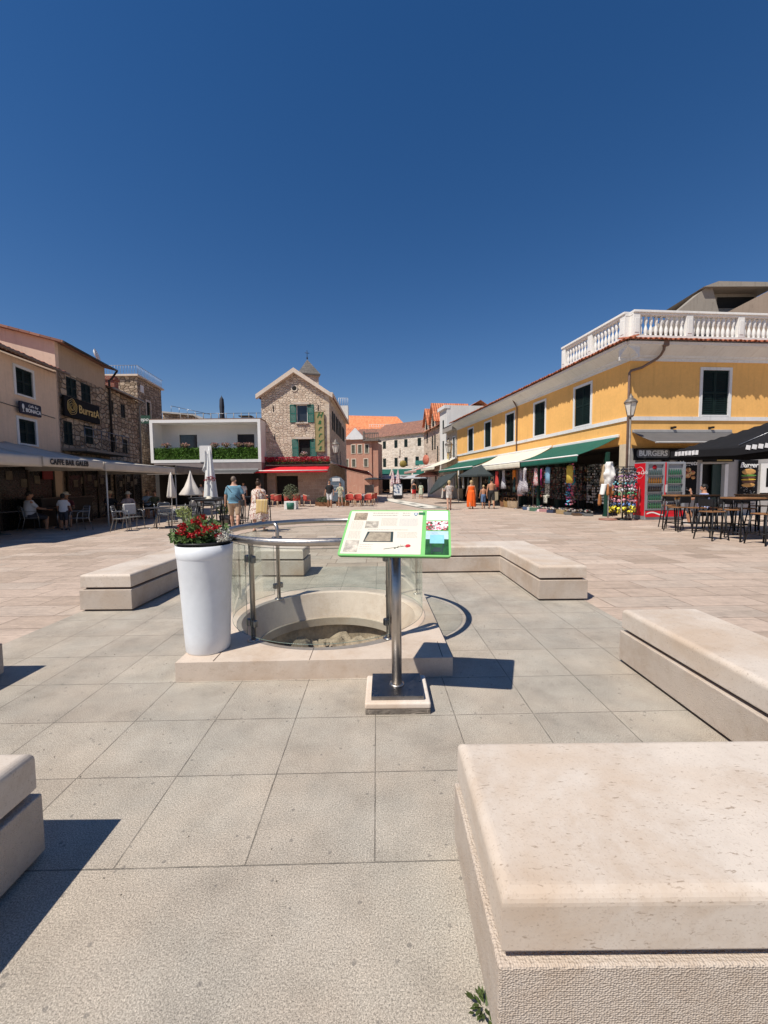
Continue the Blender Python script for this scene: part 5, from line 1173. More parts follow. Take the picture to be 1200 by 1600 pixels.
def person(label, loc, rz, h=1.75, bulk=1., belly=0., skin=SKIN, legs=((0,0),(0,0)), arms=((0,8,5),(0,8,5)), sit=False, sw=.185,
           top=None, tops='tee', bottom=None, bots='shorts', hair=None, hairs='short', shoes=None, hat=None, head_yaw=0, vox=.014, lean=0, group=None):
    k = h/1.75; t = thing('person', label, 'person', loc, rz, group); t.scale = (k,k,k)
    B_ = MB(); T_ = MB(); P_ = MB(); S_ = MB()
    hz = .93 if not sit else .50
    def V(x,y,z): return Vector((x,y,z))
    ly = math.tan(R(lean))
    def tp(z): return ly*(z-hz)
    tor = [(hz-.09,.12,.09),(hz-.03,.168,.118),(hz+.05,.17,.122),(hz+.15,.148,.105+belly),(hz+.26,.152,.108+belly*.8),(hz+.38,.172,.112),(hz+.46,.175,.10),(hz+.525,.12,.075),(hz+.56,.062,.058),(hz+.62,.056,.056)]
    loft(B_, [(0,tp(z),z,rx*bulk,ry*bulk) for z,rx,ry in tor])
    hc = V(0, tp(hz+.70)+.015, hz+.715)
    B_.ell(hc, (.076,.094,.112), 16, 12); B_.ell(hc+V(0,.055,-.055), (.052,.048,.05), 12, 8)
    yw = Matrix.Rotation(R(head_yaw),3,'Z')
    def hp(x,y,z): return hc + yw @ V(x,y,z)
    cap(B_, hp(0,.088,.0), hp(0,.106,-.025), .010, .015); 
    for s_ in (-1,1): B_.ell(hp(s_*.077,-.005,-.01), (.012,.022,.032), 8, 6)
    cap(B_, V(0,tp(hz+.56),hz+.55), hc+V(0,-.01,-.07), .056, .052)
    for i,s_ in ((0,-1),(1,1)):
        a,kn = legs[i]; hp_ = V(s_*.088*bulk, 0, hz-.03)
        if sit: a, kn = 84+a, 84+kn
        a,kn = R(a),R(kn); sp_ = .02*s_ + (.05*s_ if sit else 0)
        kp = hp_+V(sp_, math.sin(a)*.42, -math.cos(a)*.42); sh = a-kn
        ap = kp+V(0, math.sin(sh)*.41, -math.cos(sh)*.41)
        cap(B_, hp_, kp, .086*bulk, .055); cap(B_, kp, kp+(ap-kp)*.4+V(0,-.012,0), .052, .056); cap(B_, kp+(ap-kp)*.35, ap, .054, .036)
        toe = ap+V(s_*.03, .15, -.035)
        if toe.z < .025: toe.z = .03
        cap(B_, ap+V(0,-.03,-.035), toe, .038, .030); S_.v and None
        cap(S_, ap+V(0,-.045,-.045), toe+V(0,.02,-.003), .044, .038)
        if bottom:
            if bots == 'shorts': cap(P_, hp_+V(0,0,.02), hp_+(kp-hp_)*.88, .108*bulk, .086)
            elif bots == 'hot': cap(P_, hp_+V(0,0,.02), hp_+(kp-hp_)*.35, .102*bulk, .092)
        f,o_,e = arms[i]; f,o_,e = R(f),R(o_),R(e)
        sp0 = V(s_*sw, tp(hz+.46), hz+.455)
        d = V(s_*math.sin(o_), math.sin(f)*math.cos(o_), -math.cos(f)*math.cos(o_)); el = sp0+d*.29
        f2 = f+e; d2 = V(s_*math.sin(o_)*.5, math.sin(f2), -math.cos(f2)).normalized(); wr = el+d2*.25
        cap(B_, sp0, el, .05*bulk, .038); cap(B_, el, wr, .040, .026)
        pm = wr+d2*.055; cap(B_, wr+d2*.015, pm+d2*.02, .026, .030)
        tx = V(0,1,0) if abs(d2.y) < .7 else V(0,0,1); sd_ = (tx - d2*tx.dot(d2)).normalized()
        for q in range(4):
            b0_ = wr+d2*.075+sd_*(.024-.016*q); L = (.062,.070,.066,.052)[q]; c1 = b0_+d2*L*.55; c2 = c1+(d2*.7+V(-s_,0,0)*.5).normalized()*L*.5
            B_.tube([b0_,c1,c2],[.0095,.009,.0075],6)
        b0_ = wr+d2*.03+sd_*.024; B_.tube([b0_,b0_+(d2*.6+sd_*.7).normalized()*.035,b0_+(d2*.95+sd_*.55).normalized()*.06],[.011,.010,.008],6)
        if top:
            if tops == 'tee': cap(T_, sp0+V(-s_*.03,0,0), sp0+d*.19, .070*bulk, .060)
            if tops == 'dress': cap(T_, sp0+V(-s_*.03,0,0), sp0+d*.13, .066*bulk, .066)
    body = B_.build('body', skin, t, remesh=vox, uv=False)
    if top and tops in ('tee','dress','tank'):
        z0 = hz-.02 if tops != 'dress' else hz
        rr = [(z,rx,ry) for z,rx,ry in tor if z >= z0-.02 and z < hz+.545]
        if tops == 'tank': rr = rr[:-1]
        ex = .018 if tops != 'dress' else .03
        if tops == 'tee': rr = [(hz-.05,.172,.125+belly*.6)]+rr
        loft(T_, [(0,tp(z),z,rx*bulk+ex,ry*bulk+ex) for z,rx,ry in rr]); 
        T_.build('shirt' if tops != 'dress' else 'bodice', top, t, remesh=.016, uv=False)
    if bottom and bots in ('shorts','hot'):
        loft(P_, [(0,tp(z),z,rx*bulk+.016,ry*bulk+.016) for z,rx,ry in tor[:4]]); P_.build('shorts', bottom, t, remesh=.016, uv=False)
    if bottom and bots.startswith('skirt'):
        zb = float(bots[5:]); n = 40; rings = []
        zs_ = [hz+.22, hz+.10, hz-.03, (hz+zb)/2, zb+.03, zb]; rx_ = [.165*bulk,.185*bulk,.215*bulk,.235*bulk,.25*bulk,.245*bulk]
        vs = []
        for zi,(z,r_) in enumerate(zip(zs_,rx_)):
            for j in range(n):
                an = 2*PI*j/n; w_ = 1+.075*min(1,zi/3)*math.sin(an*7+.5*zi)+.03*math.sin(an*11)*min(1,zi/3)
                vs.append((r_*w_*math.cos(an), r_*.72*w_*math.sin(an)+.02*zi*0, z+.02*math.sin(an*3)*(zi>3)))
        MB().add(vs, [(i*n+j,i*n+(j+1)%n,(i+1)*n+(j+1)%n,(i+1)*n+j) for i in range(len(zs_)-1) for j in range(n)], 0, True).build('skirt', bottom, t, solid=.008)
    if shoes: S_.build('shoes', shoes, t, remesh=.012, uv=False)
    if hair:
        H_ = MB(); 
        if hairs == 'short': H_.ell(hp(0,-.012,.022),(.084,.100,.104),16,10)
        elif hairs == 'bob': H_.ell(hp(0,-.02,.012),(.098,.108,.118),16,10); H_.ell(hp(0,-.05,-.05),(.085,.07,.09),12,8)
        elif hairs == 'long': H_.ell(hp(0,-.016,.02),(.090,.104,.110),16,10); H_.ell(hp(0,-.075,-.12),(.085,.05,.16),12,8)
        elif hairs == 'bun': H_.ell(hp(0,-.014,.02),(.088,.104,.108),16,10); H_.ell(hp(0,-.05,.13),(.055,.055,.05),12,8)
        H_.build('hair', hair, t)
        E_ = MB()
        for s_ in (-1,1): E_.ell(hp(s_*.030,.085,.012),(.010,.008,.006),8,6)
        E_.ell(hp(0,.098,-.055),(.022,.006,.004),8,6); E_.build('face_features', mat('eye_dark',(.05,.02,.02)), t)
    if hat:
        MB().lathe([(.0,.125),(.06,.12),(.092,.07),(.098,.03),(.10,.02),(.17,.0),(.17,-.006),(.09,.012)],20,c=tuple(hc+V(0,0,.02))).build('hat', hat, t)
    return t
HB = mat('brown_hair',(.05,.025,.012),.6,0,.3,30); HK = mat('black_hair',(.012,.010,.009),.6,0,.3,30); HBL = mat('blonde_hair',(.45,.33,.17),.6,0,.25,30); HGY = mat('grey_brown_hair',(.16,.12,.09),.6,0,.3,30)
SH_B = mat('blue_teal_shirt',(.13,.27,.36),.85,0,.2,12); SH_W = mat('white_shirt',(.62,.62,.64),.85,0,.06); KH = mat('khaki_shorts_cloth',(.42,.30,.20),.85,0,.1); SHOE = mat('dark_shoe',(.03,.028,.03),.6); SAND = mat('tan_sandal',(.25,.14,.08),.7)
# the couple walking away
m_ = person('man in blue shirt and khaki shorts walking away hand in hand, black cross-body strap', (-5.02,13.75,0), R(8), 1.77, 1.22, .05, SKIN2, ((14,4),(-14,6)), ((8,16,10),(-6,20,10)), top=SH_B, bottom=KH, hair=HGY, shoes=SHOE, vox=.011, sw=.205, head_yaw=-35)
k = MB(); k.tube([(-.22,.05,1.43),(-.20,-.12,1.44),(-.05,-.175,1.25),(.12,-.185,1.08),(.22,-.15,.98),(.26,-.03,.94)], .012, 6); k.build('bag_strap', BLACKP, m_)
o = thing('cross_body_bag', 'small black bag hanging at the hip of the man in the blue shirt', 'bag', (-5.02+.29,13.75-.06,0), R(8)); MB().box(-.05,.06,-.10,.08,.80,1.0).build('pouch', BLACKP, o, bevel=.02); MB().box(-.055,-.05,-.08,.06,.86,.90).build('zip', STEEL_D, o)
FLOW = mat_print('floral_dress_cloth',(.70,.62,.56),(.34,.13,.12),22,(.30,.24,.10),thr=.53)
w_ = person('woman in a loose white floral dress carrying a striped bag, walking away hand in hand', (-3.97,13.0,0), R(-6), 1.62, 1.28, .04, SKIN2, ((-8,4),(8,4)), ((6,16,6),(0,16,14)), top=FLOW, tops='dress', bottom=FLOW, bots='skirt0.42', hair=HB, hairs='bun', shoes=SAND, vox=.011, sw=.17)
o = thing('striped_shoulder_bag', 'yellow and brown striped bag on the hip of the woman in the floral dress', 'bag', (-3.80,12.73,0), R(-6))
MB().sheet(10,8,lambda u,v:(-.17+.36*u+.04*v,-.03*math.sin(u*PI)-.05,.58+.46*v+.05*math.sin(u*PI)*(1-v))).build('bag', (lambda: (lambda m,g,b: (g.set(b.inputs['Base Color'], g.ramp(g.math('FRACT', g.math('MULTIPLY', g.n('SeparateXYZ', i0=coords(g,False)).outputs[0], 22)), [(0,(.62,.42,.12)),(.45,(.62,.42,.12)),(.5,(.20,.09,.04)),(.7,(.20,.09,.04)),(.75,(.7,.6,.4))],'CONSTANT')), m)[1])(*new_mat('striped_bag_cloth')))(), o, solid=.05)
MB().tube([(-.12,-.06,1.03),(-.18,-.02,1.2),(-.14,.1,1.33)],.012,6).tube([(.2,-.06,1.0),(.10,0,1.2),(-.10,.1,1.33)],.012,6).build('strap', mat('tan_strap',(.3,.15,.07)), o)
# walkers on the right
person('woman in patterned top and pale shorts walking away alone', (3.68,23.1,0), R(4), 1.66, 1.0, 0, SKIN2, ((-10,4),(16,16)), ((30,12,70),(30,12,70)), top=mat_print('pattern_top',(.55,.50,.45),(.16,.12,.12),30), bottom=mat('pale_shorts',(.66,.62,.56)), bots='hot', hair=HBL, hairs='bob', shoes=SAND)
person('blonde woman in a long bright orange dress walking away', (5.12,24.0,0), R(4), 1.66, 1.12, 0, SKIN, ((-12,4),(14,14)), ((6,14,14),(-4,14,10)), top=mat('orange_dress_cloth',(.82,.12,.01),.8,0,.15), tops='tank', bottom=mat('orange_dress_cloth',()), bots='skirt0.14', hair=HBL, hairs='bob', shoes=SAND)
person('bare-chested child in blue shorts between the orange dress and the tall bather', (5.86,24.1,0), R(2), 1.38, .92, 0, SKIN, ((-8,4),(10,8)), ((4,14,10),(-4,14,10)), bottom=mat('blue_print_shorts',(.10,.17,.30),.8,0,.4,20), hair=HBL, shoes=SAND)
person('tall bare-chested bather in black swim shorts at the right of the walkers', (6.28,23.9,0), R(-4), 1.76, .95, 0, SKIN, ((10,6),(-10,10)), ((-6,12,10),(40,16,60)), bottom=mat('black_swim_shorts',(.02,.02,.02),.8,0,.3,20), bots='shorts', hair=HK, shoes=SHOE)
person('man in a black T-shirt and white shorts facing us in front of the stone restaurant', (-3.60,27.2,0), R(175), 1.80, 1.05, .01, SKIN, ((8,4),(-6,6)), ((-6,12,10),(6,12,12)), top=mat('black_tee',(.015,.015,.017),.85), bottom=mat('white_shorts_cloth',(.70,.70,.70)), hair=HB, shoes=SAND)
person('woman in patterned top and white shorts facing us beside the black T-shirt man', (-2.92,27.5,0), R(172), 1.64, .95, 0, SKIN2, ((-6,4),(10,8)), ((25,14,70),(25,14,60)), top=mat_print('leaf_top',(.50,.48,.34),(.12,.12,.07),28), bottom=mat('cream_shorts',(.64,.58,.48)), bots='hot', hair=HB, hairs='long', shoes=SH_W)
person('man in a black tank top and red shorts walking away near the folded striped parasols', (3.15,42.8,0), R(2), 1.80, 1.05, 0, SKIN, ((-10,4),(12,10)), ((6,16,16),(-4,16,10)), top=mat('black_tee',()), tops='tank', bottom=mat('red_shorts_cloth',(.6,.015,.02)), hair=HK, shoes=SHOE)
person('person in a pale green outfit beside the man in red shorts', (3.85,42.5,0), R(-20), 1.66, 1.0, 0, SKIN, ((-6,4),(8,8)), ((6,12,10),(0,12,10)), top=mat('pale_green_cloth',(.45,.5,.38)), bottom=mat('pale_green_cloth',()), bots='skirt0.45', hair=HK, hairs='long')

# ================================================================== left side: marquees, guests, metal chairs
CANV = mat('cream_canvas',(.58,.52,.44),.85,0,.10,1.2,0,40,.3,.45,(.38,.33,.27))
mdir = Vector((.10,1.0,0)).normalized()      # outer edge runs from (-10.55,12.6) to (-9.75,20.4)
def marquee(nm, lab, Y0, Y1, zin, zout, zb, txt=None, m=CANV, xo=lambda Y: -10.42+.05*(Y-12.6), side=True):
    t = thing(nm, lab, 'awning', (0,0,0))
    wx_ = lambda Y: -11.2-.133*Y+.02
    def f(u,v): Y = Y0+(Y1-Y0)*u; a = wx_(Y); b_ = xo(Y); return (a+(b_-a)*v, Y, zin+(zout-zin)*v-.07*math.sin(v*PI)-.05*abs(math.sin(u*9)))
    MB().sheet(30,10,f).build('canopy', m, t, solid=.01)
    MB().sheet(60,3,lambda u,v:(xo(Y0+(Y1-Y0)*u)+.012*math.sin(u*70)*v+.01, Y0+(Y1-Y0)*u, zout-.01-(zout-zb)*v)).build('valance', m, t, solid=.008)
    if side:
        for Y in (Y0,Y1): MB().sheet(16,4,lambda u,v:(wx_(Y)+(xo(Y)-wx_(Y))*u, Y+.01*math.sin(u*30), (zin+(zout-zin)*u-.05*math.sin(u*PI)-.01)*(1-v)+zb*v)).build('side_panel', m, t, solid=.008)
    MB().tube([(xo(Y0)-.02,Y0,zb+.03),(xo(Y1)-.02,Y1,zb+.03)],.02,6).build('front_bar', WHITE, t)
    for Y in ((Y0+.4,) if Y0 > 14 else ()): MB().tube([(xo(Y)-.25,Y,0),(xo(Y)-.25,Y,zout-.05)],.028,8).build('post', mat('pale_pole',(.6,.6,.58)), t)
    if txt: text(txt, .24, mat('black_letter',(.02,.02,.025)), t, (xo(Y0+1.0)+.04, Y0+1.0, (zout+zb)/2-.01), (PI/2,0,PI/2-.05), extrude=.004, sx=.70, bold=.010, sp=1.15)
    return t
marquee('canvas_marquee', 'cream canvas awning lettered CAFFE BAR GALEB over the left cafe terrace', 12.6, 15.1, 3.08, 2.43, 2.13, 'CAFFE BAR GALEB')
marquee('canvas_marquee', 'cream canvas awning at the far left edge, nearest the viewer', 4.8, 12.55, 3.08, 2.43, 2.11)
marquee('canvas_marquee', 'sagging cream canvas awning beyond the lettered one', 15.2, 19.8, 2.95, 2.40, 2.08)
marquee('dark_canvas_awning', 'drooping dark mesh awning at the end of the cream awnings', 19.9, 23.6, 2.75, 2.5, 2.1, m=mat('dark_mesh_cloth',(.16,.14,.12),.9,0,.2), side=False)
for (Y,lab) in ((9.5,'dark counter added to deepen the shade under the nearest cream awning'),(16.4,'dark counter added to deepen the shade behind the hatted guests')):  # counters added as dark filler for the shade under the awnings
    o = thing('dark_filler_counter', lab, 'counter', (-11.2-.133*Y+.45,Y,0), R(97.6)); MB().box(-1.6,1.6,-.3,.3,0,1.05).build('front', mat('dark_bar_wood',(.03,.022,.018)), o); MB().box(-1.7,1.7,-.38,.36,1.05,1.1).build('top', mat('dark_bar_top',(.06,.05,.045),.3), o)
# near-black panels with mullions, put in as the deep shade behind the awnings
for (Ya,Yb,lab) in ((12.4,16.6,'panel painted dark as cafe shade in the beige house behind the seated man'),(17.5,20.9,'panel painted dark as cafe shade in the tall stone house under the awning'),(21.4,24.3,'panel painted dark as shop shade in the low stone house under the awning')):
    Ym = (Ya+Yb)/2; L = (Yb-Ya)/ldir.y; o = thing('shop_shade_front', lab, 'shop front', (-11.2-.133*Ym,Ym,0), R(97.6))
    MB().box(-L/2,L/2,-.06,.0,0,2.5).build('shade_panel', mat('painted_cafe_shade',(.015,.014,.013),.25,0,.3,2), o)
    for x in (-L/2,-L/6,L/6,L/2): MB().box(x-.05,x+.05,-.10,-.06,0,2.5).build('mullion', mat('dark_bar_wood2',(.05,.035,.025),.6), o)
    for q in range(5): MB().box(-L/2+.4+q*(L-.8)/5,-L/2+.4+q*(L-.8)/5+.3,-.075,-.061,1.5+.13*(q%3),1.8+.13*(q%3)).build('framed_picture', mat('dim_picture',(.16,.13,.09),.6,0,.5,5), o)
# menu boards and lanterns glimpsed under the awning
for i,(Y,z,c) in enumerate(((10.9,1.75,(.40,.34,.24)),(11.6,1.5,(.34,.30,.24)),(16.2,2.0,(.25,.03,.03)))):
    o = MB().box(-.28,.28,-.02,.02,-.2,.2).build('menu_board', mat('board_%s'%('sand','stone','red')[i], c), loc=(-11.2-.133*Y+.12,Y,z), rot=(0,0,R(97.6))); tag(o, ['sand coloured menu board on the beige house wall, left','grey menu board on the beige house wall, lower one','red menu board on the stone wall behind the lettered awning'][i], 'sign')
BM = mat('black_table_top',(.03,.03,.035),.35)
small_table('dark square table between the seated man and the child', (-11.75,14.7,0), .38, .74, BM, 'cafe tables under the awnings')
small_table('dark table in front of the two hatted guests', (-10.75,16.6,0), .42, .74, BM, 'cafe tables under the awnings')
person('man in white T-shirt sitting with his back to us under the lettered awning', (-12.3,14.2,0), R(-35), 1.78, 1.15, .03, SKIN, ((4,-6),(-2,2)), ((45,14,30),(40,14,40)), sit=True, top=SH_W, bottom=mat('dark_shorts',(.03,.03,.04)), hair=HK, shoes=SAND, sw=.2)
person('small child in a white T-shirt standing at the table under the lettered awning', (-11.05,14.1,0), R(30), 1.25, .98, 0, SKIN, ((14,6),(-14,10)), ((30,14,20),(20,16,20)), top=SH_W, bottom=mat('dark_shorts',()), hair=HK, hairs='bob', shoes=SHOE, sw=.17)
person('guest in pale cap and dark red top sitting left of the standing child', (-12.1,15.6,0), R(-150), 1.7, 1, 0, SKIN, ((0,0),(0,0)), ((45,14,40),(45,14,40)), sit=True, top=mat('dark_red_tee',(.12,.02,.03)), bottom=mat('dark_shorts',()), hair=HB, hat=mat('pale_hat',(.6,.55,.45)))
person('guest in straw hat and black top sitting in shade behind the metal chairs', (-11.45,17.1,0), R(-120), 1.72, 1, 0, SKIN, ((0,0),(0,0)), ((45,14,50),(45,14,40)), sit=True, top=mat('black_tee',()), bottom=mat('dark_shorts',()), hair=HB, hat=mat('straw_hat',(.5,.38,.22)))
person('guest in pale pink top and small hat, right of the guest in the straw hat', (-11.05,17.7,0), R(-150), 1.66, 1, 0, SKIN2, ((0,0),(0,0)), ((45,14,50),(45,14,40)), sit=True, top=mat('pale_pink_tee',(.5,.38,.36)), bottom=mat('dark_shorts',()), hair=HB, hat=mat('pale_hat',()))
person('waiter in a white shirt standing in the dark cafe below the white box', (-10.6,31.0,0), R(180), 1.78, 1, 0, SKIN, top=SH_W, bottom=mat('dark_shorts',()), hair=HK)
person('person in a grey shirt standing in the dark cafe, nearer the parasols', (-13.6,30.6,0), R(150), 1.72, 1, 0, SKIN, top=mat('grey_tee',(.25,.25,.26)), bottom=mat('dark_shorts',()), hair=HB)
for lab,x,y in (('dark table deep under the nearest cream awning',-11.9,12.6),('dark table behind the guests, near the dark mesh awning',-11.3,19.0),('dark table under the sagging cream awning, right of the hatted guests',-10.6,18.9),('dark table by the beige house, behind the man in white',-12.6,16.0)):
    small_table(lab,(x,y,0),.38,.74,BM,'cafe tables under the awnings')
person('guest in an olive top sitting under the sagging awning, far right of the others', (-10.9,19.5,0), R(-170), 1.7, 1, 0, SKIN, ((0,0),(0,0)), ((45,14,50),(45,14,40)), sit=True, top=mat('olive_tee',(.14,.14,.07)), bottom=mat('dark_shorts',()), hair=HB)
person('guest in a light blue shirt sitting near the dark mesh awning', (-11.7,20.3,0), R(-140), 1.75, 1.05, 0, SKIN, ((0,0),(0,0)), ((45,14,50),(45,14,40)), sit=True, top=mat('light_blue_tee',(.30,.38,.46)), bottom=mat('dark_shorts',()), hair=HGY)
G_ = 'grey metal armchairs on the left terrace'
for lab,x,y,a in (('grey metal armchair nearest us, at the left end of the outdoor row',-8.72,13.55,-70),('grey metal armchair with a pale cushion just behind the nearest armchair',-8.75,14.25,-120),
    ('grey metal armchair on the left of the sunny black tables',-8.1,14.9,-60),('grey metal armchair pushed under the near sunny table',-7.35,14.6,120),('grey metal armchair behind the near sunny table',-8.5,15.9,-140),
    ('grey metal armchair facing the parasol with the narrow canopy',-7.2,15.6,150),('grey metal armchair under the awning beside the child',-10.35,13.9,150),('grey metal armchair under the awning below the seated man in white',-12.3,14.15,-35),
    ('grey metal armchair draped with a pale towel beside the narrow parasol',-7.9,17.0,-170),('grey metal armchair draped with a pale towel beside the wide parasol',-7.0,17.3,-160)):
    t = metal_chair(lab,(x,y,0),R(a),G_)
    if 'cushion' in lab or 'towel' in lab: MB().box(-.2,.2,-.27,-.16,.50,.88).build('towel', mat('pale_towel',(.52,.50,.48),.9,0,.15,10), t, bevel=.03)
small_table('black metal table among the grey armchairs, the nearest in the sun', (-7.95,14.25,0), .36, .74, BM, 'sunny tables')
small_table('black metal table by the narrow closed parasol', (-7.6,15.9,0), .40, .74, BM, 'sunny tables')
small_table('black metal table by the wide half-open parasol', (-7.0,16.6,0), .40, .74, BM, 'sunny tables')
CPW = mat('pale_parasol_cloth',(.66,.60,.54),.85,0,.07,3)
closed_parasol('narrow closed beige parasol left of the wider one', (-8.75,16.9,0), 2.0, 1.0, .17, CPW, .02)
closed_parasol('half-closed beige parasol flaring to the left of the tall white one', (-7.9,16.8,0), 2.05, 1.10, .42, CPW, .02, 4)
t = closed_parasol('tall closed white parasol tied with a red flowered ribbon', (-7.0,16.6,0), 3.0, .80, .24, mat('white_parasol_cloth',(.72,.72,.70),.85,0,.06,2), .035, 7)
MB().leaves(90, plantpt(.05,-.2,1.75,.22,.13), .09, seed=77).build('ribbon_flowers', mat('dark_red_ribbon',(.30,.03,.05),.7,0,.4,20), t)
MB().sheet(8,8,lambda u,v:(-.14-.28*(1-v)**2*math.sin(u*PI)*.7+.1*u,-.12+.1*u,2.95-.75*(1-v)-.25*u)).build('loose_flap', mat('white_parasol_cloth',()), t, solid=.01)
DG = 'black high tables left of the couple'
high_table('black high table nearest the left of the walking couple', (-6.1,14.3,0), .1, .75, .75, 1.02, BLACKM, DG)
high_table('black high table behind the near one, under the tall white parasol', (-6.6,15.4,0), .0, 1.2, .7, 1.05, BLACKM, DG)
high_table('black high table right of the tall white parasol, behind the man in blue', (-5.1,16.2,0), .0, 1.1, .7, 1.05, BLACKM, DG)
for lab,x,y in (('black metal bar stool just left of the man in the blue shirt',-5.75,14.95),('black metal bar stool beside the near black high table',-5.75,15.9),('black metal bar stool behind the black high tables',-5.35,16.9),('black metal bar stool tucked under the far black high table',-6.9,14.9),('black metal bar stool just behind the man in blue',-5.1,15.2)):
    bar_stool(lab,(x,y,0),rnd.uniform(-.3,.3),'black metal bar stools')
o = thing('folded_towel', 'pale hat and bag lying on the near black high table', 'hat', (-6.1,14.3,1.02)); MB().lathe([(0,.10),(.07,.095),(.09,.02),(.17,.0),(.17,-.0)],16).build('crown', mat('pale_hat',()), o)
o['label'] = 'pale sun hat lying on the near black high table'; o.name = 'sun_hat'
# pots of plants between the tables
for i,(x,y,s_) in enumerate(((-6.9,14.1,.5),(-6.1,15.6,.45))):
    o = thing('potted_plant', ['yellow-green plant in a stone pot among the metal chairs','yellow-flowering plant pot between the black high tables'][i], 'plant', (x,y,0))
    MB().lathe([(0,0),(.15,0),(.2,.35),(.17,.35),(0,.33)],16).build('pot', CONC, o); MB().leaves(160, plantpt(0,0,.55,.26,.26), .12, seed=90+i, asp=.4).build('foliage', LEAFL, o)

# ================================================================== restaurant terrace
GR = 'red rattan chairs of the stone restaurant'
RP = [(-8.9,28.6,20),(-8.3,28.3,-160),(-7.4,28.5,60),(-6.6,28.2,-90),(-6.1,28.6,90),(-5.3,28.3,-80),(-8.0,30.0,0),(-6.4,30.0,20),(-2.4,28.6,170),(-1.8,28.2,160),(-1.1,28.3,150),(-1.9,30.2,10),(-1.0,30.4,-20),(-.8,32.0,60),(-1.0,33.6,70),(-1.1,35.2,60),(-2.4,31.0,-90),(-2.6,33.0,-90),(-2.7,35.5,-90)]
nm_ = ['at the far left of the front terrace','second along the front terrace','left of the olive pot','right of the olive pot','left of the pale-clothed front table','right of the pale-clothed front table','against the front wall under the doorway','against the block wall right of the doorway',
 'just right of the couple facing us','with its back to us right of the couple','at the street corner of the side terrace','behind the corner table','right of the corner table','in the second row of the side terrace','in the third row of the side terrace','in the fourth row of the side terrace','by the chalkboard under the side awning','deeper under the side awning by the wall','deepest under the side awning by the wall']
r0c = None
for (x,y,a),n_ in zip(RP,nm_):
    lab = 'red rattan armchair '+n_
    if r0c is None: r0c = rattan_chair(lab,(x,y,0),R(a),GR)
    else: copy_tree(r0c,(x,y,0),R(a),lab)
for (x,y,lab) in ((-8.6,29.2,'table at the left of the restaurant front'),(-5.7,28.9,'pale-clothed table before the block wall'),(-1.5,29.2,'corner table of the side terrace'),(-1.7,32.6,'second table under the side awning'),(-1.8,34.6,'third table under the side awning')):
    small_table(lab,(x,y,0),.4,.74,mat('pale_table_cloth',(.42,.40,.46),.8),'restaurant tables')
o = thing('olive_planter', 'small olive shrub in a white and green square pot in front of the restaurant', 'plant', (-5.75,25.4,0))
MB().box(-.36,.36,-.36,.36,0,.5).build('pot', WHITE, o, bevel=.02); MB().lathe([(0,.02),(.24,.02),(.27,.42),(0,.42)],16,c=(.02,-.24,0)).build('green_pot', mat('green_glazed_pot',(.02,.12,.08)), o)
MB().tube([(0,0,.4),(.02,0,.8),(0,.02,1.1)],.03,6).build('stem', WOOD, o); MB().leaves(520, plantpt(0,0,1.0,.52,.55), .13, asp=.3, seed=61).build('foliage', mat('olive_leaf',(.13,.15,.08),.6,0,.4,9), o)
for i,(x,y,s_,lab) in enumerate(((-4.1,28.7,.4,'low planter of shrubs behind the man in the black T-shirt'),(-2.9,28.9,.5,'low planter of shrubs beside the corner of the side terrace'),(-4.5,29.6,.4,'potted shrubs against the restaurant corner'))):
    o = thing('shrub_planter', lab, 'plant', (x,y,0)); MB().box(-.45,.45,-.16,.16,0,.28).build('trough', WOOD, o); MB().leaves(240, plantpt(0,0,.42,.45,.26), .12, seed=65+i).build('foliage', mat('dark_shrub_leaf',(.06,.08,.03),.7,0,.5,9), o)
o = thing('menu_chalkboard', 'arched blue-grey menu board with a white header under the side awning', 'sign', (-3.5,30.2,0), R(8))
MB().vprism([(-.62,.3),(.62,.3),(.62,1.75),(.35,2.05),(0,2.15),(-.35,2.05),(-.62,1.75)],0,.06).build('board', mat('slate_blue_board',(.14,.18,.22),.6,0,.3,8), o); MB().box(-.28,.28,-.02,0,1.75,2.0).build('header', WHITE, o)
for x in (-.5,.5): MB().box(x-.03,x+.03,0,.06,0,.3).build('leg', WOOD, o)
MB().box(-.5,.5,-.01,0,.9,1.0).box(-.5,.5,-.01,0,1.2,1.26).box(-.5,.3,-.01,0,1.4,1.45).build('menu_rows', mat('chalk_grey',(.35,.38,.4)), o)
def lantern(label, loc, s_=1., bracket=None, pole=None, name='wall_lantern'):
    t = thing(name, label, 'lamp', loc); m = mat('weathered_lamp_metal',(.22,.19,.165),.55,.3,.3)
    MB().lathe([(.088,0),(.168,.36)],6,smooth=False).build('glass', mat('frosted_lamp_glass',(.72,.68,.60),.5,0,.08), t).scale = (s_,s_,s_)
    mb = MB()
    for k in range(6): a = k*PI/3; mb.tube([(.09*math.cos(a),.09*math.sin(a),0),(.17*math.cos(a),.17*math.sin(a),.36)],.011,5)
    mb.lathe([(0,-.06),(.05,-.05),(.1,-.01),(.1,.01),(0,.01)],6).lathe([(.2,.36),(.2,.38),(.13,.46),(.07,.50),(.07,.54),(.03,.58),(0,.64)],6).build('cage', m, t).scale = (s_,s_,s_)
    if bracket: MB().tube([Vector(p) for p in bracket],.022,6).build('bracket', m, t)
    if pole: MB().lathe([(.11,-pole),(.11,-pole+.1),(.07,-pole+.16),(.055,-pole+.9),(.04,-pole+1.0),(.036,-.06)],14).build('post', m, t)
    return t
lantern('tall street lamp post in front of the yellow house corner', (9.66,16.2,4.05), 1.35, pole=4.05, name='street_lamp')
lantern('wall lantern on the right corner of the stone restaurant', (-3.72,32.2,4.0), 1.7, [(0,0,-.1),(-.1,.1,-.25),(-.5,.4,-.3)])
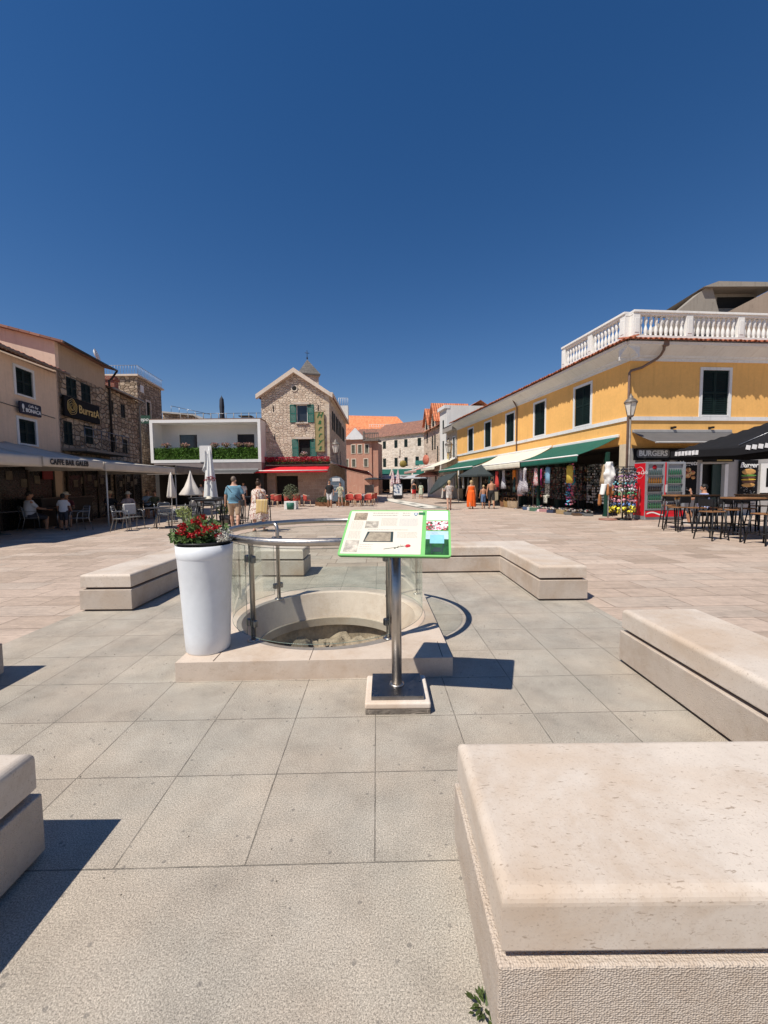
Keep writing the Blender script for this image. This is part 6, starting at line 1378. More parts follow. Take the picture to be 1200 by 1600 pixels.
lantern('wall lantern on the yellow house between its farthest windows', (5.95,37.5,4.35), 1.9, [(0,0,-.1),(.1,.1,-.3),(.9,.1,-.35)])
# ================================================================== right side: awnings and souvenir shops
def sloc(Y, off=0.): return (12.81-.157*Y-off*.988, Y-off*.155, 0)
srz = math.atan2(-.988,.155)
def street_awning(nm, lab, Ya, Yb, z0, z1, proj, m, **kw):
    """Ya near, Yb far; local x starts at the far end"""
    return awning(nm, lab, sloc(Yb,.01), srz, (Yb-Ya)/.988, z0, z1, proj, m, **kw)
street_awning('shop_awning', 'dark green awning nearest the corner of the yellow house', 17.55, 22.4, 3.42, 2.62, 1.95, GRNC, valance=.26, fold=.05)
street_awning('shop_awning', 'cream awning between the two green ones on the yellow house', 22.6, 29.3, 3.45, 2.66, 1.9, CRM, valance=.32, fold=.08)
street_awning('shop_awning', 'dark green awning under the far windows of the yellow house', 29.5, 37.6, 3.45, 2.72, 1.9, GRNC, valance=.2, fold=.05)
street_awning('shop_awning', 'cream awning on the low pale stone house beyond the yellow one', 38.0, 43.0, 3.9, 3.1, 2.2, CRM, valance=.25)
street_awning('shop_awning', 'dusty pink awning below the stone house with roof gables', 43.4, 49.5, 3.7, 3.0, 2.6, mat('dusty_pink_cloth',(.50,.30,.26),.85,0,.15), valance=.25)
PB = mat('beige_awning_script',(.25,.22,.18))
# green awnings closing the street
for i,(x0,W,y) in enumerate(((-2.2,3.6,74.5),(1.6,3.5,73.5),(5.2,3.4,71))):
    awning('terrace_awning', ['left','middle','right'][i]+' one of the three green awnings before the pale house closing the street', (x0,y,0), -.1, W, 4.3, 3.1, 4.2, GRNC, valance=.25, mv=mat('pale_grey_valance',(.5,.5,.5)), wavy=1)
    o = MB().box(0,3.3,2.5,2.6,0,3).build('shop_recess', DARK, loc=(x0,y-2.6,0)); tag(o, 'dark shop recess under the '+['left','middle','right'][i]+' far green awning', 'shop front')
def open_parasol(label, loc, r, zt, zb, m, mpole=None, sides=8, tilt=(0,0), grp=None, val=.12, script=False):
    t = thing('open_parasol', label, 'parasol', loc, 0, grp)
    prof = [(.0,zt),(r*.5,(zt+zb)/2+.04),(r,zb),(r*1.0,zb-val)]
    c_ = MB().lathe(prof, sides, smooth=False, a0=PI/sides, a1=2*PI+PI/sides); c_.f = [f for f in c_.f if len(f) == 4]; c_.mi = c_.mi[:len(c_.f)]; c_.sm = c_.sm[:len(c_.f)]
    c_ = c_.build('canopy', m, t, solid=.008, rot=(tilt[0],tilt[1],0))
    rb = MB()
    for k in range(sides): a = PI/sides+k*2*PI/sides; rb.tube([(0,0,zt-.12),(r*.98*math.cos(a),r*.98*math.sin(a),zb-.03)],.010,4)
    rb.build('ribs', STEEL_D, t, rot=(tilt[0],tilt[1],0))
    MB().tube([(0,0,0),(0,0,zt)],.025,8).build('pole', mpole or mat('pale_pole',()), t); MB().lathe([(0,0),(.26,0),(.26,.06),(0,.07)],16).build('base', CONC, t); return t
open_parasol('black open parasol beside the cream awning, behind the child', (6.55,27.6,0), 1.55, 2.75, 2.05, mat('black_parasol_cloth',(.035,.045,.045),.8,0,.1))
t = open_parasol('black parasol tipped on its side behind the orange dress', (5.75,31.5,0), 1.35, 2.5, 2.0, mat('black_parasol_cloth',()), tilt=(0,R(-38)))
open_parasol('pink parasol far down the right side of the street', (5.2,47,0), 1.7, 2.95, 2.45, mat('pink_parasol_cloth',(.70,.45,.45),.85,0,.1))
open_parasol('grey parasol under the left far green awning', (-1.6,62,0), 1.7, 2.9, 2.4, mat('dark_navy_cloth',(.03,.04,.05),.85))
open_parasol('pale grey parasol in the middle before the far green awnings', (1.5,66,0), 2.2, 3.0, 2.5, mat('pale_grey_cloth',(.45,.46,.47),.85))
open_parasol('pale grey parasol at the right before the far green awnings', (4.8,64,0), 2.0, 3.0, 2.5, mat('pale_grey_cloth',()))
STRP = mat_print('pink_white_stripe_cloth',(.72,.60,.60),(.50,.25,.27),9)
closed_parasol('folded pink and white parasol, the left of the pair', (1.0,44.5,0), 3.0, 1.3, .24, STRP, .03)
closed_parasol('folded pink and white parasol, the right of the pair', (1.55,44.2,0), 3.05, 1.3, .24, STRP, .03)
o = thing('shop_easel', 'black and white poster stand in the street beside the folded parasols', 'sign', (1.45,42.2,0)); MB().box(-.5,.5,-.05,.05,.1,1.6).build('frame', BLACKM, o); MB().box(-.42,.42,-.07,-.05,.4,1.5).build('poster', mat_cells('poster_white_blue',[(.7,.72,.75),(.75,.75,.75),(.1,.15,.25),(.6,.65,.7)],6), o); MB().box(-.4,.4,-.25,.25,0,.1).build('foot', BLACKM, o)
o = thing('street_bench_wall', 'pale stone block beside the terrace at the mouth of the far street', 'block', (-1.6,46,0)); MB().box(-.5,.5,-.8,.8,0,1.5).build('block', LIME, o, bevel=.03)
for i in range(9):
    x = 0+.0; tt = [(-1.5,60),(-.4,61),(.8,59),(2.0,60.5),(3.3,58.5),(4.4,57),(1.0,47.5),(2.2,46.5),(.4,46)][i]
    small_table('small wooden table far down the street, '+['leftmost','second from the left','third from the left','fourth from the left','fifth from the left','rightmost','beside the folded parasols','right of the folded parasols','just left of the folded parasols'][i], (*tt,0), .4, .75, WOOD, 'tables far down the street')

# ---- goods. every item is a thing
def garment(label, loc, rz, m, h=1.0, w_=.22, kind='dress', zt=2.2, grp='garments hanging outside the shops'):
    t = thing('hanging_'+kind, label, kind, loc, rz, grp); sd_ = rnd.random()*6
    if kind == 'dress': prof = [(.03,0),(.12,-.03),(.14,-.12),(.11,-.32),(.14,-.5),(w_*.85,-.75),(w_,-1),(w_*.97,-1)]
    elif kind == 'shirt': prof = [(.04,0),(.17,-.05),(.19,-.3),(.17,-.6),(.18,-1)]
    else: prof = [(.05,0),(.1,-.05),(.15,-.5),(.2,-1)]
    mb = MB(); n = 28; vs = []
    for i,(r,z) in enumerate(prof):
        for j in range(n):
            a = 2*PI*j/n; q = 1+.10*math.sin(a*6+sd_+i*.4)*(i/len(prof)); vs.append((r*q*math.cos(a), r*q*.42*math.sin(a), zt+z*h))
    mb.add(vs, [(i*n+j,i*n+(j+1)%n,(i+1)*n+(j+1)%n,(i+1)*n+j) for i in range(len(prof)-1) for j in range(n)], 0, True)
    mb.build('cloth', m, t, solid=.006)
    MB().tube([(-.17,0,zt-.04),(0,0,zt+.05),(.17,0,zt-.04)],.008,5).tube([(0,0,zt+.05),(0,0,zt+.16),(.03,0,zt+.19)],.006,5).build('hanger', STEEL_D, t)
    return t
def tote(label, loc, rz, m, s_=1.):
    t = thing('woven_bag', label, 'bag', loc, rz, 'woven bags on the shop step')
    n = 20; vs = []
    for z,rx in ((0,.17),(.03,.19),(.18,.21),(.34,.235)): vs += [(rx*s_*math.cos(2*PI*j/n)*(1+.08*math.sin(j*1.9+z*9)), rx*.40*s_*math.sin(2*PI*j/n), z*s_*(1+.12*math.sin(2*PI*j/n*2))) for j in range(n)]
    MB().add(vs, [(i*n+j,i*n+(j+1)%n,(i+1)*n+(j+1)%n,(i+1)*n+j) for i in range(3) for j in range(n)]+[tuple(range(n))[::-1]], 0, True).build('basket', m, t)
    for y in (-.07,.07): MB().tube([(-.11*s_,y,.33*s_),(-.07*s_,y,.52*s_),(.07*s_,y,.52*s_),(.11*s_,y,.33*s_)],.010,6).build('handle', WOOD, t)
    return t
# clothes rails (upright racks) just outside the shop line
def rail_rack(label, Y, off, L=1.6, z=2.15):
    t = thing('clothes_rail', label, 'rack', sloc(Y,off), srz, 'clothes rails')
    MB().tube([(-L/2,0,0),(-L/2,0,z+.12),(L/2,0,z+.12),(L/2,0,0)],.018,6).build('frame', STEEL_D, t)
    for x in (-L/2,L/2): MB().tube([(x,-.25,.03),(x,.25,.03)],.018,6).build('foot', STEEL_D, t)
    return t
rail_rack('clothes rail carrying the dresses under the cream awning', 25.3, 1.4, 3.3)
rail_rack('clothes rail at the join of the cream and green awnings', 22.9, 1.4, 1.7)
C_ = lambda nm,c: mat(nm,c,.85,0,.2,10)
GL = [(26.7,.8,C_('dark_purple_cloth',(.05,.035,.05)),1.35,.26,'dress','dark purple dress, leftmost on the rail under the cream awning'),
(26.2,.7,C_('dark_grey_cloth',(.06,.06,.065)),1.1,.2,'dress','dark grey dress second on the rail under the cream awning'),
(25.5,.8,mat_print('grey_white_print',(.55,.55,.57),(.22,.23,.27),26),1.15,.24,'dress','pale grey-blue dress on the rail under the cream awning'),
(24.5,.6,C_('orange_cloth',(.70,.22,.03)),.6,.16,'shirt','orange and red top hanging above dark shorts'),
(24.45,.62,C_('dark_teal_cloth',(.02,.05,.05)),.9,.2,'dress','dark skirt hanging below the orange and red top'),
(23.9,.7,C_('brown_cloth',(.18,.09,.06)),1.2,.2,'dress','brown dress near the join of the two awnings'),
(23.5,.75,C_('rose_cloth',(.60,.28,.26)),.75,.18,'dress','short rose pink dress hanging low near the join of the awnings'),
(23.2,.85,mat_print('floral_dark_print',(.45,.42,.45),(.10,.09,.13),20),1.45,.32,'dress','long grey floral dress at the left of the first green awning'),
(22.7,.9,mat_print('floral_grey_print',(.50,.48,.50),(.16,.13,.17),24),1.3,.30,'dress','second grey floral dress under the edge of the first green awning'),
(31.2,.9,C_('black_cloth',(.02,.02,.02)),1.3,.24,'dress','black dress by the tipped parasol'),
(28.9,.9,C_('navy_cloth2',(.03,.035,.06)),1.3,.22,'dress','navy dress beside the black open parasol')]
for (Y,off,m,h,w_,kd,lab) in GL:
    zt = 2.3 if 'below' not in lab and 'low' not in lab else (1.85 if 'below' in lab else 1.5)
    garment(lab, sloc(Y,off+.65), srz+rnd.uniform(-.3,.3), m, h, w_, kd, zt)
for (Y,off,m,h,w_,kd,lab) in ((21.2,1.75,mat_print('red_white_print',(.55,.5,.48),(.45,.04,.05),20),.9,.2,'dress','red and white dress hanging in front of the black wire grid'),(20.2,1.7,C_('sky_blue_cloth',(.20,.36,.50)),.8,.18,'shirt','sky blue top hanging left of the pink novelties'),(18.6,1.6,C_('sun_yellow_cloth',(.55,.40,.06)),.8,.18,'shirt','yellow top hanging at the open right end of the green awning'),(25.9,1.7,C_('red_cloth5',(.50,.05,.04)),1.0,.2,'dress','red dress hanging at the front edge of the cream awning'),(27.3,1.0,C_('wine_cloth',(.16,.02,.04)),1.2,.22,'dress','wine red dress at the far end of the cream awning'),(27.9,1.0,C_('cream_cloth',(.5,.45,.38)),1.0,.2,'dress','cream dress at the far end of the cream awning'),
 (28.4,1.1,C_('teal_cloth',(.04,.18,.20)),1.2,.22,'dress','teal dress just left of the cream dress'),(24.9,.4,C_('coral_cloth',(.55,.16,.10)),.7,.18,'shirt','coral top hanging behind the orange and red top'),
 (25.1,.45,C_('khaki_cloth',(.25,.22,.13)),1.1,.2,'dress','khaki dress behind the pale grey-blue dress'),(22.95,.5,C_('magenta_cloth',(.40,.04,.18)),.9,.18,'dress','magenta dress behind the long grey floral dress'),
 (17.9,.5,C_('sand_cloth',(.45,.33,.2)),.9,.2,'dress','sand coloured dress at the right end of the first green awning'),(20.0,.5,C_('turquoise_cloth',(.05,.30,.35)),.9,.2,'dress','turquoise dress right of the lettered cloth bags')):
    garment(lab, sloc(Y,off), srz+rnd.uniform(-.3,.3), m, h, w_, kd, 2.25)
i = 0
for Y in (33.2,34.0,34.8,35.6,36.4,37.2,38.2,39.0,40.0,41.0):
    m = (C_('white_cloth',(.6,.6,.58)), C_('black_cloth',()), C_('olive_cloth',(.16,.17,.09)), C_('grey_cloth3',(.25,.24,.23)))[i%4]
    garment(['white','black','olive','grey'][i%4]+' top on the far shop row, '+['nearest','second','third','fourth','fifth','sixth','seventh','eighth','ninth','farthest'][i]+' along it', sloc(Y,1.2), srz+rnd.uniform(-.5,.5), m, 1.2, .22, 'dress', 2.3, 'tops hanging in the far shops'); i += 1
STRAW = mat('straw_basket',(.30,.18,.07),.8,0,.35,25,.5,50); STRAWL = mat('pale_straw',(.40,.30,.20),.8,0,.3,25,.5,50)
for i,(Y,m,s_,lab) in enumerate(((26.1,mat('brown_basket',(.22,.10,.05),.8,0,.3,20),1.1,'brown woven bag, leftmost on the shop step'),(25.5,STRAW,1.15,'large golden straw bag on the shop step'),(24.9,STRAWL,1.1,'small pale straw bag between two larger ones'),(24.5,STRAWL,1.15,'large pale straw bag nearest the floral dresses'))): tote(lab, sloc(Y,1.25), srz+.3*i, m, s_)
# grid panels and shelves of small goods under the first green awning
def grid_panel(label, Y, off, W, z0, z1, items, rot=0):
    t = thing('grid_display', label, 'display', sloc(Y,off), srz+rot, 'grid displays')
    mb = MB(); nx = int(W/.12); nz = int((z1-z0)/.12)
    for i in range(nx+1): mb.tube([(-W/2+W*i/nx,0,z0),(-W/2+W*i/nx,0,z1)],.005,4)
    for i in range(nz+1): mb.tube([(-W/2,0,z0+(z1-z0)*i/nz),(W/2,0,z0+(z1-z0)*i/nz)],.005,4)
    for s_ in (-1,1): mb.tube([(s_*W/2,0,0),(s_*W/2,0,z1)],.014,6)
    mb.build('grid', BLACKM, t)
    gm_ = MB()
    for i in range(nx):
        for j in range(nz):
            if rnd.random() < .85: gm_.obox((-W/2+W*(i+.5)/nx,-.03,z0+(z1-z0)*(j+.5)/nz),(.08,.03,.085+rnd.uniform(-.02,.02)),(0,rnd.uniform(-.2,.2),0))
    tag(gm_.build('small_goods', items, t), kind='stuff'); return t
CEL = lambda nm,cols,s_=10: mat_cells(nm,cols,s_)
g_dark = CEL('dark_trinkets',[(.03,.03,.03),(.15,.13,.1),(.3,.28,.24),(.05,.05,.07),(.2,.05,.04)])
g_mix = CEL('colourful_trinkets',[(.5,.08,.08),(.08,.2,.4),(.5,.45,.38),(.4,.2,.3),(.08,.25,.2),(.05,.05,.05),(.55,.35,.1)])
grid_panel('black wire grid of small dark magnets under the first green awning', 20.4, .25, 1.6, .6, 2.25, g_dark)
grid_panel('black wire grid of pictures beside the dark magnets', 21.7, .3, 1.0, .6, 2.3, g_dark)
grid_panel('wire grid of pale souvenirs right of the hanging flip-flops', 18.35, .3, 1.7, .5, 2.3, CEL('pale_trinkets',[(.06,.06,.06),(.3,.3,.3),(.15,.17,.16),(.45,.4,.36),(.04,.05,.04)],8))
grid_panel('wire grid of red and brown goods behind the orange top', 24.2, .2, 2.6, .7, 2.35, g_mix)
for i,(Y,off,c) in enumerate(((19.35,.95,((.55,.05,.15),(.6,.25,.3),(.3,.15,.12))),(19.5,1.05,((.05,.2,.4),(.1,.45,.55),(.6,.05,.2))))):
    t = thing('hanging_string', ['string of pink and red novelties hanging from the first green awning','string of blue and pink novelties hanging lower beside the pink one'][i], 'souvenirs', sloc(Y,off), srz, 'strings of novelties')
    MB().tube([(0,0,.4),(0,0,2.45)],.006,4).build('cord', BLACKM, t)
    mb = MB()
    for z in [ .45+.11*q for q in range(18 if i == 0 else 10)]: 
        for q in range(3): mb.ell((rnd.uniform(-.13,.13),rnd.uniform(-.08,.08),z+rnd.uniform(-.03,.03)+(.3 if i == 0 else 0)*0),(rnd.uniform(.04,.09),.04,rnd.uniform(.03,.06)),8,6)
    tag(mb.build('novelties', CEL('novelties_%s'%('pink','blue')[i], list(c), 9), t), kind='stuff')
o = thing('hanging_tea_towels', 'lettered pale cloth bags hanging below a black bag under the first green awning', 'towel', sloc(21.15,1.15), srz)
MB().sheet(8,10,lambda u,v:(-.20+.40*u,.02*math.sin(u*9),.72+.72*v)).build('cloth', mat_print('lettered_cloth',(.50,.48,.40),(.10,.10,.08),16), o, solid=.02); MB().sheet(8,6,lambda u,v:(-.26+.34*u,-.05+.02*math.sin(u*9),.42+.42*v)).build('lower_cloth', mat_print('lettered_cloth',()), o, solid=.02)
MB().box(-.20,.20,-.03,.05,1.45,1.95).tube([(-.12,0,1.95),(-.02,0,2.6),(.1,0,1.95)],.012,5).build('black_bag', mat('black_cloth',()), o)
GP = mat('dark_green_post_paint',(.01,.05,.035),.5)
for i,(Y,off) in enumerate(((22.25,1.0),(17.65,.5))):
    o = thing('shop_post', ['dark green post at the left end of the first green awning','dark green folding shop panel near the street lamp'][i], 'post', sloc(Y,off), srz); MB().box(-.09,.09,-.05,.05,0,2.75).build('post', GP, o); MB().box(-.12,.12,-.08,.08,0,.08).build('foot', GP, o)
# low boxes and shoes along the shop front
cols_ = ['white','navy','grey','green','tan','blue','pink','brown']; cc_ = [(.5,.48,.45),(.03,.04,.08),(.14,.14,.14),(.07,.14,.09),(.34,.24,.12),(.06,.10,.19),(.38,.20,.20),(.10,.06,.035)]
pos_ = ['under the floral dresses','left of the dark green post','right of the dark green post','below the wire grid of magnets','below the lettered cloth bags','below the hanging novelties','left of the white cloth stand','at the foot of the pale souvenir grid']
for i,Y in enumerate((22.6,22.0,21.4,20.7,20.0,19.2,18.1,18.7)):
    for q in range(2):
        ci2 = (i*3+q*5)%8; o = thing('goods_crate', '%s crate of small goods %s, %s'%(cols_[ci2],pos_[i],'front one' if q else 'rear one'), 'crate', sloc(Y+.3*q+rnd.uniform(-.12,.12),1.0+.35*q+rnd.uniform(-.1,.12)), srz+rnd.uniform(-.5,.5))
        bs_ = rnd.uniform(.7,1.15); MB().box(-.26*bs_,.26*bs_,-.17,.17,0,.10+.09*rnd.random()).build('box', mat('crate_'+cols_[ci2],cc_[ci2]), o, bevel=.01)
        mb = MB()
        for _ in range(9): mb.obox((rnd.uniform(-.2,.2),rnd.uniform(-.12,.12),.18+rnd.uniform(0,.05)),(.1,.08,.05),(rnd.random(),rnd.random(),rnd.random()*3))
        tag(mb.build('contents', CEL('crate_goods',[(.42,.38,.34),(.05,.06,.12),(.22,.06,.06),(.06,.12,.11),(.30,.25,.12),(.04,.04,.04),(.16,.13,.11)],9), o), kind='stuff')
for i in range(6):
    o = thing('sun_hat', ['white','cream','blue','navy','grey','pink'][i]+' cap piled on the step beside the dark green post', 'hat', (sloc(22.3-.2*i,1.35)[0]-.03*i,sloc(22.3-.2*i,1.35)[1],0), 0, 'caps on the shop step')
    MB().lathe([(0,.13),(.07,.12),(.1,.05),(.1,.03),(.17,.0)],14).build('crown', mat('cap_'+['white','cream','blue','navy','grey','pink'][i],[(.65,.63,.6),(.5,.4,.28),(.1,.2,.4),(.03,.05,.12),(.3,.3,.32),(.6,.4,.4)][i]), o)
# stand with white cloth and brown dangling pieces
o = thing('white_cloth_stand', 'pole stand hung with crumpled white cloth and brown cones, on a round brown base', 'stand', (8.72,15.9,0), .2)
MB().tube([(0,0,.05),(0,0,2.2)],.022,8).build('pole', mat('pale_pole',()), o); MB().lathe([(0,0),(.33,0),(.33,.05),(.06,.08),(0,.08)],24).build('base', mat('reddish_stone_base',(.30,.15,.11)), o)
def clo(u,v):
    a = u*2*PI; r = .06+.13*math.sin(min(1,v*1.05)*PI*.72+.25)+.035*math.sin(a*3+v*9)+.09*mnoise.noise((math.cos(a)*1.6,math.sin(a)*1.6,v*5)); return (r*math.cos(a)+.02, r*.7*math.sin(a), 2.25-.95*v)
MB().sheet(30,16,clo).build('white_cloth', mat('crumpled_white_cloth',(.74,.72,.68),.9,0,.05,8,.3,30), o, solid=.01)
MB().sheet(20,10,lambda u,v:(-.20-.10*v+.10*math.cos(u*6.28)*(1-.3*v), .10*math.sin(u*6.28), 1.40-.42*v)).build('white_cloth', mat('crumpled_white_cloth',()), o, solid=.01)
for (x,y,z) in ((-.10,-.08,1.38),(.13,-.08,1.40),(.17,.06,1.35),(-.42,-.02,1.0),(-.32,.05,1.05)): MB().lathe([(.02,.02),(.035,-.05),(.058,-.34),(.045,-.42),(0,-.43)],12,c=(x,y,z)).build('brown_cone', mat('rust_brown_cone',(.38,.15,.05),.7,0,.2), o)
# rotating rack full of little colourful souvenirs
o = thing('souvenir_rack', 'black rotating rack packed with colourful little souvenirs beside the red drinks fridge', 'rack', (9.25,15.85,0), .1)
MB().tube([(0,0,0),(0,0,2.05)],.03,8).lathe([(0,0),(.32,0),(.32,.05),(0,.06)],16).build('post', BLACKM, o)
fr = MB()
for k in range(8):
    a = k*PI/4; fr.tube([(.36*math.cos(a),.36*math.sin(a),.25),(.36*math.cos(a),.36*math.sin(a),2.05)],.007,4)
for z in (.25,.6,.9,1.2,1.5,1.8,2.05): fr.tube([(.36*math.cos(i*PI/8),.36*math.sin(i*PI/8),z) for i in range(16)],.007,4,closed=True)
fr.build('frame', BLACKM, o)
rows = [(1.95,(.03,.03,.04),.035),(1.82,(.06,.08,.10),.035),(1.69,(.25,.12,.25),.04),(1.56,(.55,.45,.5),.04),(1.43,(.08,.30,.35),.04),(1.30,(.50,.12,.2),.045),(1.17,(.6,.6,.62),.045),(1.04,(.08,.40,.15),.05),(.9,(.5,.06,.03),.06),(.76,(.60,.25,.30),.065),(.60,(.10,.20,.45),.065),(.46,(.75,.60,.03),.075),(.34,(.70,.55,.02),.06)]
for qi,(z,c,r) in enumerate(rows):
    mb = MB(); kk = 22 if r < .05 else 15
    for k in range(kk):
        a = 2*PI*k/kk; rr = .40+rnd.uniform(-.05,.05); mb.ell((rr*math.cos(a),rr*math.sin(a),z+rnd.uniform(-.04,.04)),(r*rnd.uniform(.7,1.35),r*.8,r*rnd.uniform(.7,1.45)),8,6)
    c2 = tuple(min(1,x*1.5+.04) for x in c)
    tag(mb.build('souvenir_row', CEL('souvenir_row_%s'%'abcdefghijklm'[qi],[c,c2,(c[0]*.3,c[1]*.3,c[2]*.3),(.02,.02,.02),c,(.03,.02,.02)],18), o), kind='stuff')
# drinks fridges
REDP = mat('red_fridge_paint',(.62,.008,.02),.35,0,.05,2); GREYP = mat('grey_fridge_frame',(.32,.33,.35),.4,.3,.1)
brot = math.atan2(.09,1)
bottle0 = None
for i,(x,lab) in enumerate(((10.0,'red glass-door drinks fridge on the left, with a round red badge and red side'),(10.80,'red glass-door drinks fridge on the right, with a keypad lock'))):
    fx = thing('drinks_fridge', lab, 'fridge', (x, 15.62+.07*i, 0), .06)
    W = .77; H_ = 2.22
    MB().box(0,W,.06,.78,.0,H_).build('cabinet', GREYP, fx, bevel=.015)
    MB().box(-.006,.0-.001,.08,.70,.16,H_-.04).build('side_panel', REDP, fx)
    MB().box(.03,W-.03,.02,.06,.12,.36).build('kick_panel', REDP, fx)
    MB().box(.0,.07,.0,.07,.38,H_-.02).box(W-.10,W-.0,-.0,.07,.38,H_-.02).box(.07,W-.10,.0,.07,H_-.10,H_-.02).box(.07,W-.10,.0,.07,.38,.44).build('door_frame', GREYP, fx, bevel=.01); MB().box(W-.045,W+.0,-.012,.06,.38,H_-.02).build('red_strip', REDP, fx) if i == 0 else None
    MB().box(.07,W-.10,.07,.075,.44,H_-.10).build('glass_back', mat('fridge_inside',(.02,.022,.025),.3), fx)
    for z in (.44,.76,1.08,1.40,1.72): MB().box(.08,W-.11,-.01,.068,z-.012,z).build('shelf', mat('shelf_wire',(.45,.47,.48),.4,.5), fx)
    MB().box(.02,.05,-.02,.0,1.0,1.5).build('handle', STEEL, fx)
    if i == 0:
        MB().lathe([(0,0),(.085,0),(.085,.008),(0,.008)],24).build('badge', REDP, fx, loc=(W*.45,.055,2.02), rot=(PI/2,0,0))
        text('Coca-Cola', .20, WHITE, fx, (-.012,.38,1.82), (PI/2,0,-PI/2), 'lettering', .003, .3)
        MB().tube([(-.012,.38+.22*math.cos(k*PI/16),1.82+.22*math.sin(k*PI/16)) for k in range(32)],.005,4,closed=True).build('badge_ring', WHITE, fx)
        MB().lathe([(0,.0),(.07,.0),(.085,.10),(.06,.30),(.09,.50),(.05,.62),(.035,.80),(.04,.84),(0,.84)],16).build('bottle_print', mat('pale_red_print',(.7,.22,.2)), fx, loc=(-.004,.38,.55)).scale = (.05,1,1)
    MB().sheet(16,2,lambda u,v:(.05+.66*u,.012,.22+.05*math.sin(u*5)+.05*v)).build('ribbon_print', WHITE if i == 0 else REDP, fx)
    if i: MB().box(-.06,.03,-.04,.0,1.05,1.35).build('lock_box', mat('keypad_grey',(.5,.5,.5)), fx, bevel=.01)
    bc = [(.04,.11,.05),(.03,.10,.06),(.025,.015,.012),(.22,.09,.015),(.06,.09,.09)]
    for zi,z in enumerate((.44,.76,1.08,1.40,1.72)):
        for q in range(6):
            mm_ = mat('drink_%s'%'abcde'[zi if i == 0 else (zi+2)%5], bc[zi if i == 0 else (zi+2)%5], .15, 0, .1)
            d = MB().lathe([(0,0),(.030,0),(.032,.02),(.032,.13),(.013,.19),(.013,.22),(0,.22)],10).build('drink_bottle', mm_)
            c,s_ = math.cos(.06), math.sin(.06); lx_ = .13+q*.092; ly_ = .03
            d.location = (x+lx_*c-ly_*s_, 15.62+.07*i+lx_*s_+ly_*c, z+.001); d.scale = (1,1,1.05)
            rn = ['bottom','second','middle','fourth','top'][zi]
            tag(d, 'small drink bottle in the row on the %s shelf of the %s red fridge'%(rn,'left' if i == 0 else 'right'), 'bottle', 'bottles on the %s shelf of the %s fridge'%(rn,'left' if i == 0 else 'right'))
# burger shop: fascia, posters, grey awning
def face(x, off=0.): return (10.12+x*.996+off*.09, 17.1+x*.0896-off*.996, 0)
o = thing('shop_fascia', 'black fascia board lettered BURGERS above the drinks fridges', 'sign', face(.15,.25), brot)
MB().box(0,3.6,-.05,.1,2.36,2.84).build('board', mat('black_sign_board',(.008,.008,.009),.7, spec=.15), o); text('BURGERS', .30, mat('chalk_white',(.8,.8,.78)), o, (.75,-.06,2.62), extrude=.004, bold=.012, name='lettering')
MB().prism(rrect(.72,.17,.12,cx_=.75,cy_=2.62),0,.004).build('letter_outline', mat('dark_grey_outline',(.12,.12,.12)), o, rot=(PI/2,0,0), loc=(0,-.052,0))
text('XXL', .26, mat('chalk_grey2',(.25,.25,.25)), o, (1.75,-.06,2.6), extrude=.004, name='lettering')
FOOD = CEL('food_picture',[(.65,.42,.14),(.4,.18,.06),(.02,.02,.02),(.75,.62,.35),(.5,.08,.05),(.15,.25,.05)],7)
for (x0,x1,z0,z1,nm,lab) in ((2.2,3.05,.8,2.45,'Nuggets','black chalk-style poster of round nuggets beside the doorway'),(5.0,5.85,.8,2.35,'Burger','black chalk-style poster of a stacked burger right of the doorway')):
    o = thing('food_poster', lab, 'poster', face(0,.06), brot); MB().box(x0,x1,-.04,.0,z0,z1).build('panel', mat('black_sign_board',()), o, bevel=.004)
    xm = (x0+x1)/2
    text(nm, .30 if nm == 'Burger' else .25, mat('chalk_white',()), o, (xm,-.045,z1-.22), extrude=.003, shear=.25, bold=.006)
    fb = MB()
    if nm == 'Nuggets':
        for (dx,dz,r) in ((-.22,-.62,.15),(.02,-.5,.13),(.22,-.62,.12),(.0,-.72,.16),(.25,-.82,.10),(-.2,-.85,.08)): fb.ell((xm+dx,-.05,z1+dz),(r,.02,r*.75),14,8)
        fb.build('food_picture', mat_cells('nugget_mix',[(.60,.30,.10),(.45,.17,.06),(.70,.45,.20),(.5,.12,.06)],9), o)
    else:
        for dz,r,h,c in ((-.50,.33,.13,'bun'),(-.66,.36,.05,'lettuce'),(-.74,.34,.06,'patty'),(-.83,.35,.04,'cheese'),(-.92,.33,.07,'patty'),(-1.06,.32,.09,'bun')):
            MB().ell((xm,-.045,z1+dz),(r,.02,h),20,8).build('burger_layer', mat('burger_'+c,{'bun':(.60,.33,.10),'lettuce':(.12,.28,.05),'patty':(.12,.05,.03),'cheese':(.7,.45,.05)}[c],.6,0,.3,14), o)
    ch = MB()
    for _ in range(16): ch.obox((xm+rnd.uniform(-.33,.33),-.043,z0+rnd.uniform(.06,.42)),(rnd.uniform(.03,.12),.004,.012),(0,rnd.uniform(-1,1),0))
    tag(ch.build('chalk_doodles', mat('chalk_grey3',(.4,.4,.38)), o), kind='stuff')
o = thing('menu_poster', 'white framed menu panel at the right edge beside the burger poster', 'sign', face(0,.08), brot); MB().box(6.0,7.0,-.02,.0,.95,2.2).build('panel', WHITE, o); MB().box(6.25,6.9,-.03,-.02,1.2,2.0).build('pane', mat('black_sign_board',()), o)
o = thing('door_sign', 'thin gold sign over the burger shop doorway', 'sign', face(0,.08), brot); MB().box(3.3,4.7,-.05,.0,2.28,2.40).build('board', mat('black_sign_board',()), o); MB().box(3.9,4.6,-.06,-.05,2.31,2.37).build('gold_strip', mat('gold_letters',(.4,.28,.08)), o)
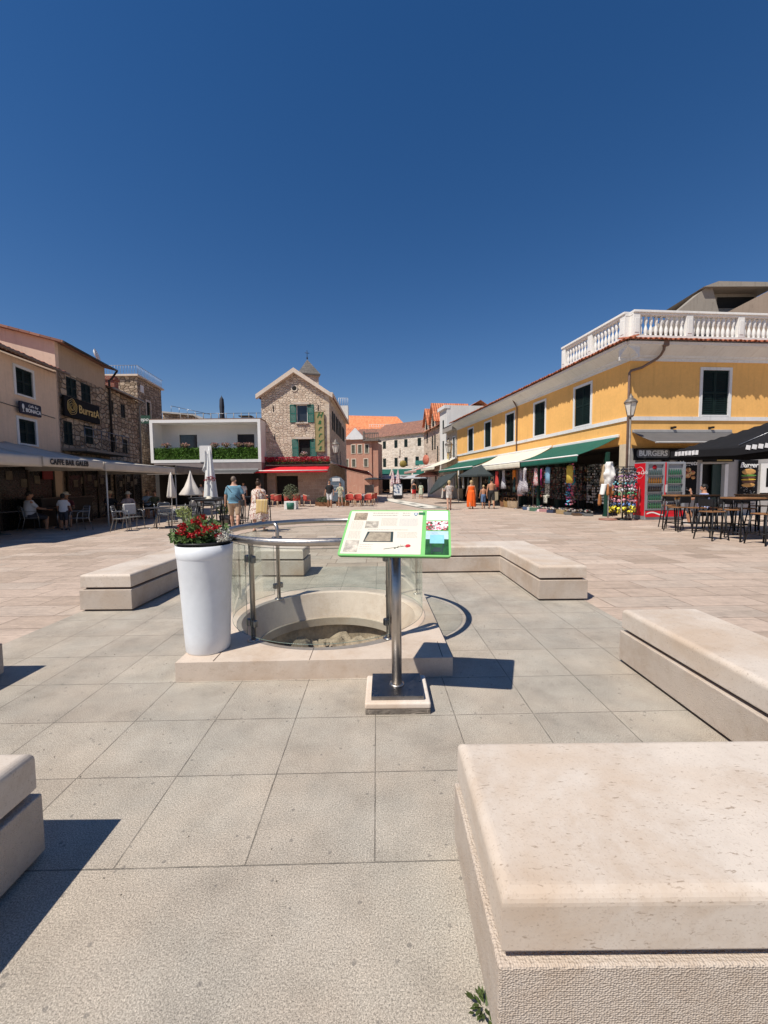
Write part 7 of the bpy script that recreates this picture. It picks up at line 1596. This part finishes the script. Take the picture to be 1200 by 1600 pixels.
awning('grey_awning', 'light grey awning on the right face of the yellow house above the fridges', face(.15,.01), brot, 4.4, 3.55, 2.98, 1.35, GRYC, valance=0, bar=mat('grey_bar',()))
for x in (1.9,3.6):
    o = thing('wall_spotlight', 'small black spotlight above the grey awning, '+('left' if x < 2 else 'right')+' one', 'lamp', face(x,.12), brot); MB().box(-.05,.05,-.1,.1,3.66,3.74).tube([(0,.1,3.7),(0,.12,3.6)],.012,5).build('head', BLACKM, o); MB().box(-.03,.03,.09,.12,3.55,3.75).build('mount', BLACKM, o)
# big black parasol with white patches
ux, uy, ur, uz0, uz1 = 10.75, 9.95, 2.25, 2.34, 3.35
o = thing('square_parasol', 'large square black parasol with white lettered corners over the high tables', 'parasol', (ux,uy,0))
UC = mat('charcoal_parasol_cloth',(.018,.018,.02),.95,0,.12, spec=.1)
def umb(u,v):
    x = -ur+2*ur*u; y = -ur+2*ur*v; m_ = max(abs(x),abs(y))/ur; rid = abs(abs(x)-abs(y))/ur
    return (x*1.0, y*1.0, uz1-(uz1-uz0)*m_**.9-.10*rid*m_)
MB().sheet(28,28,umb).build('canopy', UC, o, solid=.008)
vb = MB()
for (ax,s_) in ((0,-1),(0,1),(1,-1),(1,1)):
    vb.sheet(20,1,lambda u,v:((-ur+2*ur*u) if ax == 0 else s_*(ur+.003), s_*(ur+.003) if ax == 0 else (-ur+2*ur*u), uz0-.10*(1-abs(2*u-1))-.17*v+.0))
vb.build('valance', UC, o)
def patch(x,y,nm='white_mark'):
    pass
for k in range(7):
    yy = ur-.25-.13*k
    MB().obox((-ur-.012,yy,uz0-.075-.06*(1-abs(yy)/ur)),(.006,.10,.12),(.25*(-1)**k*.4,0,0)).build('white_letter', mat('white_print2',(.72,.72,.72)), o)
for k in range(6):
    yy = -.35-.16*k
    MB().obox((-ur-.012,yy,uz0-.11),(.006,.12,.10),(.2,0,0)).build('white_letter', mat('white_print2',()), o)
MB().tube([(0,0,0),(0,0,uz1)],.04,10).build('pole', STEEL_D, o); MB().box(-.5,.5,-.5,.5,0,.09).build('base', CONC, o, bevel=.02)
rb = MB()
for sx_ in (-1,0,1):
    for sy_ in (-1,0,1):
        if sx_ or sy_: rb.tube([(0,0,uz1-.12),(sx_*ur*.97,sy_*ur*.97,uz0-.02)],.014,4)
rb.build('ribs', STEEL_D, o)
TW = mat('table_top_wood',(.27,.13,.055),.45,0,.25,6)
HG = 'wood-topped high tables under the black parasol'; SG = 'wood-seated bar stools under the black parasol'
high_table('wood-topped high table in front of the drinks fridges', (9.25,12.35,0), .05, 1.35, .6, 1.06, TW, HG)
high_table('wood-topped high table nearest the right edge', (9.1,9.95,0), .05, 1.4, .6, 1.06, TW, HG)
high_table('wood-topped high table behind the nearest one', (10.9,11.6,0), .05, 1.4, .7, 1.08, TW, HG)
for lab,x,y,a in (('wood-seated bar stool at the left end of the table by the fridges',8.65,12.0,10),('wood-seated bar stool in front of the table by the fridges',8.95,11.75,0),('wood-seated bar stool behind the table by the fridges',9.1,12.95,170),
   ('wood-seated bar stool at the right end of the table by the fridges',9.6,11.7,20),('wood-seated bar stool with its back to us at the nearest table',8.65,9.25,5),('wood-seated bar stool at the left end of the nearest table',8.15,10.15,-80),
   ('wood-seated bar stool behind the nearest table',9.1,10.75,170),('wood-seated bar stool right of the one with its back to us',9.3,9.2,10),('wood-seated bar stool between the two rows of tables',9.9,11.2,160),('wood-seated bar stool at the back right table',10.7,10.8,0),('wood-seated bar stool behind the back right table',11.3,12.3,180)):
    bar_stool(lab,(x,y,0),R(a),SG,.72,TW,True)
mp = person('man in a pale blue T-shirt sitting sideways and drinking at the burger shop', (10.95,14.0,0), R(70), 1.8, 1.15, .03, SKIN, ((2,0),(-6,6)), ((70,20,20),(60,8,110)), sit=True, top=mat('pale_blue_tee',(.36,.40,.62)), bottom=mat('dark_shorts',()), hair=HK, shoes=SH_W, sw=.2)
t = thing('cafe_chair', 'dark chair under the man in the pale blue T-shirt', 'chair', (10.95,14.0,0), R(70)); MB().box(-.22,.22,-.22,.2,.40,.44).build('seat', BLACKP, t)
for (x,y) in ((-.2,-.2),(.2,-.2),(-.2,.18),(.2,.18)): MB().box(x-.02,x+.02,y-.02,y+.02,0,.40).build('leg', BLACKP, t)
MB().box(-.22,.22,-.25,-.22,.44,.85).build('backrest', BLACKP, t)
small_table('dark table in front of the man in the pale blue T-shirt', (11.5,13.5,0), .38, .74, BM, 'burger shop tables')
# gilt-lettered sign and small bar sign on the left houses
def left_sign(nm, lab, Ya, Yb, z0, z1, off=.12, m=None):
    Ym = (Ya+Yb)/2; L = (Yb-Ya)/ldir.y
    t = thing(nm, lab, 'sign', (-11.2-.133*Ym+off, Ym, 0), math.atan2(ldir.y,ldir.x)); return t, L
t, L = left_sign('long_sign', 'long black sign lettered in gold with a round emblem on the tall stone house', 17.45, 20.1, 4.5, 5.38)
MB().box(-L/2,L/2,-.04,.06,4.50,5.36).build('board', mat('black_sign_board',()), t, bevel=.01)
GOLD = mat('gold_letters2',(.62,.44,.16),.4,.3,.1)
text('BurratA', .50, GOLD, t, (L*.17,-.05,4.93), extrude=.006, bold=.006, sx=1.0)
for r in (.33,.25,.16): MB().tube([(-L*.31+r*math.cos(k*PI/14)*(1+.06*math.sin(k*1.3)),-.05,4.95+r*math.sin(k*PI/14)*(1+.05*math.cos(k))) for k in range(28)],.014,5,closed=True).build('emblem', GOLD, t)
MB().tube([(-L*.31-.1,-.05,4.9),(-L*.31,-.05,5.05),(-L*.31+.1,-.05,4.9),(-L*.31,-.05,4.82)],.012,5,closed=True).build('emblem', GOLD, t)
t, L = left_sign('bar_sign', 'small rounded black sign lettered Caffe Bar Bonaca on the beige house', 14.9, 16.0, 4.18, 4.58)
MB().prism(rrect(L/2,.22,.06,cx_=0,cy_=4.38),0,.05).build('board', mat('navy_black_board',(.012,.014,.035)), t, rot=(PI/2,0,0), loc=(0,0,0))
text('Caffe Bar', .14, WHITE, t, (.12,-.055,4.48), extrude=.004, shear=.2); text('BONACA', .19, WHITE, t, (.12,-.055,4.31), extrude=.004, bold=.006)
MB().ell((-L*.36,-.055,4.42),(.06,.01,.10),10,8).box(-L*.36-.008,-L*.36+.008,-.06,-.05,4.24,4.33).box(-L*.36-.04,-L*.36+.04,-.06,-.05,4.23,4.245).build('glass_emblem', WHITE, t)
